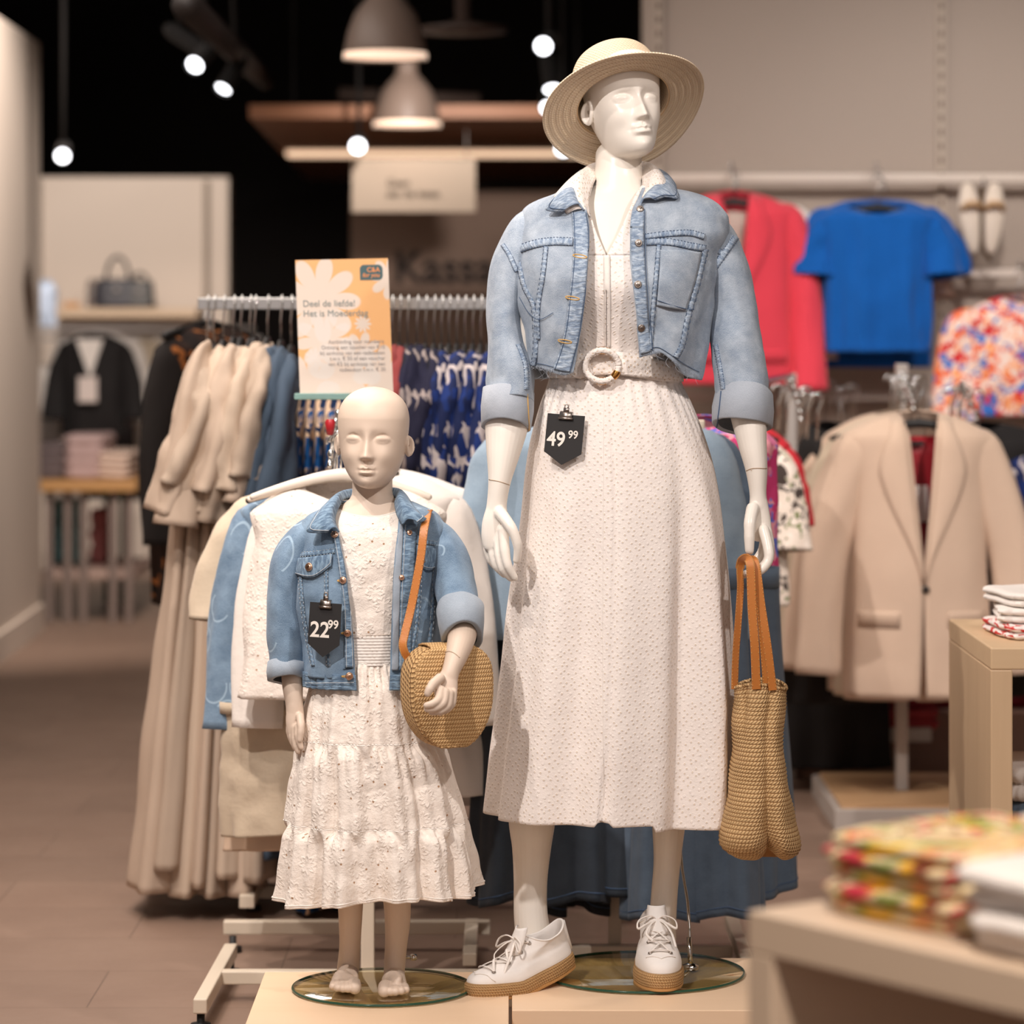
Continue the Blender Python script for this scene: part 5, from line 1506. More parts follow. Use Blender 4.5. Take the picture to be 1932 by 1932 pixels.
def top_body(w_, L, depth, neck, hem, seed, dip=.02, flare=0.0, fold=.006, n=90, ny=50, open_=None, k=5, sh=.055, waist=0.0, nb=.008):
    """flattened torso shell: neck at z=0, facing -Y. open_: function u(0..1 down) -> (xl, xr) front opening"""
    rings = []
    for j in range(ny):
        t = j/(ny-1)
        if t < .22:
            q = t/.22; z = -sh*(q**1.2)-.0; W = neck+(w_/2-neck)*q**.75; D = .022+(depth-.022)*q
        else:
            q = (t-.22)/.78; z = -sh-(L-sh)*q
            W = w_/2*(1-.10*sm(0, .18, q)-waist*gs(q-.45, .25))+(hem-w_)/2*q*.9+flare*q; D = depth*(1+.25*math.sin(PI*q))+flare*.4*q
        ring = []
        def fd(a, x, y):
            am = fold*(.3+.9*t)
            return am*(math.cos(k*a+seed+nz((x*3, t*2, seed), 1.5)*3)+.5*math.cos(k*2.3*a+seed*2))+.4*am*nz((x*12, y*12, z*9), 1, seed)*3
        if open_:
            xl, xr = open_(t); e = 2.2
            f = lambda x: math.asin(math.copysign(min(.998, abs(x/W))**(e/2), x))
            t0, t1 = f(xr), 2*PI+f(xl); m = n-1
        else: t0, t1 = -PI, PI; m = n; e = 2.2
        for i in range(n):
            a = t0+(t1-t0)*i/m; s, c = math.sin(a), math.cos(a)
            x = W*math.copysign(abs(s)**(2/e), s); y = -D*math.copysign(abs(c)**(2/e), c)
            kk = fd(math.atan2(s, c), x, y)*sm(.05, .3, t)
            fr = 1 if c > 0 else 0
            zz = z-(dip if c > 0 else -nb)*math.exp(-(x/max(neck, .03)/.9)**2)*(1-sm(0, .2, t))*(1 if c > 0 else 1)
            ring.append(Vector((x+kk*s, y-kk*c, zz)))
        rings.append(ring)
    g = G(); loft(g, rings, not open_); return g
def arm(w_, sgn, L, r0, r1, sh, out=.10, seed=0, fold=.004, bend=.02, flat=.55, y=0.0, m=26):
    a = Vector((sgn*(w_/2-.034), y, -sh-.052)); b = a+Vector((sgn*(out*.75+.01), -.004, -L*.45)); c = b+Vector((sgn*out*.25, -bend, -L*.55))
    pts = cr([Vector((sgn*(w_/2-.072), y, -sh*.8-.045)), a, b, c], m)
    R = []
    for i in range(m):
        t = i/(m-1); q = min(1, t/.33)
        r = r0*(.50+.50*sm(0, 1, q))+(r1-r0)*sm(.33, 1, t); R.append((r, r*flat))
    g = G(); tube(g, pts, R, 30, up=Vector((0, -1, 0)), cap=False, mod=lambda s, an: fold/r0*(math.cos(an*3+seed+s*5)+.6*math.cos(an*5+s*11+seed))*sm(.1, .5, s)+.10*nz((an, s*6, seed), 1.3))
    return g
def garment(name, label, cat, group, loc, rz, mt, w_=.40, L=.6, depth=.05, neck=.07, hem=.42, seed=0, sl=(.5, .07, .055), solid=.002, sleeves=True, cuffs=None, org=None, **kw):
    T = thing(name, loc, label, cat, group)
    g = top_body(w_, L, depth, neck, hem, seed, **kw); place(g, loc, rz); mk('garment_body', g, mt, T, solid=solid)
    if sleeves:
        for sg in (-1, 1):
            h = arm(w_, sg, sl[0], sl[1], sl[2], kw.get('sh', .055), seed=seed+sg, out=sl[3] if len(sl) > 3 else .10); place(h, loc, rz); mk('sleeve', h, mt, T, solid=solid)
    return T

# ---------------- chrome hook arm (waterfall) used on the racks
def waterfall(loc, L, label, rz=0, balls=7):
    T = thing('display_hook', loc, label, 'display hook', 'chrome garment hooks')
    g = G(); p = [Vector((0, 0, 0)), Vector((0, -L*.15, .010)), Vector((0, -L*.6, -.03)), Vector((0, -L, -.075))]; place_ = Matrix.Translation(loc) @ Matrix.Rotation(rz, 4, 'Z')
    tube(g, [place_ @ q for q in cr(p, 16)], .006, 8); mk('arm', g, MT['chrome'], T)
    for k in range(balls):
        t = (k+.5)/balls; q = cr(p, 40)[int(t*39)]; h = G(); lathe(h, [(.001, .022), (.005, .020), (.0075, .014), (.006, .008), (.004, .0), (.004, -.006)], place_ @ q, 10); mk('peg', h, MT['chrome'], T)
    return T

# =====================================================================
# REAR LEFT RACK: rail across, garments edge-on
RA_Y = 7.80
RZ = P(500, 573, RA_Y).z
RK = thing('clothes_rack', (P(650, 0, RA_Y).x, RA_Y, 0), 'long rear chrome-topped garment rack full of dresses, behind the child mannequin', 'clothes rack', 'garment racks with cream feet')
g = G(); a = P(373, 573, RA_Y); b = P(1150, 573, RA_Y); box(g, ((a.x+b.x)/2, RA_Y, a.z), (b.x-a.x, .014, .029)); tag(mk('rail', g, MT['chrome'], RK, smooth=False, bevel=.002), 'shiny flat chrome rail')
g = G(); box(g, (P(1120, 0, RA_Y).x, RA_Y+.03, RZ/2), (.03, .03, RZ)); mk('post', g, MT['creamp'], RK, False, bevel=.003)
g = G(); box(g, (P(640, 0, RA_Y).x, RA_Y+.03, RZ/2), (.03, .03, RZ-.02)); mk('post', g, MT['creamp'], RK, False, bevel=.003)
for px, in ((452,), (1140,)):
    x = P(px, 0, RA_Y).x
    g = G(); box(g, (x+.04, RA_Y, .052), (.035, .56, .03)); mk('foot', g, MT['creamp'], RK, False, bevel=.002)
g = G(); a = P(452, 1683, 7.7); b = P(1120, 1683, 7.7); box(g, ((a.x+b.x)/2, 7.72, .042), (b.x-a.x, .03, .03)); mk('crossbar', g, MT['creamp'], RK, False, bevel=.002)
for px in (478, 640):
    g = G(); lathe(g, [(.001, 0), (.018, 0), (.018, .012), (.008, .014), (.008, .03), (.001, .03)], (P(px, 0, 7.7).x, 7.70, 0), 16); mk('rubber_foot', g, MT['rubber'], RK)

def edge_dress(px, ptop, pbot, Y, mt, name, label, group, wtop=.045, wbot=.075, dep=.20, seed=0, sleeve=True, slen=.55, spx=0, cat='dress', ny=70):
    """garment seen edge-on: thin in x, deep in y, hung from the rail"""
    top = P(px, ptop, Y); zb = P(px, pbot, Y).z; L = top.z-zb
    T = thing(name, (top.x, Y, top.z), label, cat, group)
    rings = []
    for j in range(ny):
        t = j/(ny-1)
        W = (.016+(wtop/2-.016)*sm(0, .12, t))+(wbot-wtop)/2*sm(.1, 1, t)
        D = .05+(dep-.05)*sm(0, .10, t)+.05*t
        z = top.z-L*(t**1.0)
        ring = []
        for i in range(56):
            a = -PI+2*PI*i/56; s, c = math.sin(a), math.cos(a)
            x = W*s; y = -D*math.copysign(abs(c)**.8, c)
            k = .010*sm(.1, .6, t)*math.cos(7*a+seed+t*2)+.006*nz((x*20, y*9, z*6), 1, seed)
            zz = z-.055*sm(0, .12, t)*0-(abs(y)/D)*.05*(1-sm(0, .3, t))
            ring.append(Vector((top.x+spx*t+x+k*s, Y+y-k*c*.5, zz)))
        rings.append(ring)
    g = G(); loft(g, rings, True, True, False); mk('garment_body', g, mt, T, solid=.0015)
    if sleeve:
        m = 26; sy = Y-dep*.92
        pts = cr([Vector((top.x, Y-dep*.55, top.z-.035)), Vector((top.x-.006, sy, top.z-.075)), Vector((top.x-.018, sy-.045, top.z-.075-slen*.4)), Vector((top.x-.030+spx*.4, sy-.06, top.z-.075-slen))], m)
        h = G(); tube(h, pts, [(.022+.020*sm(0, .9, i/(m-1)), .035+.03*sm(0, .8, i/(m-1))) for i in range(m)], 26, up=Vector((0, -1, 0)), cap=False, mod=lambda s, an: .22*math.cos(an*3+seed*1.7+s*7)*sm(.1, .6, s)+.25*nz((an, s*7, seed), 1.4))
        mk('sleeve', h, mt, T, solid=.0015)
    return T
def edge_hanger(px, Y, ptop, mat_, label, group):
    T = thing('clothes_hanger', (P(px, 0, Y).x, Y, RZ+.016), label, 'hanger', group)
    x = P(px, 0, Y).x; x2 = P(px-3, 0, Y).x; zb = P(px, ptop, Y).z
    g = G(); tube(g, [Vector((x, Y+.016, RZ-.01)), Vector((x, Y+.010, RZ+.018)), Vector((x, Y-.010, RZ+.020)), Vector((x, Y-.018, RZ)), Vector((x2, Y-.012, RZ-.04)), Vector((x2, Y, zb))], .0020, 6); mk('hook', g, MT['chrome'], T)
    g = G(); tube(g, [Vector((x2, Y-.19, zb-.055)), Vector((x2, Y-.02, zb)), Vector((x2, Y+.02, zb)), Vector((x2, Y+.19, zb-.055))], (.007), 8, rounded=True); mk('shoulder_bar', g, mat_, T)
    return T
ORD = ['leftmost', 'second from the left', 'third from the left', 'fourth from the left', 'fifth from the left', 'sixth from the left', 'seventh from the left', 'eighth from the left', 'ninth from the left', 'tenth from the left', 'eleventh from the left', 'twelfth from the left', 'thirteenth from the left', 'fourteenth from the left', 'fifteenth from the left', 'sixteenth from the left']
LINS = [plain('linen_%d' % i, c, .9, var=.1, scale=14, bump=.3, bscale=300) for i, c in enumerate((C(194, 173, 154), C(184, 165, 147), C(200, 180, 160)))]
D0 = [(385, 664, 1652, .3), (407, 660, 1610, .24), (428, 648, 1660, .31), (446, 646, 1642, .27), (462, 650, 1660, .34), (478, 652, 1625, .26), (494, 644, 1658, .30), (510, 646, 1632, .24)]
for i, (px, pt, pb, sl_) in enumerate(D0):
    w0, w1 = (.060, .13) if i == 0 else (.034, .095)
    edge_dress(px-(4 if i else 0), pt, pb, RA_Y-.02*(i % 2), LINS[i % 3], 'linen_dress', 'long beige linen dress, %s of the beige ones' % ORD[i], 'beige linen dresses on the rear rail', w0, w1, .21, i*1.3, True, sl_, -.10 if i == 0 else -.10+.012*i)
# the leftmost one shows its wide short sleeve towards the aisle
T = bpy.data.objects['linen_dress']
h = G(); base = P(378, 668, 7.50)
pts = cr([P(388, 664, 7.68), P(372, 700, 7.60), P(354, 830, 7.56), P(332, 992, 7.54)], 26)
tube(h, pts, [(.016+.042*sm(0, 1, i/25), .03+.04*sm(0, .6, i/25)) for i in range(26)], 36, up=Vector((0, -1, 0)), cap=False, mod=lambda s, an: .10*math.cos(an*4+s*3)+.16*nz((an, s*5, 3), 1.2))
mk('sleeve', h, LINS[0], T, solid=.002)
SLATE = plain('slate_blue_cloth', C(68, 84, 102), .9, var=.2, scale=12)
for i, (px, pt, pb) in enumerate(((519, 648, 1560), (535, 652, 1590), (551, 664, 1570))):
    edge_dress(px, pt, pb, RA_Y-.01*i, SLATE, 'blue_dress', 'slate blue dress beside the linen ones, %s of three' % ORD[i], 'slate blue dresses on the rear rail', .04, .10, .20, 9+i*2.1, True, .36, -.02)
PR1 = print_mat('blue_tan_print', C(206, 176, 146), [C(22, 74, 128), C(14, 34, 66)], 24, .3, (1, .6, 1), .52)
PR2 = print_mat('blue_white_print', C(190, 180, 178), [C(30, 50, 108), C(28, 38, 76)], 16, 1.7, (1.6, .7, 1), .50)
PR3 = print_mat('navy_print', C(34, 34, 54), [C(24, 24, 36), C(150, 138, 134)], 18, 4.2, (1.4, .6, 1), .56)
PR4 = plain('brick_red_cloth', C(142, 58, 56), .9, var=.3, scale=10)
PR5 = print_mat('animal_print', C(40, 26, 20), [C(26, 18, 16), C(150, 92, 48)], 14, 2.2, (1, .7, 1), .56)
for i, (px, pt, pb) in enumerate(((572, 690, 1640), (590, 690, 1690), (609, 690, 1650), (628, 690, 1676), (646, 694, 1640))):
    edge_dress(px, pt, pb, RA_Y, PR1, 'printed_dress', 'blue and tan printed dress below the poster, %s of five' % ORD[i], 'blue and tan printed dresses', .03, .07, .20, 3+i, False)
for i, (px, pt, pb) in enumerate(((742, 648, 940), (756, 652, 950))):
    edge_dress(px, pt, pb, RA_Y, PR4, 'red_blouse', 'brick red garment on the rear rail right of the poster, %s' % ORD[i], 'brick red garments on the rear rail', .03, .06, .20, 5+i, True, .28, 0, 'top')
for i, (px, pt, pb) in enumerate(((774, 650, 1500), (790, 648, 1500), (806, 652, 1500), (820, 655, 1500))):
    edge_dress(px, pt, pb, RA_Y, PR3, 'navy_dress', 'dark navy garment above the child shoulder, %s of four' % ORD[i], 'dark navy garments on the rear rail', .028, .05, .20, 7+i, True, .30)
for i, (px, pt, pb) in enumerate(((836, 660, 1300), (850, 655, 1320), (864, 658, 1300), (878, 655, 1310), (893, 660, 1300), (908, 656, 1320), (923, 660, 1300))):
    edge_dress(px, pt, pb, RA_Y-.02*(i % 2), PR2, 'patterned_dress', 'blue and white patterned dress behind the child, %s of seven' % ORD[i], 'blue and white patterned dresses', .03, .075, .21, 11+i*1.7, i % 2 == 0, .34)
HX = [(394, 655), (407, 655), (425, 645), (444, 640), (458, 640), (475, 642), (484, 640), (508, 640), (533, 646), (552, 655)]
for i, (px, pt) in enumerate(HX):
    edge_hanger(px, RA_Y, pt, HANG, 'black hanger on the rear rail left of the poster, %s' % ORD[i], 'hangers on the rear rail left of the poster')
HX2 = [742, 757, 772, 790, 806, 822, 836, 850, 865, 880, 895, 910, 925]
for i, px in enumerate(HX2):
    edge_hanger(px, RA_Y, 652, HANG, 'black hanger on the rear rail right of the poster, %s' % ORD[i], 'hangers on the rear rail right of the poster')
# dark garments at the far left end of the aisle side
TA = thing('animal_print_coat', P(330, 700, 9.3), 'long dark brown animal print coat hanging at the left behind the beige dresses', 'coat')
g = top_body(.34, .80, .12, .05, .36, 3.3, sh=.07, fold=.012, k=6); place(g, P(392, 612, 9.3), math.radians(50)); mk('garment_body', g, PR5, TA, solid=.003)
for sg in (-1, 1):
    h = arm(.34, sg, .50, .075, .06, .07, .07); place(h, P(392, 612, 9.3), math.radians(50)); mk('sleeve', h, plain('dark_fur_sleeve', C(26, 20, 18), .9, var=.2), TA, solid=.003)

CT = P(392, 604, 9.3)
TS_ = thing('coat_stand', (CT.x, 9.3, 0), 'slim dark stand holding the animal print coat behind the linen dresses', 'stand')
g = G(); tube(g, [Vector((CT.x, 9.3, .02)), Vector((CT.x, 9.3, CT.z+.03))], .012, 8); mk('post', g, MT['greyp'], TS_)
g = G(); lathe(g, [(.001, 0), (.16, 0), (.16, .012), (.02, .02), (.001, .02)], (CT.x, 9.3, 0), 32); mk('round_base', g, MT['greyp'], TS_)
g = G(); tube(g, [Vector((CT.x-.11, 9.17, CT.z-.045)), Vector((CT.x, 9.3, CT.z-.005)), Vector((CT.x+.11, 9.43, CT.z-.045))], .012, 8, rounded=True); mk('shoulder_bar', g, HANG, TS_)
# poster on its stand, fixed to the rear rail
PT = thing('promo_poster', P(648, 745, 6.97), 'orange and white Mother\'s Day poster in a clear holder standing on the rear rack', 'poster')
PY = 6.97
def poster_mat():
    t = NT('poster_print'); u = t.uv(); s = t.n('SeparateXYZ', {'Vector': u})
    def daisy(cx, cy, R, n, ph, soft=.06):
        dx = t.math('SUBTRACT', s.outputs[0], cx); dy = t.math('SUBTRACT', s.outputs[1], cy)
        r = t.math('SQRT', t.math('ADD', t.math('MULTIPLY', dx, dx), t.math('MULTIPLY', dy, dy)))
        a = t.math('ARCTAN2', dy, dx)
        p = t.math('ABSOLUTE', t.math('COSINE', t.math('ADD', t.math('MULTIPLY', a, n/2), ph)))
        e = t.math('MULTIPLY', t.math('ADD', t.math('MULTIPLY', t.math('POWER', p, .6), .55), .45), R)
        return t.n('MapRange', {'Value': t.math('SUBTRACT', e, r), 'From Min': 0.0, 'From Max': soft*.1}).outputs[0]
    c = t.mix(t.noise(u, 6, 2), C(226, 176, 122), C(222, 168, 112))
    W = C(214, 206, 198)
    for cx, cy, R, n, ph in ((.050, .210, .100, 9, .3), (.060, .120, .070, 9, .9), (.150, .155, .022, 10, .2), (.105, .045, .085, 8, .5), (.195, .035, .075, 8, .1), (.020, .020, .075, 9, .5), (.036, .082, .024, 9, .2), (.215, .255, .05, 8, .6), (.145, .09, .05, 8, 1.1)):
        c = t.mix(t.math('MULTIPLY', daisy(cx, cy, R, n, ph), .82), c, W)
    return t.fin(c, .5, Specular_IOR_Level=.3)
pw, ph = .2135, .300
c00 = P(566, 746, PY)
tl, tr, br, bl = P(557, 491, PY), P(732, 487, PY), P(742, 742, PY), P(566, 744, PY)
g = G(); nn_ = Vector((0, .002, 0))
g.add([bl, br, tr, tl], [(0, 1, 2, 3)], [[(0, 0), (.2135, 0), (.2135, .300), (0, .300)]]); mk('printed_sheet', g, poster_mat(), PT, False)
g = G(); g.add([bl+nn_, br+nn_, tr+nn_, tl+nn_], [(3, 2, 1, 0)]); mk('backing', g, plain('poster_back', C(220, 210, 200), .6), PT, False)
def on_poster(gq, u, v, k=1.0):
    """map text geometry (x right, y up, metres) to the sheet at (u, v)"""
    ex = (br-bl)/pw; ey = (tl-bl)/ph
    gq.v = [bl+ex*(u+p.x*k)+ey*(v+p.y*k)+Vector((0, -.0012-p.z, 0)) for p in gq.v]; return gq
INK1 = plain('poster_grey_green_ink', C(128, 138, 136), .7); INK2 = plain('poster_pale_ink', C(154, 148, 144), .7)
tl_ = [('Deel de liefde!', .0135, .196, .0205, INK1, 'LEFT'), ('Het is Moederdag', .0135, .174, .0205, INK1, 'LEFT')]
body_t = ['Aanbieding voor members:', 'Ontvang een voucher van \u20ac10', 'bij aankoop van een cadeaubon', 't.w.v. \u20ac 50 of een voucher', 'van \u20ac5 bij aankoop van een', 'cadeaubon t.w.v. \u20ac 30']
for k, s_ in enumerate(body_t): tl_.append((s_, .198, .113-.0125*k, .0118, INK2, 'RIGHT'))
for s_, u, v, sz, m_, al in tl_:
    q = text_geo(s_, sz, al); on_poster(q, u, v); mk('text_line', q, m_, PT, False)
g = G(); pts2 = []
lx0, lx1, ly0, ly1, rr_ = .147, .199, .254, .288, .010
for (cx, cy, a0) in ((lx1-rr_, ly0+rr_, -PI/2), (lx1-rr_, ly1-rr_, 0), (lx0+rr_, ly1-rr_, PI/2)):
    for i in range(8): a = a0+PI/2*i/7; pts2.append(Vector((cx+rr_*math.cos(a), cy+rr_*math.sin(a), 0)))
pts2.append(Vector((lx0, ly0, 0)))
g.add(pts2, [tuple(range(len(pts2)))]); on_poster(g, 0, 0); g.v = [p+Vector((0, .0004, 0)) for p in g.v]; mk('logo_badge', g, plain('badge_green', C(66, 92, 96), .6), PT, False)
LG = plain('badge_orange', C(232, 150, 92), .6)
for s_, x, y, z in (('C&A', .163, .272, .0150), ('for you', .152, .2605, .0135)):
    q = text_geo(s_, z, 'LEFT', 0, .00012); 
    for p in q.v: p.x += p.y*(.25 if s_ != 'C&A' else 0)
    on_poster(q, x, y); q.v = [p+Vector((0, -.0006, 0)) for p in q.v]; mk('logo_text', q, LG, PT, False)
g = G(); a, b = P(563, 748, PY-.01), P(700, 744, PY-.01); box(g, ((a.x+b.x)/2+.02, PY+.005, a.z), (.215, .035, .014)); mk('clear_foot', g, plain('clear_acrylic', C(176, 214, 206), .08, Transmission_Weight=.6, IOR=1.3), PT, False, bevel=.003)
g = G(); tube(g, [Vector((a.x+.1, PY+.02, a.z)), Vector((a.x+.1, RA_Y, a.z+.06)), Vector((a.x+.1, RA_Y, RZ))], .006, 8); mk('stem', g, MT['chrome'], PT)
# =====================================================================
# NEAR LEFT RACK: T feet, waterfall arm with white garments
def rfoot(x, y, T):
    g = G(); lathe(g, [(.001, 0), (.020, 0), (.020, .012), (.008, .014), (.008, .036), (.001, .036)], (x, y, 0), 16); mk('rubber_foot', g, MT['rubber'], T)
def bar(g, a, b, w_, h_):
    a = Vector(a); b = Vector(b); ribbon(g, [a, (a+b)/2, b], w_, Vector((0, 0, 1)) if abs((b-a).normalized().z) < .9 else Vector((0, -1, 0)), h_); return g
NR = thing('clothes_rack', (-.30, 6.68, 0), 'near cream garment rack with splayed foot at lower left, holding the white garments', 'clothes rack', 'garment racks with cream feet')
def bx2(name, x0, x1, y0, y1, z0, z1, T, m=None, rz=0):
    g = G(); box(g, ((x0+x1)/2, (y0+y1)/2, (z0+z1)/2), (x1-x0, y1-y0, z1-z0), rz); return mk(name, g, m or MT['creamp'], T, False, bevel=.003)
bx2('foot', -.625, -.597, 6.39, 6.96, .034, .064, NR, rz=-.02)
rfoot(-.617, 6.41, NR); rfoot(-.604, 6.94, NR)
bx2('crossbar', -.60, .02, 6.66, 6.69, .036, .064, NR)
bx2('post', -.312, -.284, 6.67, 6.70, .06, 1.20, NR)
bx2('foot', -.01, .02, 6.45, 6.95, .034, .064, NR)
MR = thing('clothes_rack', (-.33, 7.22, 0), 'middle cream garment rack whose low crossbar shows under the white garments', 'clothes rack', 'garment racks with cream feet')
bx2('crossbar', P(421, 0, 7.2).x, P(925, 0, 7.2).x, 7.2, 7.23, .036, .066, MR)
rfoot(P(440, 0, 7.2).x, 7.19, MR)
bx2('foot', P(874, 0, 6.95).x, P(874, 0, 6.95).x+.03, 6.85, 7.25, .036, .064, MR)
bx2('post', -.36, -.33, 7.2, 7.23, .06, 1.15, MR)
waterfall(P(640, 800, 7.0), .36, 'chrome waterfall hook left of the child head', 0, 5)
g = G(); q = P(623, 806, 6.64); lathe(g, [(.008, .016), (.011, .010), (.007, -.016), (.001, -.016)], q, 12)
tag(mk('size_marker', g, plain('red_size_marker', C(170, 30, 40), .4), org=q), 'small red size marker on the chrome hook left of the child head', 'size marker')
WG = 'white garments on the near rack'
def hg(px, py, Y, rz, w_, m, lab, gr, hook=.075): return hanger(P(px, py, Y), rz, w_, m, lab, gr, hook, slope=.045)
hg(643, 812, 6.62, 0, .36, HANGW, 'white hanger holding the frontmost white blouse, left of the child head', 'white hangers on the near rack', .085)
hg(636, 818, 6.70, 0, .36, HANGW, 'white hanger just behind the frontmost one on the near rack', 'white hangers on the near rack', .085)
hg(631, 822, 6.78, 0, .36, HANG, 'black hanger holding the denim jacket behind the white blouses', 'white hangers on the near rack', .085)
garment('white_blouse', 'frontmost white embroidered sleeveless blouse on the near rack, behind the child', 'blouse', WG, P(655, 916, 6.62), math.radians(-3), MT['flower'], .40, .435, .05, .085, .50, 1, sleeves=False, dip=.035, fold=.006, k=6)
garment('white_shirt', 'white shirt behind the frontmost blouse, its right shoulder above the child shoulder', 'shirt', WG, P(690, 892, 6.74), math.radians(4), MT['white'], .40, .47, .05, .07, .42, 4, (.42, .062, .05, .05), dip=.02, fold=.007)
garment('hanging_denim_jacket', 'mid-blue denim jacket hanging between the white garments at the left', 'jacket', WG, P(642, 912, 6.83), math.radians(0), MT['cdenim'], .42, .43, .06, .08, .44, 7, (.41, .060, .050, .050), fold=.004)
garment('cream_blouse', 'cream short-sleeved top behind the hanging denim jacket', 'top', WG, P(634, 905, 6.93), math.radians(-6), MT['cream'], .40, .46, .05, .07, .42, 9, (.20, .08, .075, .06), fold=.006)
garment('white_long_shirt', 'rearmost white shirt of the near rack, showing right of the child jacket', 'shirt', WG, P(694, 888, 7.0), 0, MT['white'], .46, .72, .06, .07, .56, 12, (.46, .062, .05, .06), fold=.010)
garment('black_blouse', 'black garment barely showing behind the cream top on the near rack', 'top', WG, P(640, 905, 7.04), math.radians(-4), plain('black_cloth', C(22, 20, 20), .9), .44, .44, .05, .07, .50, 14, sleeves=False)
def skirt_piece(name, lab, cat, group, px, y0, y1, Y, w0, w1, D, mt, seed, k=7, fold=.012, dzl=0.0):
    T = thing(name, P(px, y0, Y), lab, cat, group); c = P(px, y0, Y); zb = P(px, y1, Y).z; rings = []
    for j in range(50):
        t = j/49; W = (w0+(w1-w0)*t)/2; ring = []
        for i in range(110):
            a = -PI+2*PI*i/110; s, cc = math.sin(a), math.cos(a)
            q = fold*(.25+.75*t)*math.cos(k*a+seed+t)+fold*.5*math.cos(k*2.1*a+seed*2)*t+.006*nz((s*3, t*4, seed), 1.5)
            ring.append(Vector((c.x+(W+q)*s, Y-(D+q)*math.copysign(abs(cc)**.9, cc), c.z+(zb-c.z)*t+dzl*t*s)))
        rings.append(ring)
    g = G(); loft(g, rings, True, True); mk('skirt_body', g, mt, T, solid=.002)
    g = G(); loft(g, [[p+(p-Vector((c.x, Y, p.z)))*.03+Vector((0, 0, dz)) for p in rings[0]] for dz in (.004, -.020)], True); mk('waistband', g, mt, T, solid=.003)
    return T
skirt_piece('cream_skirt', 'cream layered skirt hanging below the white blouses, left of the child dress', 'skirt', WG, 600, 1326, 1560, 6.80, .40, .40, .07, MT['linen'], 2, 5, .008, .02)
skirt_piece('white_skirt', 'white flared skirt showing right of the child dress under the bag', 'skirt', WG, 735, 1180, 1505, 6.90, .26, .44, .08, MT['white'], 5, 5, .010, .012)
skirt_piece('beige_skirt', 'darker beige skirt hem showing below the cream skirt', 'skirt', WG, 612, 1330, 1590, 6.92, .38, .42, .07, plain('beige_cotton', C(206, 180, 156), .9, var=.06), 8, 6, .008, .015)
for cx_, pbt in ((480, 1640), (520, 1650)): pass

# =====================================================================
# MIDDLE RACK behind the adult: denim
DR = thing('clothes_rack', (P(1160, 0, 6.98).x, 6.98, 0), 'cream garment rack with a square post between the adult mannequin legs', 'clothes rack', 'garment racks with cream feet')
bx2('post', P(1148, 0, 6.98).x, P(1172, 0, 6.98).x, 6.98, 7.007, .05, 1.2, DR)
bx2('crossbar', P(1072, 0, 6.95).x, P(1382, 0, 6.95).x, 6.94, 6.97, .036, .062, DR)
bx2('foot', P(1384, 0, 7).x, P(1384, 0, 7).x+.030, 6.80, 7.30, .036, .066, DR)
rfoot(P(1395, 0, 6.85).x, 6.83, DR)
bx2('top_bar', P(1060, 0, 6.98).x, P(1330, 0, 6.98).x, 6.98, 7.0, 1.16, 1.19, DR)
DG = 'denim garments behind the adult mannequin'
garment('denim_dress', 'faded blue denim dress hanging behind the adult mannequin, its sleeve beside the left hand', 'dress', DG, P(1140, 790, 6.86), 0, MT['jeans3'], .46, .62, .07, .07, .50, 3, (.36, .085, .085, .03), fold=.010)
garment('denim_dress', 'grey-blue denim dress behind the right side of the white skirt', 'dress', DG, P(1165, 800, 7.02), 0, MT['jeans2'], .46, .66, .08, .07, .52, 6, (.40, .085, .085, .045), fold=.010)
def jeans(lab, px, y0, Y, W, L, wl, mt, seed, rz=0, lay=0, group=DG, hems=True):
    """wide-leg jeans hung by the waist, facing the camera"""
    c = P(px, y0, Y); T = thing('wide_leg_jeans', c, lab, 'jeans', group)
    for sg in (-1, 1):
        rings = []
        for j in range(60):
            t = j/59; z = -L*t
            cx = sg*(W/4+(wl/2-W/4+.004)*sm(.1, 1, t)); rx = W/4+.010+(wl/2-W/4)*t; ry = .055+.035*t; ring = []
            for i in range(70):
                a = -PI+2*PI*i/70; s, cc = math.sin(a), math.cos(a)
                q = .010*(.2+t)*math.cos(4*a+seed+sg+t*1.5)+.005*math.cos(9*a+seed*2)*t
                ring.append(Vector((cx+(rx+q)*s, -(ry+q)*cc, z+(.012*math.sin(a*2+seed))*t)))
            rings.append(ring)
        g = G(); loft(g, rings, True); place(g, c, rz); mk('trouser_leg', g, mt, T, solid=.002)
        h = G(); 
        tube(h, [p+Vector((0, 0, .018)) for p in rings[-1]]+[rings[-1][0]+Vector((0, 0, .018))], .0016, 5); place(h, c, rz); mk('hem_seam', h, MT['stitch_d'], T)
    g = G(); loft(g, [ering(0, 0, z, W/2+.012, .066, 60) for z in (.035, -.008)], True); place(g, c, rz); mk('waistband', g, mt, T, solid=.003)
    return T
jeans('dark wide-leg jeans behind the left leg of the adult mannequin', 1020, 1100, 6.90, .22, .675, .135, MT['jeans'], 1)
jeans('darker jeans half hidden behind the dark pair left of the white post', 1068, 1100, 7.02, .20, .70, .10, plain('almost_black_denim', C(40, 44, 50), .9, var=.2), 3)
jeans('dark jeans right of the white post, between the legs of the adult', 1222, 1100, 6.92, .20, .645, .125, MT['jeans'], 5)
jeans('mid-blue wide-leg jeans behind the right shin and the straw tote', 1308, 1100, 6.82, .21, .70, .135, MT['jeans2'], 8)
jeans('lighter blue jeans peeking out right of the mid-blue pair under the tote', 1372, 1100, 7.0, .20, .66, .13, MT['jeans2'], 11)
PINK = print_mat('pink_blue_print', C(206, 116, 150), [C(96, 110, 190), C(222, 150, 160), C(190, 60, 110)], 24, .7, (1, .6, 1), .5)
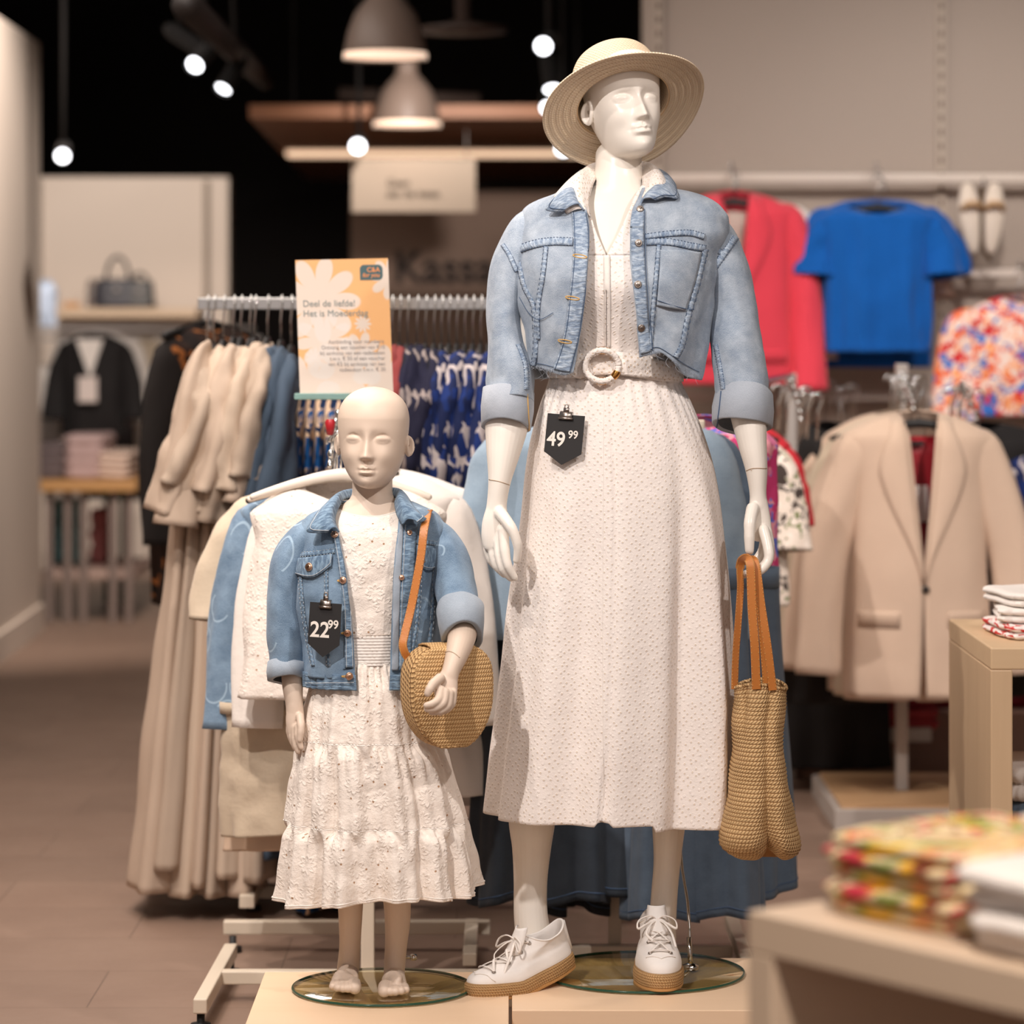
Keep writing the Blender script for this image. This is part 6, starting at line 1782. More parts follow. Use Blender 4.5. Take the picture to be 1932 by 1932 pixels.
garment('pink_print_dress', 'pink and blue printed dress showing behind the tote handles', 'dress', DG, P(1330, 790, 7.2), 0, PINK, .33, .64, .07, .07, .36, 4, sleeves=False, fold=.012)

# =====================================================================
# BLAZER RACK at right
BY = 8.9
BR = thing('clothes_rack', (1.2, 9.2, 0), 'blazer rack with grey posts on a wooden base plate at the right', 'clothes rack')
g = G(); a = P(1575, 1569, 8.88)
box(g, (a.x+.75, 9.22, .03), (1.5, .68, .06)); mk('base_frame', g, plain('grey_base', C(168, 158, 150), .5), BR, False, bevel=.003)
g = G(); box(g, (a.x+.75, 9.22, .064), (1.46, .64, .010)); mk('base_board', g, wood('base_wood', C(196, 158, 118), C(176, 138, 100), .5, (2, 12, 12)), BR, False)
bx2('post', P(1690, 0, 9.2).x, P(1712, 0, 9.2).x, 9.18, 9.22, .06, 1.28, BR, plain('post_grey', C(176, 168, 162), .4))
g = G(); tube(g, [Vector((.855, 9.895, 1.235)), Vector((.70, 9.0, 1.235)), Vector((P(1366, 0, 8.3).x, 8.24, 1.225))], .009, 8); mk('side_arm', g, MT['chrome'], BR)
bx2('post', P(1483, 0, 9.9).x, P(1502, 0, 9.9).x, 9.88, 9.91, .0, 1.24, BR, plain('post_grey2', C(176, 168, 162), .4))
BLZ = fabric('beige_suiting', C(216, 190, 168), .03, 900, .15, wr=.06)
LIN = plain('red_lining', C(168, 14, 34), .5)
def blazer(name, lab, group, loc, rz, mt, w_=.43, L=.77, seed=0, lining=LIN, tagm=True, detail=True, sl=(.60, .075, .062, .085), btn=True, vz=-.462, cat='blazer'):
    T = thing(name, loc, lab, cat, group); M = Matrix.Translation(loc) @ Matrix.Rotation(rz, 4, 'Z')
    # open V front meeting at the button
    def op(t):
        z = -L*t; u = min(1, -z/abs(vz)); x = .050*(1-u**1.15)+.001
        if -z > abs(vz)+.05: x = .001+.012*((-z-abs(vz)-.05)/(L-abs(vz)))**1.6
        return (-x, x)
    g = top_body(w_, L, .075, .062, w_*1.06, seed, open_=op, fold=.004, k=3, waist=.022, sh=.060, dip=0, nb=.012); g.xf(M); bd = mk('jacket_body', g, mt, T, solid=.004)
    b = bvh(g)
    for sg in (-1, 1):
        h = arm(w_, sg, sl[0], sl[1], sl[2], .060, out=sl[3], seed=seed+sg, fold=.0035, bend=.03, flat=.7); h.xf(M); mk('sleeve', h, mt, T, solid=.003)
    if detail:
        # lapels: thin shells lying on the front
        for sg in (-1, 1):
            rows = []
            for j in range(16):
                t = j/15; z = -.005-(abs(vz)-.01)*t; xi = .050*(1-t**1.15)+.002
                wd = (.030+.052*sm(0, .34, t)) if t < .34 else .082*(1-sm(.30, 1.02, t)*.97)
                row = []
                for i in range(8):
                    x = sg*(xi+wd*i/7)
                    o = M @ Vector((x, -.6, z)); d = (M.to_3x3() @ Vector((0, 1, 0)))
                    r = b.ray_cast(o, d)
                    p = r[0] if r[0] else M @ Vector((x, -.06, z))
                    row.append(p-d*(.007+.005*math.sin(PI*i/7)))
                rows.append(row)
            g = G(); loft(g, rows); mk('lapel', g, mt, T, solid=.003)
            # pocket flap
            rows = []
            for dz in (-.535, -.545, -.580):
                row = []
                for i in range(8):
                    x = sg*(.065+.11*i/7); r = b.ray_cast(M @ Vector((x, -.6, dz)), M.to_3x3() @ Vector((0, 1, 0)))
                    row.append((r[0] if r[0] else M @ Vector((x, -.06, dz)))-(M.to_3x3() @ Vector((0, .004, 0))))
                rows.append(row)
            g = G(); loft(g, rows[:2] if L < .6 else rows); mk('pocket_flap', g, mt, T, solid=.002)
        if lining:
            g = G(); rows = [[M @ Vector((x*(1-.5*t), .030-.02*t, -.06-.42*t)) for x in (-.12, -.06, 0, .06, .12)] for t in [j/8 for j in range(9)]]; loft(g, rows); mk('lining', g, lining, T, solid=.001)
        if btn:
            r = b.ray_cast(M @ Vector((.004, -.6, vz-.012)), M.to_3x3() @ Vector((0, 1, 0))); p = (r[0] or M @ Vector((0, -.07, vz)))+(M.to_3x3() @ Vector((0, -.006, 0)))
            g = G(); lathe(g, [(.001, .003), (.008, .004), (.0105, .002), (.0105, -.002), (.001, -.002)], p, 20, Matrix.Rotation(PI/2, 3, 'X')); mk('button', g, plain('dark_button', C(40, 32, 28), .4), T)
        if tagm:
            g = G(); box(g, M @ Vector((.002, .000, -.245)), (.046, .002, .100)); mk('paper_tag', g, plain('paper_tag_white', C(226, 214, 208), .7), T, False)
            g = G(); box(g, M @ Vector((0, .012, -.080)), (.036, .002, .012)); mk('neck_label', g, MT['black'], T, False)
    return T
BG_ = 'beige blazers on the right rack'
blazer('beige_blazer', 'frontmost beige single-button blazer with red lining and white tag, at the right', BG_, P(1733, 782, 8.9), math.radians(2), BLZ, .405, .775, 1, sl=(.60, .064, .058, .105))
for i, (dx, dY, dz) in enumerate(((-14, .12, 1), (-28, .24, 2), (-42, .36, 0))):
    blazer('beige_blazer', ['beige blazer directly behind the frontmost one, its sleeve showing at the left', 'third beige blazer from the front on the right rack', 'rearmost beige blazer on the right rack, nearest the black garments'][i], BG_, P(1733+dx, 782+dz, 8.9+dY), math.radians(-4-3*i), [BLZ, MT['cream'], BLZ][i], .40, .79, 2+i, detail=False, lining=None, sl=(.60, .060, .056, .125+.03*i))
for i in range(3):
    hanger(P(1733-20*i, 722+2*i, 8.9+.12*i), 0, .37, HANG, ['black hanger inside the frontmost beige blazer', 'black hanger of the second beige blazer', 'black hanger of the third beige blazer'][i], 'black hangers on the blazer rack', .105, slope=.04)
BLK2 = plain('black_suiting', C(24, 20, 20), .85, var=.2)
garment('black_coat', 'long black garment slanting down left of the beige blazers', 'coat', 'black garments on the blazer rack', P(1560, 800, 9.36), 0, BLK2, .15, .80, .09, .04, .40, 2, sleeves=False, fold=.014)
garment('black_blouse', 'black garment behind the right shoulder of the frontmost beige blazer', 'blouse', 'black garments on the blazer rack', P(1850, 800, 9.6), math.radians(10), BLK2, .46, .80, .09, .06, .50, 5, (.55, .07, .06, .10), fold=.012)
garment('black_trousers', 'black garment low under the blazers beside the grey post', 'trousers', 'black garments on the blazer rack', P(1560, 1130, 9.7), 0, BLK2, .36, .50, .09, .10, .44, 6, sleeves=False)
FLW = print_mat('black_on_white_floral', C(226, 212, 198), [C(70, 60, 56), C(236, 224, 212), C(120, 128, 84)], 26, 3.3, (1, 1, 1), .60)
FLO = print_mat('orange_blue_floral', C(232, 208, 196), [C(232, 110, 70), C(60, 110, 190), C(206, 44, 44), C(238, 160, 110)], 19, 5.1, (1, 1, 1), .55)
garment('floral_blouse', 'white blouse with small dark floral print beside the adult forearm', 'blouse', 'blouses around the hooks', P(1366, 812, 8.3), math.radians(-6), FLW, .31, .45, .07, .07, .34, 3, (.20, .065, .07, .02), fold=.010)
garment('red_blouse', 'red edged garment just behind the small floral blouse', 'blouse', 'blouses around the hooks', P(1376, 800, 8.45), math.radians(4), plain('red_cloth', C(200, 40, 52), .8), .32, .30, .06, .07, .32, 9, (.16, .06, .06, .02), fold=.008)
garment('blue_print_blouse', 'dark blue patterned garment at the right edge beside the beige blazer sleeve', 'blouse', 'blouses around the hooks', P(1990, 860, 9.4), 0, PR2, .40, .60, .07, .07, .46, 5, (.2, .085, .09, .10), fold=.010)
for i, (px, py, Y, lab, nb) in enumerate(((1697, 728, 9.25, 'large cluster of chrome hooks above the beige blazers', 9), (1492, 745, 9.0, 'chrome hooks beside the adult right cuff', 7), (1568, 742, 11.36, 'chrome hooks under the blue top, at its left hem', 6), (1812, 748, 9.6, 'chrome hooks left of the orange floral blouse', 7))):
    T = waterfall(P(px, py-10, Y), .34, lab, 0, nb)
    if True:
        rnd = random.Random(i)
        for k in range(nb):
            x = P(px, 0, Y).x+rnd.uniform(-.055, .055); z = P(px, py-4, Y).z+rnd.uniform(-.012, .012); y = Y-.3+rnd.uniform(0, .3)
            g = G(); pts = [Vector((x+.016*math.cos(a), y, z+.016*math.sin(a))) for a in [PI*1.05-PI*1.25*j/12 for j in range(13)]]+[Vector((x+.004, y, z-.03)), Vector((x, y, z-.11))]
            tube(g, pts, .0032, 6); mk('hanger_hook', g, MT['chrome'], T)
hanger(Vector((P(1366, 0, 8.3).x, 8.3, 1.242)), 0, .27, HANG, 'black hanger holding the small floral blouse beside the adult cuff', 'black hangers on the blazer rack', .10, slope=.04)
# wall garments
WL = 'garments hung high on the grey wall'
CORAL = fabric('coral_cloth', C(232, 72, 88), .04, 900, .15, wr=.08)
blazer('coral_blazer', 'coral pink blazer hanging on the wall behind the adult right shoulder', WL, P(1385, 366, 11.05), math.radians(3), CORAL, .43, .65, 3, lining=plain('pale_lining', C(226, 204, 190), .7), tagm=False, sl=(.56, .07, .062, .06), btn=False, vz=-.42)
garment('white_cardigan', 'white long-sleeved garment behind the coral blazer', 'cardigan', WL, P(1398, 372, 11.22), math.radians(-4), MT['white'], .43, .50, .06, .07, .42, 7, (.46, .07, .06, .09))
garment('dark_red_blouse', 'dark red garment hem below the coral blazer sleeve', 'top', WL, P(1418, 420, 11.28), 0, plain('dark_red_cloth', C(128, 16, 34), .8), .36, .56, .05, .07, .42, 3, sleeves=False)
BLUE = fabric('royal_blue_cloth', C(14, 92, 176), .06, 900, .15, wr=.12)
garment('blue_blouse', 'royal blue short-sleeved top hanging on the grey wall', 'top', WL, P(1655, 388, 11.05), 0, BLUE, .41, .50, .06, .095, .395, 2, (.15, .066, .070, .035), fold=.007, k=7, dip=.030, sh=.04)
garment('blue_blouse', 'second royal blue top, only its lower hem and collar show behind the first', 'top', WL, P(1655, 380, 11.2), 0, BLUE, .41, .575, .05, .095, .40, 5, (.17, .075, .08, .06), fold=.008, k=6, dip=0, sh=.04)
garment('peach_blouse', 'pale peach garment peeking out left of the royal blue top', 'top', WL, P(1622, 398, 11.32), 0, plain('peach_cloth', C(226, 196, 176), .8), .42, .45, .05, .08, .40, 8, (.2, .07, .07, .07))
garment('orange_floral_blouse', 'orange, red and blue floral blouse at the right edge below the short white rail', 'blouse', WL, P(1928, 560, 10.9), 0, FLO, .43, .40, .07, .06, .42, 4, (.34, .085, .08, .03), fold=.006, sh=.07)
hanger(P(1385, 322, 11.05), 0, .36, HANG, 'black hanger with chrome hook holding the coral blazer on the wall', 'black hangers on the grey wall', .10, slope=.05)
hanger(P(1655, 332, 11.05), 0, .34, HANG, 'black hanger with chrome hook holding the royal blue top on the wall', 'black hangers on the grey wall', .10, slope=.04)
hanger(P(1922, 512, 10.9), 0, .34, HANG, 'black hanger holding the orange floral blouse', 'black hangers on the grey wall', .10, slope=.05)
waterfall(P(1378, 322, 11.36), .32, 'chrome hook arm on the wall above the coral blazer', 0, 4); waterfall(P(1650, 324, 11.36), .32, 'chrome hook arm on the wall above the royal blue top', 0, 4); waterfall(P(1922, 506, 11.3), .36, 'chrome hook arm on the wall above the orange floral blouse', 0, 3)
# slippers on the wall
SP = thing('wall_slippers', P(1850, 345, 11.3), 'pair of pale flat slippers hung on the wall at upper right, with tan straps', 'slippers')
for sg, dx, rz_ in ((-1, -20, .10), (1, 22, -.06)):
    c = P(1850+dx, 412, 11.28); rings = []
    for o, s_ in ((.0, .94), (.004, 1), (.016, 1), (.022, .92)):
        ring = []
        for i in range(40):
            a = 2*PI*i/40; x = .036*math.cos(a)*s_*(1+.18*math.sin(a)); z = .125*math.sin(a)*s_
            ring.append(Vector((c.x+x*math.cos(rz_)-z*math.sin(rz_), c.y-o, c.z+z*math.cos(rz_)+x*math.sin(rz_))))
        rings.append(ring)
    g = G(); loft(g, rings, True, True, True); mk('sole', g, plain('slipper_pale', C(230, 216, 200), .7), SP)
    g = G(); tube(g, [Vector((c.x-.030, c.y-.02, c.z+.03)), Vector((c.x-.01, c.y-.045, c.z+.05)), Vector((c.x+.02, c.y-.045, c.z+.05)), Vector((c.x+.034, c.y-.02, c.z+.03))], (.012), 8); mk('toe_strap', g, plain('slipper_tan', C(196, 160, 120), .7), SP)
g = G(); tube(g, [P(1852, 352, 11.26), P(1853, 470, 11.25), P(1870, 492, 11.25)], .008, 8); mk('hanging_tag', g, plain('tag_brown', C(90, 70, 52), .6), SP)
g = G(); tube(g, [P(1856, 335, 11.4), P(1856, 338, 11.25), P(1856, 352, 11.24)], .004, 6); mk('wall_hook', g, MT['chrome'], SP)
# low shelf and red clothes under the blazers
SH = thing('low_shelf', P(1600, 1402, 9.9), 'low white shelf board behind the blazer rack with red clothes on it', 'shelf')
bx2('board', P(1440, 0, 9.8).x, P(1750, 0, 9.8).x, 9.7, 10.1, P(0, 1400, 9.7).z, P(0, 1374, 9.7).z, SH, plain('shelf_white', C(208, 196, 186), .6))
def folded(name, lab, cat, group, c, a, b, h_, rz, mt, seed, fold_lines=2, sag=.004):
    """one folded garment: rounded layered slab"""
    T = thing(name, c, lab, cat, group); M = Matrix.Translation(c) @ Matrix.Rotation(rz, 4, 'Z'); rings = []
    n = 96; prof = []
    for L in range(fold_lines):
        z0 = h_*L/fold_lines; z1 = h_*(L+1)/fold_lines
        for k in range(7):
            q = k/6; prof.append((z0+(z1-z0)*q, -.012*(1-math.sin(PI*q)**.6)-.0))
    rings.append([M @ Vector((0, 0, .0))+Vector((0, 0, 0)) for _ in range(n)])
    for z, ins in prof:
        ring = []
        for i in range(n):
            t = 2*PI*i/n; s, cc = math.sin(t), math.cos(t)
            w_ = .006*nz((s*2, cc*2, z*20+seed), 1.6)+.004*nz((s*5, cc*5, seed), 1.5)
            x = (a/2+ins+w_)*math.copysign(abs(cc)**.35, cc); y = (b/2+ins+w_)*math.copysign(abs(s)**.35, s)
            ring.append(M @ Vector((x, y, z+sag*nz((x*9, y*9, seed), 1))))
        rings.append(ring)
    for k in range(1, 7):
        q = 1-k/6; rings.append([M @ Vector((p.x*q, p.y*q, h_-.001+sag*1.2*nz((p.x*9*q, p.y*9*q, seed), 1))) for p in [M.inverted() @ v for v in rings[-1 if k == 1 else -1*k]]] if False else [M @ Vector(((M.inverted() @ p).x*q, (M.inverted() @ p).y*q, h_-.001+sag*1.5*nz(((M.inverted() @ p).x*9*q, (M.inverted() @ p).y*9*q, seed), 1))) for p in rings[len(prof)]])
    g = G(); loft(g, rings, True); mk('folded_cloth', g, mt, T)
    return T
RD = [plain('folded_red_%d' % i, c, .85, var=.15) for i, c in enumerate((C(150, 30, 48), C(176, 60, 66), C(120, 16, 34)))]
zs_ = P(0, 1374, 9.8).z
for i, (px, w_) in enumerate(((1500, .30), (1660, .34))):
    folded('folded_shirt', ['dark red folded garment on the low shelf, left of the grey post', 'dark red folded garment on the low shelf, at the grey post'][i], 'folded clothes', 'red folded clothes under the blazers', Vector((P(px, 0, 9.85).x, 9.85, zs_+.001)), w_, .26, .07, 0, RD[i], i)
    folded('folded_shirt', ['pinkish folded garment on top of the left red one', 'brighter red folded garment on top of the right dark red one'][i], 'folded clothes', 'red folded clothes under the blazers', Vector((P(px, 0, 9.85).x, 9.85, zs_+.074)), w_*.96, .25, .05, .05, RD[1-i], i+4)
for i, px in enumerate((1560, 1720, 1860)):
    folded('folded_shirt', ['dark red folded garment on the brown plinth, leftmost', 'dark red folded garment on the brown plinth below the shelf end', 'dark red folded garment on the brown plinth hidden partly by the wood table'][i], 'folded clothes', 'dark red clothes on the plinth', Vector((P(px, 0, 10.1).x, 10.12, .202)), .26, .24, .10, 0, RD[2], i+9)

# =====================================================================
# WOODEN TABLE at the right edge
WT = wood('light_oak_veneer', C(216, 186, 150), C(198, 166, 130), .5, (26, 26, 1.5))
TBW = thing('wooden_table', (1.25, 6.78, 0), 'light oak waterfall table with thick sides at the right edge', 'table')
x0, x1, y0, y1, zt, th = .958, 1.60, 6.47, 7.09, .75, .044
bx2('side_panel', x0, x0+th, y0, y1, 0, zt-th, TBW, WT); bx2('side_panel', x1-th, x1, y0, y1, 0, zt-th, TBW, WT)
bx2('table_top', x0, x1, y0, y1, zt-th, zt, TBW, wood('light_oak_top', C(222, 192, 154), C(206, 174, 136), .5, (1.5, 26, 26)))
bx2('lower_shelf', x0+th+.001, x1-th-.001, y0+.02, y1-.02, .30, .33, TBW, WT)
WS = MT['white']
for i, (cx, cy, z, a, b, h_, rz, m_, lab) in enumerate((
    (1.10, 6.74, .751, .20, .26, .030, .1, print_mat('white_red_stripe', C(236, 226, 220), [C(200, 60, 56)], 22, .4, (1, 4, 1), .56), 'white folded top with red stripes, lowest of the pile on the oak table'),
    (1.11, 6.76, .782, .20, .25, .030, -.1, WS, 'white folded top in the middle of the pile on the oak table'),
    (1.10, 6.78, .813, .18, .24, .030, .2, WS, 'uppermost white folded top on the oak table'),
    (1.12, 6.72, .331, .22, .28, .09, 0, MT['jeans2'], 'blue folded garment on the lower shelf of the oak table'),
    (1.12, 6.72, .422, .22, .28, .07, 0, WS, 'white folded garment on the blue one inside the oak table'))):
    folded('folded_shirt', lab, 'folded clothes', 'folded clothes on the oak table', Vector((cx, cy, z)), a, b, h_, rz, m_, i+20)

# FRONT TABLE, close to the camera, out of focus
ang = math.atan2(-.8, .6)      # direction of its long edge
FTC = Vector((.2626, 3.60, 0)); d1 = Vector((.6, -.8, 0)); d2 = Vector((.8, .6, 0))
LM = plain('pale_laminate', C(214, 190, 164), .5, var=.02)
FT = thing('display_table', FTC+d1*.5+d2*.35, 'pale beige display table very close and out of focus at lower right', 'table')
def lbox(name, s0, s1, t0, t1, z0, z1, T, m):
    c = FTC+d1*(s0+s1)/2+d2*(t0+t1)/2; g = G(); box(g, (c.x, c.y, (z0+z1)/2), (s1-s0, t1-t0, z1-z0), ang); return mk(name, g, m, T, False, bevel=.002)
lbox('table_top', 0, 1.0, 0, .7, .705, .75, FT, LM)
lbox('side_panel', 0, .040, 0, .7, 0, .704, FT, LM); lbox('side_panel', .96, 1.0, 0, .7, 0, .704, FT, LM)
lbox('back_panel', .041, .959, .66, .70, 0, .704, FT, plain('laminate_inside', C(176, 150, 126), .6))
FLR = print_mat('tropical_print', C(226, 206, 164), [C(150, 160, 80), C(232, 184, 60), C(206, 70, 84), C(120, 70, 50), C(234, 170, 120)], 20, 2.2, (1, 1, 1), .57)
FLR2 = print_mat('tropical_print_b', C(222, 204, 166), [C(232, 176, 50), C(130, 146, 70), C(200, 60, 78), C(120, 60, 44)], 17, 6.2, (1, 1, 1), .57)
lb = ['lowest', 'second from the bottom', 'third from the bottom', 'fourth from the bottom', 'topmost']
zz = .751
for k in range(5):
    h_ = (.020, .017, .018, .016, .016)[k]
    c = FTC+d1*(.155+.004*math.sin(k*2))+d2*(.19+.005*math.cos(k*3)); c.z = zz
    folded('folded_printed_shirt', 'folded tropical print top, %s of the blurred stack in the foreground' % lb[k], 'folded clothes', 'tropical print tops on the front table', c, .235, .26, h_, ang+.03*math.sin(k*1.7), [FLR, FLR2][k % 2], 40+k, 1, .002); zz += h_+.0005
zz = .751
for k in range(4):
    h_ = (.022, .020, .022, .022)[k]
    c = FTC+d1*(.375+.010*math.sin(k*2))+d2*(.17+.01*math.cos(k*3)); c.z = zz
    folded('folded_white_shirt', 'folded white top, %s of the white pile at the lower right corner' % ['lowest', 'second from the bottom', 'third from the bottom', 'topmost'][k], 'folded clothes', 'white tops on the front table', c, .17, .28, h_, ang+.05*math.sin(k*1.7), WS, 60+k, 1, .004); zz += h_+.0005
c = FTC+d1*.17+d2*.43; c.z = .751
folded('folded_brown_shirt', 'brown and white folded garment behind the tropical print stack', 'folded clothes', 'tropical print tops on the front table', c, .22, .18, .085, ang, print_mat('brown_print', C(232, 220, 208), [C(150, 84, 54), C(60, 44, 40)], 9, 2.9, (1, 1, 1), .55), 77, 4, .003)

# =====================================================================
# FAR LEFT: shelf with handbags, hanging tops, low table
g = G(); a = P(95, 590, 17.6); b = P(372, 590, 17.6); box(g, ((a.x+b.x)/2, 17.75, a.z), (b.x-a.x, .35, .05)); tag(mk('wall_shelf', g, wood('shelf_wood', C(214, 190, 162), C(200, 174, 146), .6, (2, 10, 10)), smooth=False, org=((a.x+b.x)/2, 17.75, a.z)), 'pale wooden shelf on the far left wall with handbags on it', 'shelf')
zsh = a.z+.026
def handbag(px, w_, h_, d_, mt, lab, hh):
    c = Vector((P(px, 0, 17.7).x, 17.7, zsh)); T = thing('handbag', c, lab, 'handbag', 'handbags on the far shelf')
    rings = [ering(c.x, c.y, c.z+h_*t, w_/2*(1-.12*t+.05*math.sin(PI*t)), d_/2*(1-.5*t), 40, e=3.5) for t in [i/8 for i in range(9)]]
    g = G(); loft(g, rings, True, True, True); mk('bag_body', g, mt, T)
    g = G(); tube(g, [c+Vector((w_*.24*math.cos(a), 0, h_-.01+hh*math.sin(a))) for a in [PI*i/16 for i in range(17)]], .010, 8); mk('handle', g, mt, T)
    g = G(); lathe(g, [(.001, .0), (.018, 0), (.018, .008), (.001, .008)], c+Vector((.0, -d_/2*.8, h_*.62)), 16, Matrix.Rotation(PI/2, 3, 'X')); mk('clasp', g, MT['greyp'], T)
handbag(222, .26, .16, .10, plain('navy_leather', C(30, 28, 38), .5), 'black handbag with a round handle on the far left shelf', .13)
handbag(264, .16, .15, .10, plain('grey_black_leather', C(60, 58, 56), .5), 'grey and black bag right of the handbag with the round handle', .05)
handbag(172, .05, .13, .05, plain('small_dark_bag', C(110, 98, 92), .5), 'small narrow bag left of the black handbag', .03)
for i, px in enumerate((128, 142)):
    c = Vector((P(px, 0, 17.65).x, 17.65, zsh)); g = G(); lathe(g, [(.001, 0), (.028, 0), (.030, .02), (.016, .035), (.001, .038)], c, 16); tag(mk('trinket', g, plain('trinket_tan_%d' % i, C(206, 160, 116), .5), org=c), ['small tan trinket at the left end of the far shelf', 'small tan trinket between the first trinket and the narrow bag'][i], 'trinket', 'trinkets on the far shelf')
FL = 'tops hanging at the far left'
garment('black_cardigan', 'black cardigan with white collar and tag hanging at the far left', 'cardigan', FL, P(178, 632, 15.6), 0, BLK2, .34, .48, .07, .05, .34, 2, (.30, .055, .05, .05))
T = bpy.data.objects['black_cardigan']; c = P(171, 640, 15.50)
g = G(); g.add([c+Vector((-.07, 0, .0)), c+Vector((.06, 0, 0)), c+Vector((.0, -.02, -.19))], [(0, 1, 2)]); mk('white_neck_insert', g, MT['white'], T, False, solid=.01)
g = G(); box(g, c+Vector((-.01, -.03, -.24)), (.09, .004, .12)); mk('paper_tag', g, plain('far_tag', C(226, 212, 204), .7), T, False)
garment('white_jacket', 'pale jacket behind the black cardigan with sleeves to both sides', 'jacket', FL, P(186, 628, 15.9), 0, MT['white'], .42, .40, .06, .06, .36, 3, (.52, .05, .05, .05))
garment('white_shirt', 'white top at far left beside the pale partition', 'top', FL, P(98, 690, 15.9), 0, MT['white'], .20, .36, .06, .04, .20, 4, (.2, .04, .04, .03))
garment('cream_shirt', 'cream top right of the black cardigan', 'top', FL, P(278, 640, 16.2), 0, MT['cream'], .22, .22, .06, .04, .22, 4, (.12, .04, .04, .02))
garment('grey_shirt', 'greyish white top below the cream one, right of the black cardigan', 'top', FL, P(278, 712, 16.1), 0, plain('bluish_white_cloth', C(206, 206, 216), .8), .20, .20, .06, .04, .20, 6, (.12, .04, .04, .02))
garment('dark_shirt', 'dark garment hanging behind the far left tops', 'top', FL, P(250, 780, 16.6), 0, plain('far_dark_cloth', C(50, 42, 42), .9), .50, .44, .06, .04, .5, 6, sleeves=False)
garment('light_blue_shirt', 'light blue garment at the far left edge of the shelf', 'top', FL, P(86, 530, 16.8), 0, plain('pale_blue_cloth', C(186, 200, 220), .8), .12, .26, .05, .03, .12, 6, sleeves=False)
g = G(); box(g, (-2.15, 17.4, 1.30), (1.6, .02, .02)); box(g, (-2.9, 17.4, .65), (.03, .03, 1.3)); box(g, (-1.4, 17.4, .65), (.03, .03, 1.3)); box(g, (-2.15, 16.3, 1.36), (1.7, .02, .02)); box(g, (-2.0, 16.1, P(0, 716, 16.1).z), (1.2, .02, .02)); box(g, (-1.41, 16.2, .6), (.02, .25, 1.2)); tag(mk('far_garment_frame', g, MT['greyp'], smooth=False, org=(-2.15, 17.4, 0)), 'thin grey frame carrying the far left tops', 'clothes rack')
FTB = thing('low_display_table', P(165, 1170, 15.0), 'low table with orange wood top and grey legs at the far left', 'table')
zt_ = P(0, 905, 15.0).z; xa, xb = P(72, 0, 15).x, P(262, 0, 15).x
bx2('table_top', xa, xb, 14.9, 15.9, zt_-.05, zt_, FTB, wood('orange_wood', C(196, 150, 96), C(178, 132, 82), .5, (2, 10, 10)))
for px in (95, 130, 160, 215, 245):
    x = P(px, 0, 15.0).x; bx2('leg', x-.017, x+.017, 14.95, 14.985, 0, zt_-.05, FTB, plain('leg_grey_%d' % px, C(128, 112, 104), .6))
bx2('lower_shelf', xa+.02, xb-.02, 15.0, 15.8, .20, .24, FTB, plain('far_shelf_pale', C(170, 144, 132), .6))
for i, (px, w_, m_, lab) in enumerate(((105, .18, plain('far_f1', C(96, 84, 84), .8), 'dark grey pile on the low far table, leftmost'), (170, .2, plain('far_f2', C(176, 150, 146), .8), 'pinkish pile in the middle of the low far table'), (225, .17, plain('far_f3', C(206, 182, 166), .8), 'pale pile at the right end of the low far table'))):
    folded('folded_pile', lab, 'folded clothes', 'folded clothes on the low far table', Vector((P(px, 0, 15.3).x, 15.3, zt_+.001)), w_, .5, (.16, .20, .12)[i], 0, m_, 90+i, 4, .01)
for i, (px, m_, lab) in enumerate(((116, plain('turq', C(120, 176, 184), .7), 'turquoise item under the low far table, left'), (144, plain('turq2', C(120, 180, 186), .7), 'turquoise item under the low far table, right'), (190, plain('pinkish', C(196, 120, 120), .7), 'pink item under the low far table'))):
    c = P(px, 990, 15.5); folded('folded_item', lab, 'folded clothes', 'coloured items under the low far table', Vector((c.x, 15.5, .241)), .075, .3, (.30, .30, .26)[i], 0, m_, 95+i, 3, .01)
for i, px in enumerate((206, 236)):
    x = P(px, 0, 16.0).x; g = G(); box(g, (x, 16.0, .33), (.05, .03, .66)); tag(mk('green_board', g, plain('green_board_%d' % i, C(34, 84, 44), .7), smooth=False, org=(x, 16, 0)), ['left green upright strip behind the low far table', 'right green upright strip behind the low far table'][i], 'panel', 'green strips behind the low far table')
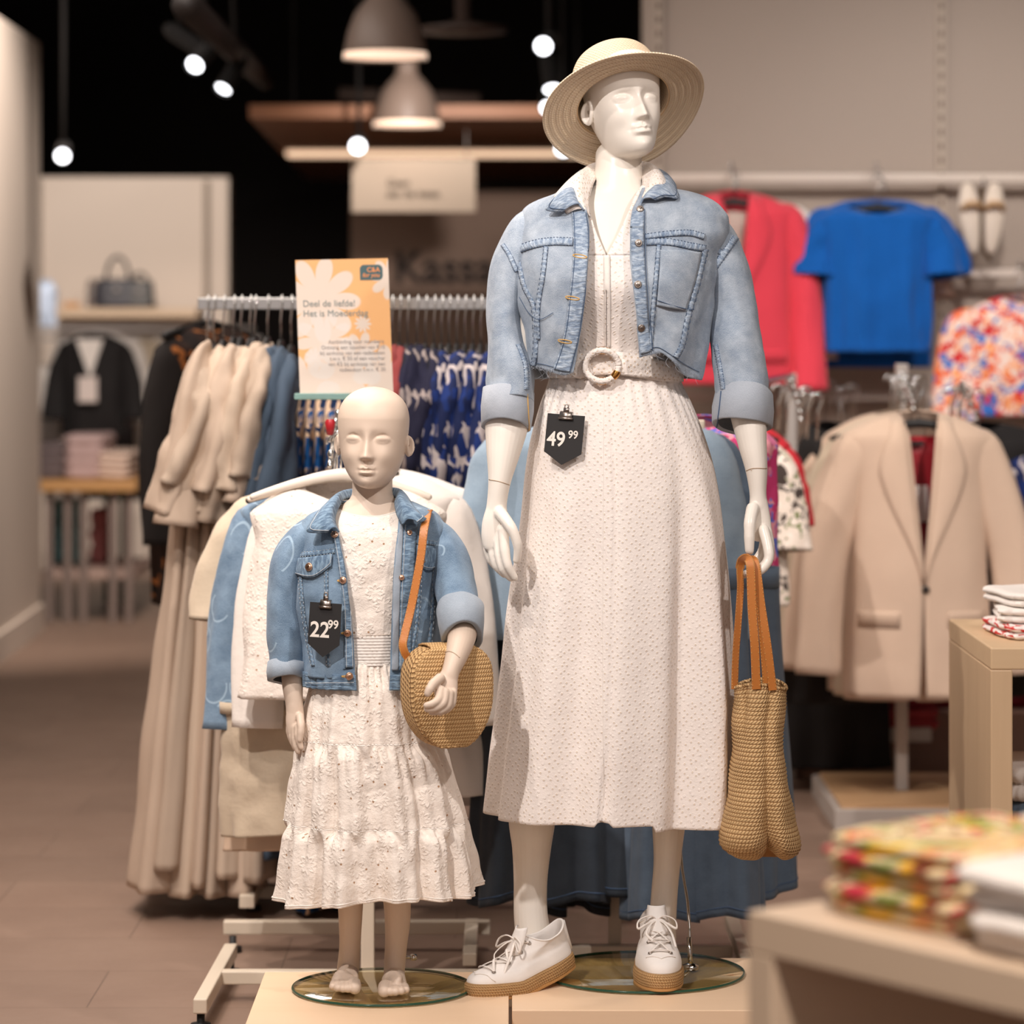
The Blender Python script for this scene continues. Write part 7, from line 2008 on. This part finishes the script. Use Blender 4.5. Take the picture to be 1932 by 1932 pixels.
# ------------------------------------------------------------------ sub-parts: small pieces belong to the part they sit on
def under(root_pred, child, part, order=False):
    for r in [o for o in COL.objects if o.parent is None and root_pred(o)]:
        ch = [o for o in r.children if o.name.split('.')[0] == child]; pt = [o for o in r.children if o.name.split('.')[0] == part]
        if not pt: continue
        for i, c in enumerate(ch):
            c.parent = pt[min(i, len(pt)-1)] if order else pt[0]
nm = lambda *k: (lambda o: any(o.name.startswith(q) for q in k))
under(nm('denim_jacket'), 'cuff_seam', 'sleeve', True); under(nm('denim_jacket'), 'cuff', 'sleeve', True)
under(nm('denim_jacket'), 'pocket_stitching', 'chest_pocket'); under(nm('denim_jacket'), 'placket_stitching', 'placket'); under(nm('denim_jacket'), 'collar_stitching', 'collar')
under(nm('denim_jacket'), 'flap_stitching', 'pocket_flap', True); under(nm('denim_jacket'), 'frayed_threads', 'jacket_body'); under(nm('denim_jacket'), 'hem_stitching', 'jacket_body'); under(nm('denim_jacket'), 'edge_stitching', 'jacket_body')
under(nm('denim_jacket'), 'stitching', 'seam', True)
under(nm('sneaker'), 'eyelet', 'upper'); under(nm('sneaker'), 'toe_seam', 'upper'); under(nm('sneaker'), 'bow', 'lacing'); under(nm('sneaker'), 'collar_binding', 'upper'); under(nm('sneaker'), 'heel_strip', 'upper')
under(nm('eyelet_dress'), 'belt_ring', 'belt'); under(nm('eyelet_dress'), 'gold_sleeve', 'belt'); under(nm('eyelet_dress'), 'belt_overlap', 'belt'); under(nm('eyelet_dress'), 'front_seam', 'skirt'); under(nm('eyelet_dress'), 'placket', 'bodice')
under(nm('tiered_dress'), 'gathering_seam', 'skirt_tier', True); under(nm('tiered_dress'), 'neck_binding', 'bodice')
under(nm('crochet_shoulder_bag'), 'flap_edge', 'flap'); under(nm('crochet_shoulder_bag'), 'strap_stitching', 'strap'); under(nm('woven_tote_bag'), 'strap_stitching', 'handle', True); under(nm('woven_tote_bag'), 'rim', 'bag_body')
under(nm('straw_hat'), 'hat_band', 'crown'); under(nm('mannequin'), 'plate_edge', 'base_plate'); under(nm('mannequin'), 'rod_socket', 'support_rod'); under(nm('mannequin'), 'arm_joint', 'body')
under(nm('price_tag'), 'price_figures', 'card'); under(nm('promo_poster'), 'text_line', 'printed_sheet'); under(nm('promo_poster'), 'logo_badge', 'printed_sheet'); under(nm('promo_poster'), 'logo_text', 'printed_sheet')
under(nm('wide_leg_jeans'), 'hem_seam', 'trouser_leg', True); under(nm('hanging_sign'), 'print_line', 'board')
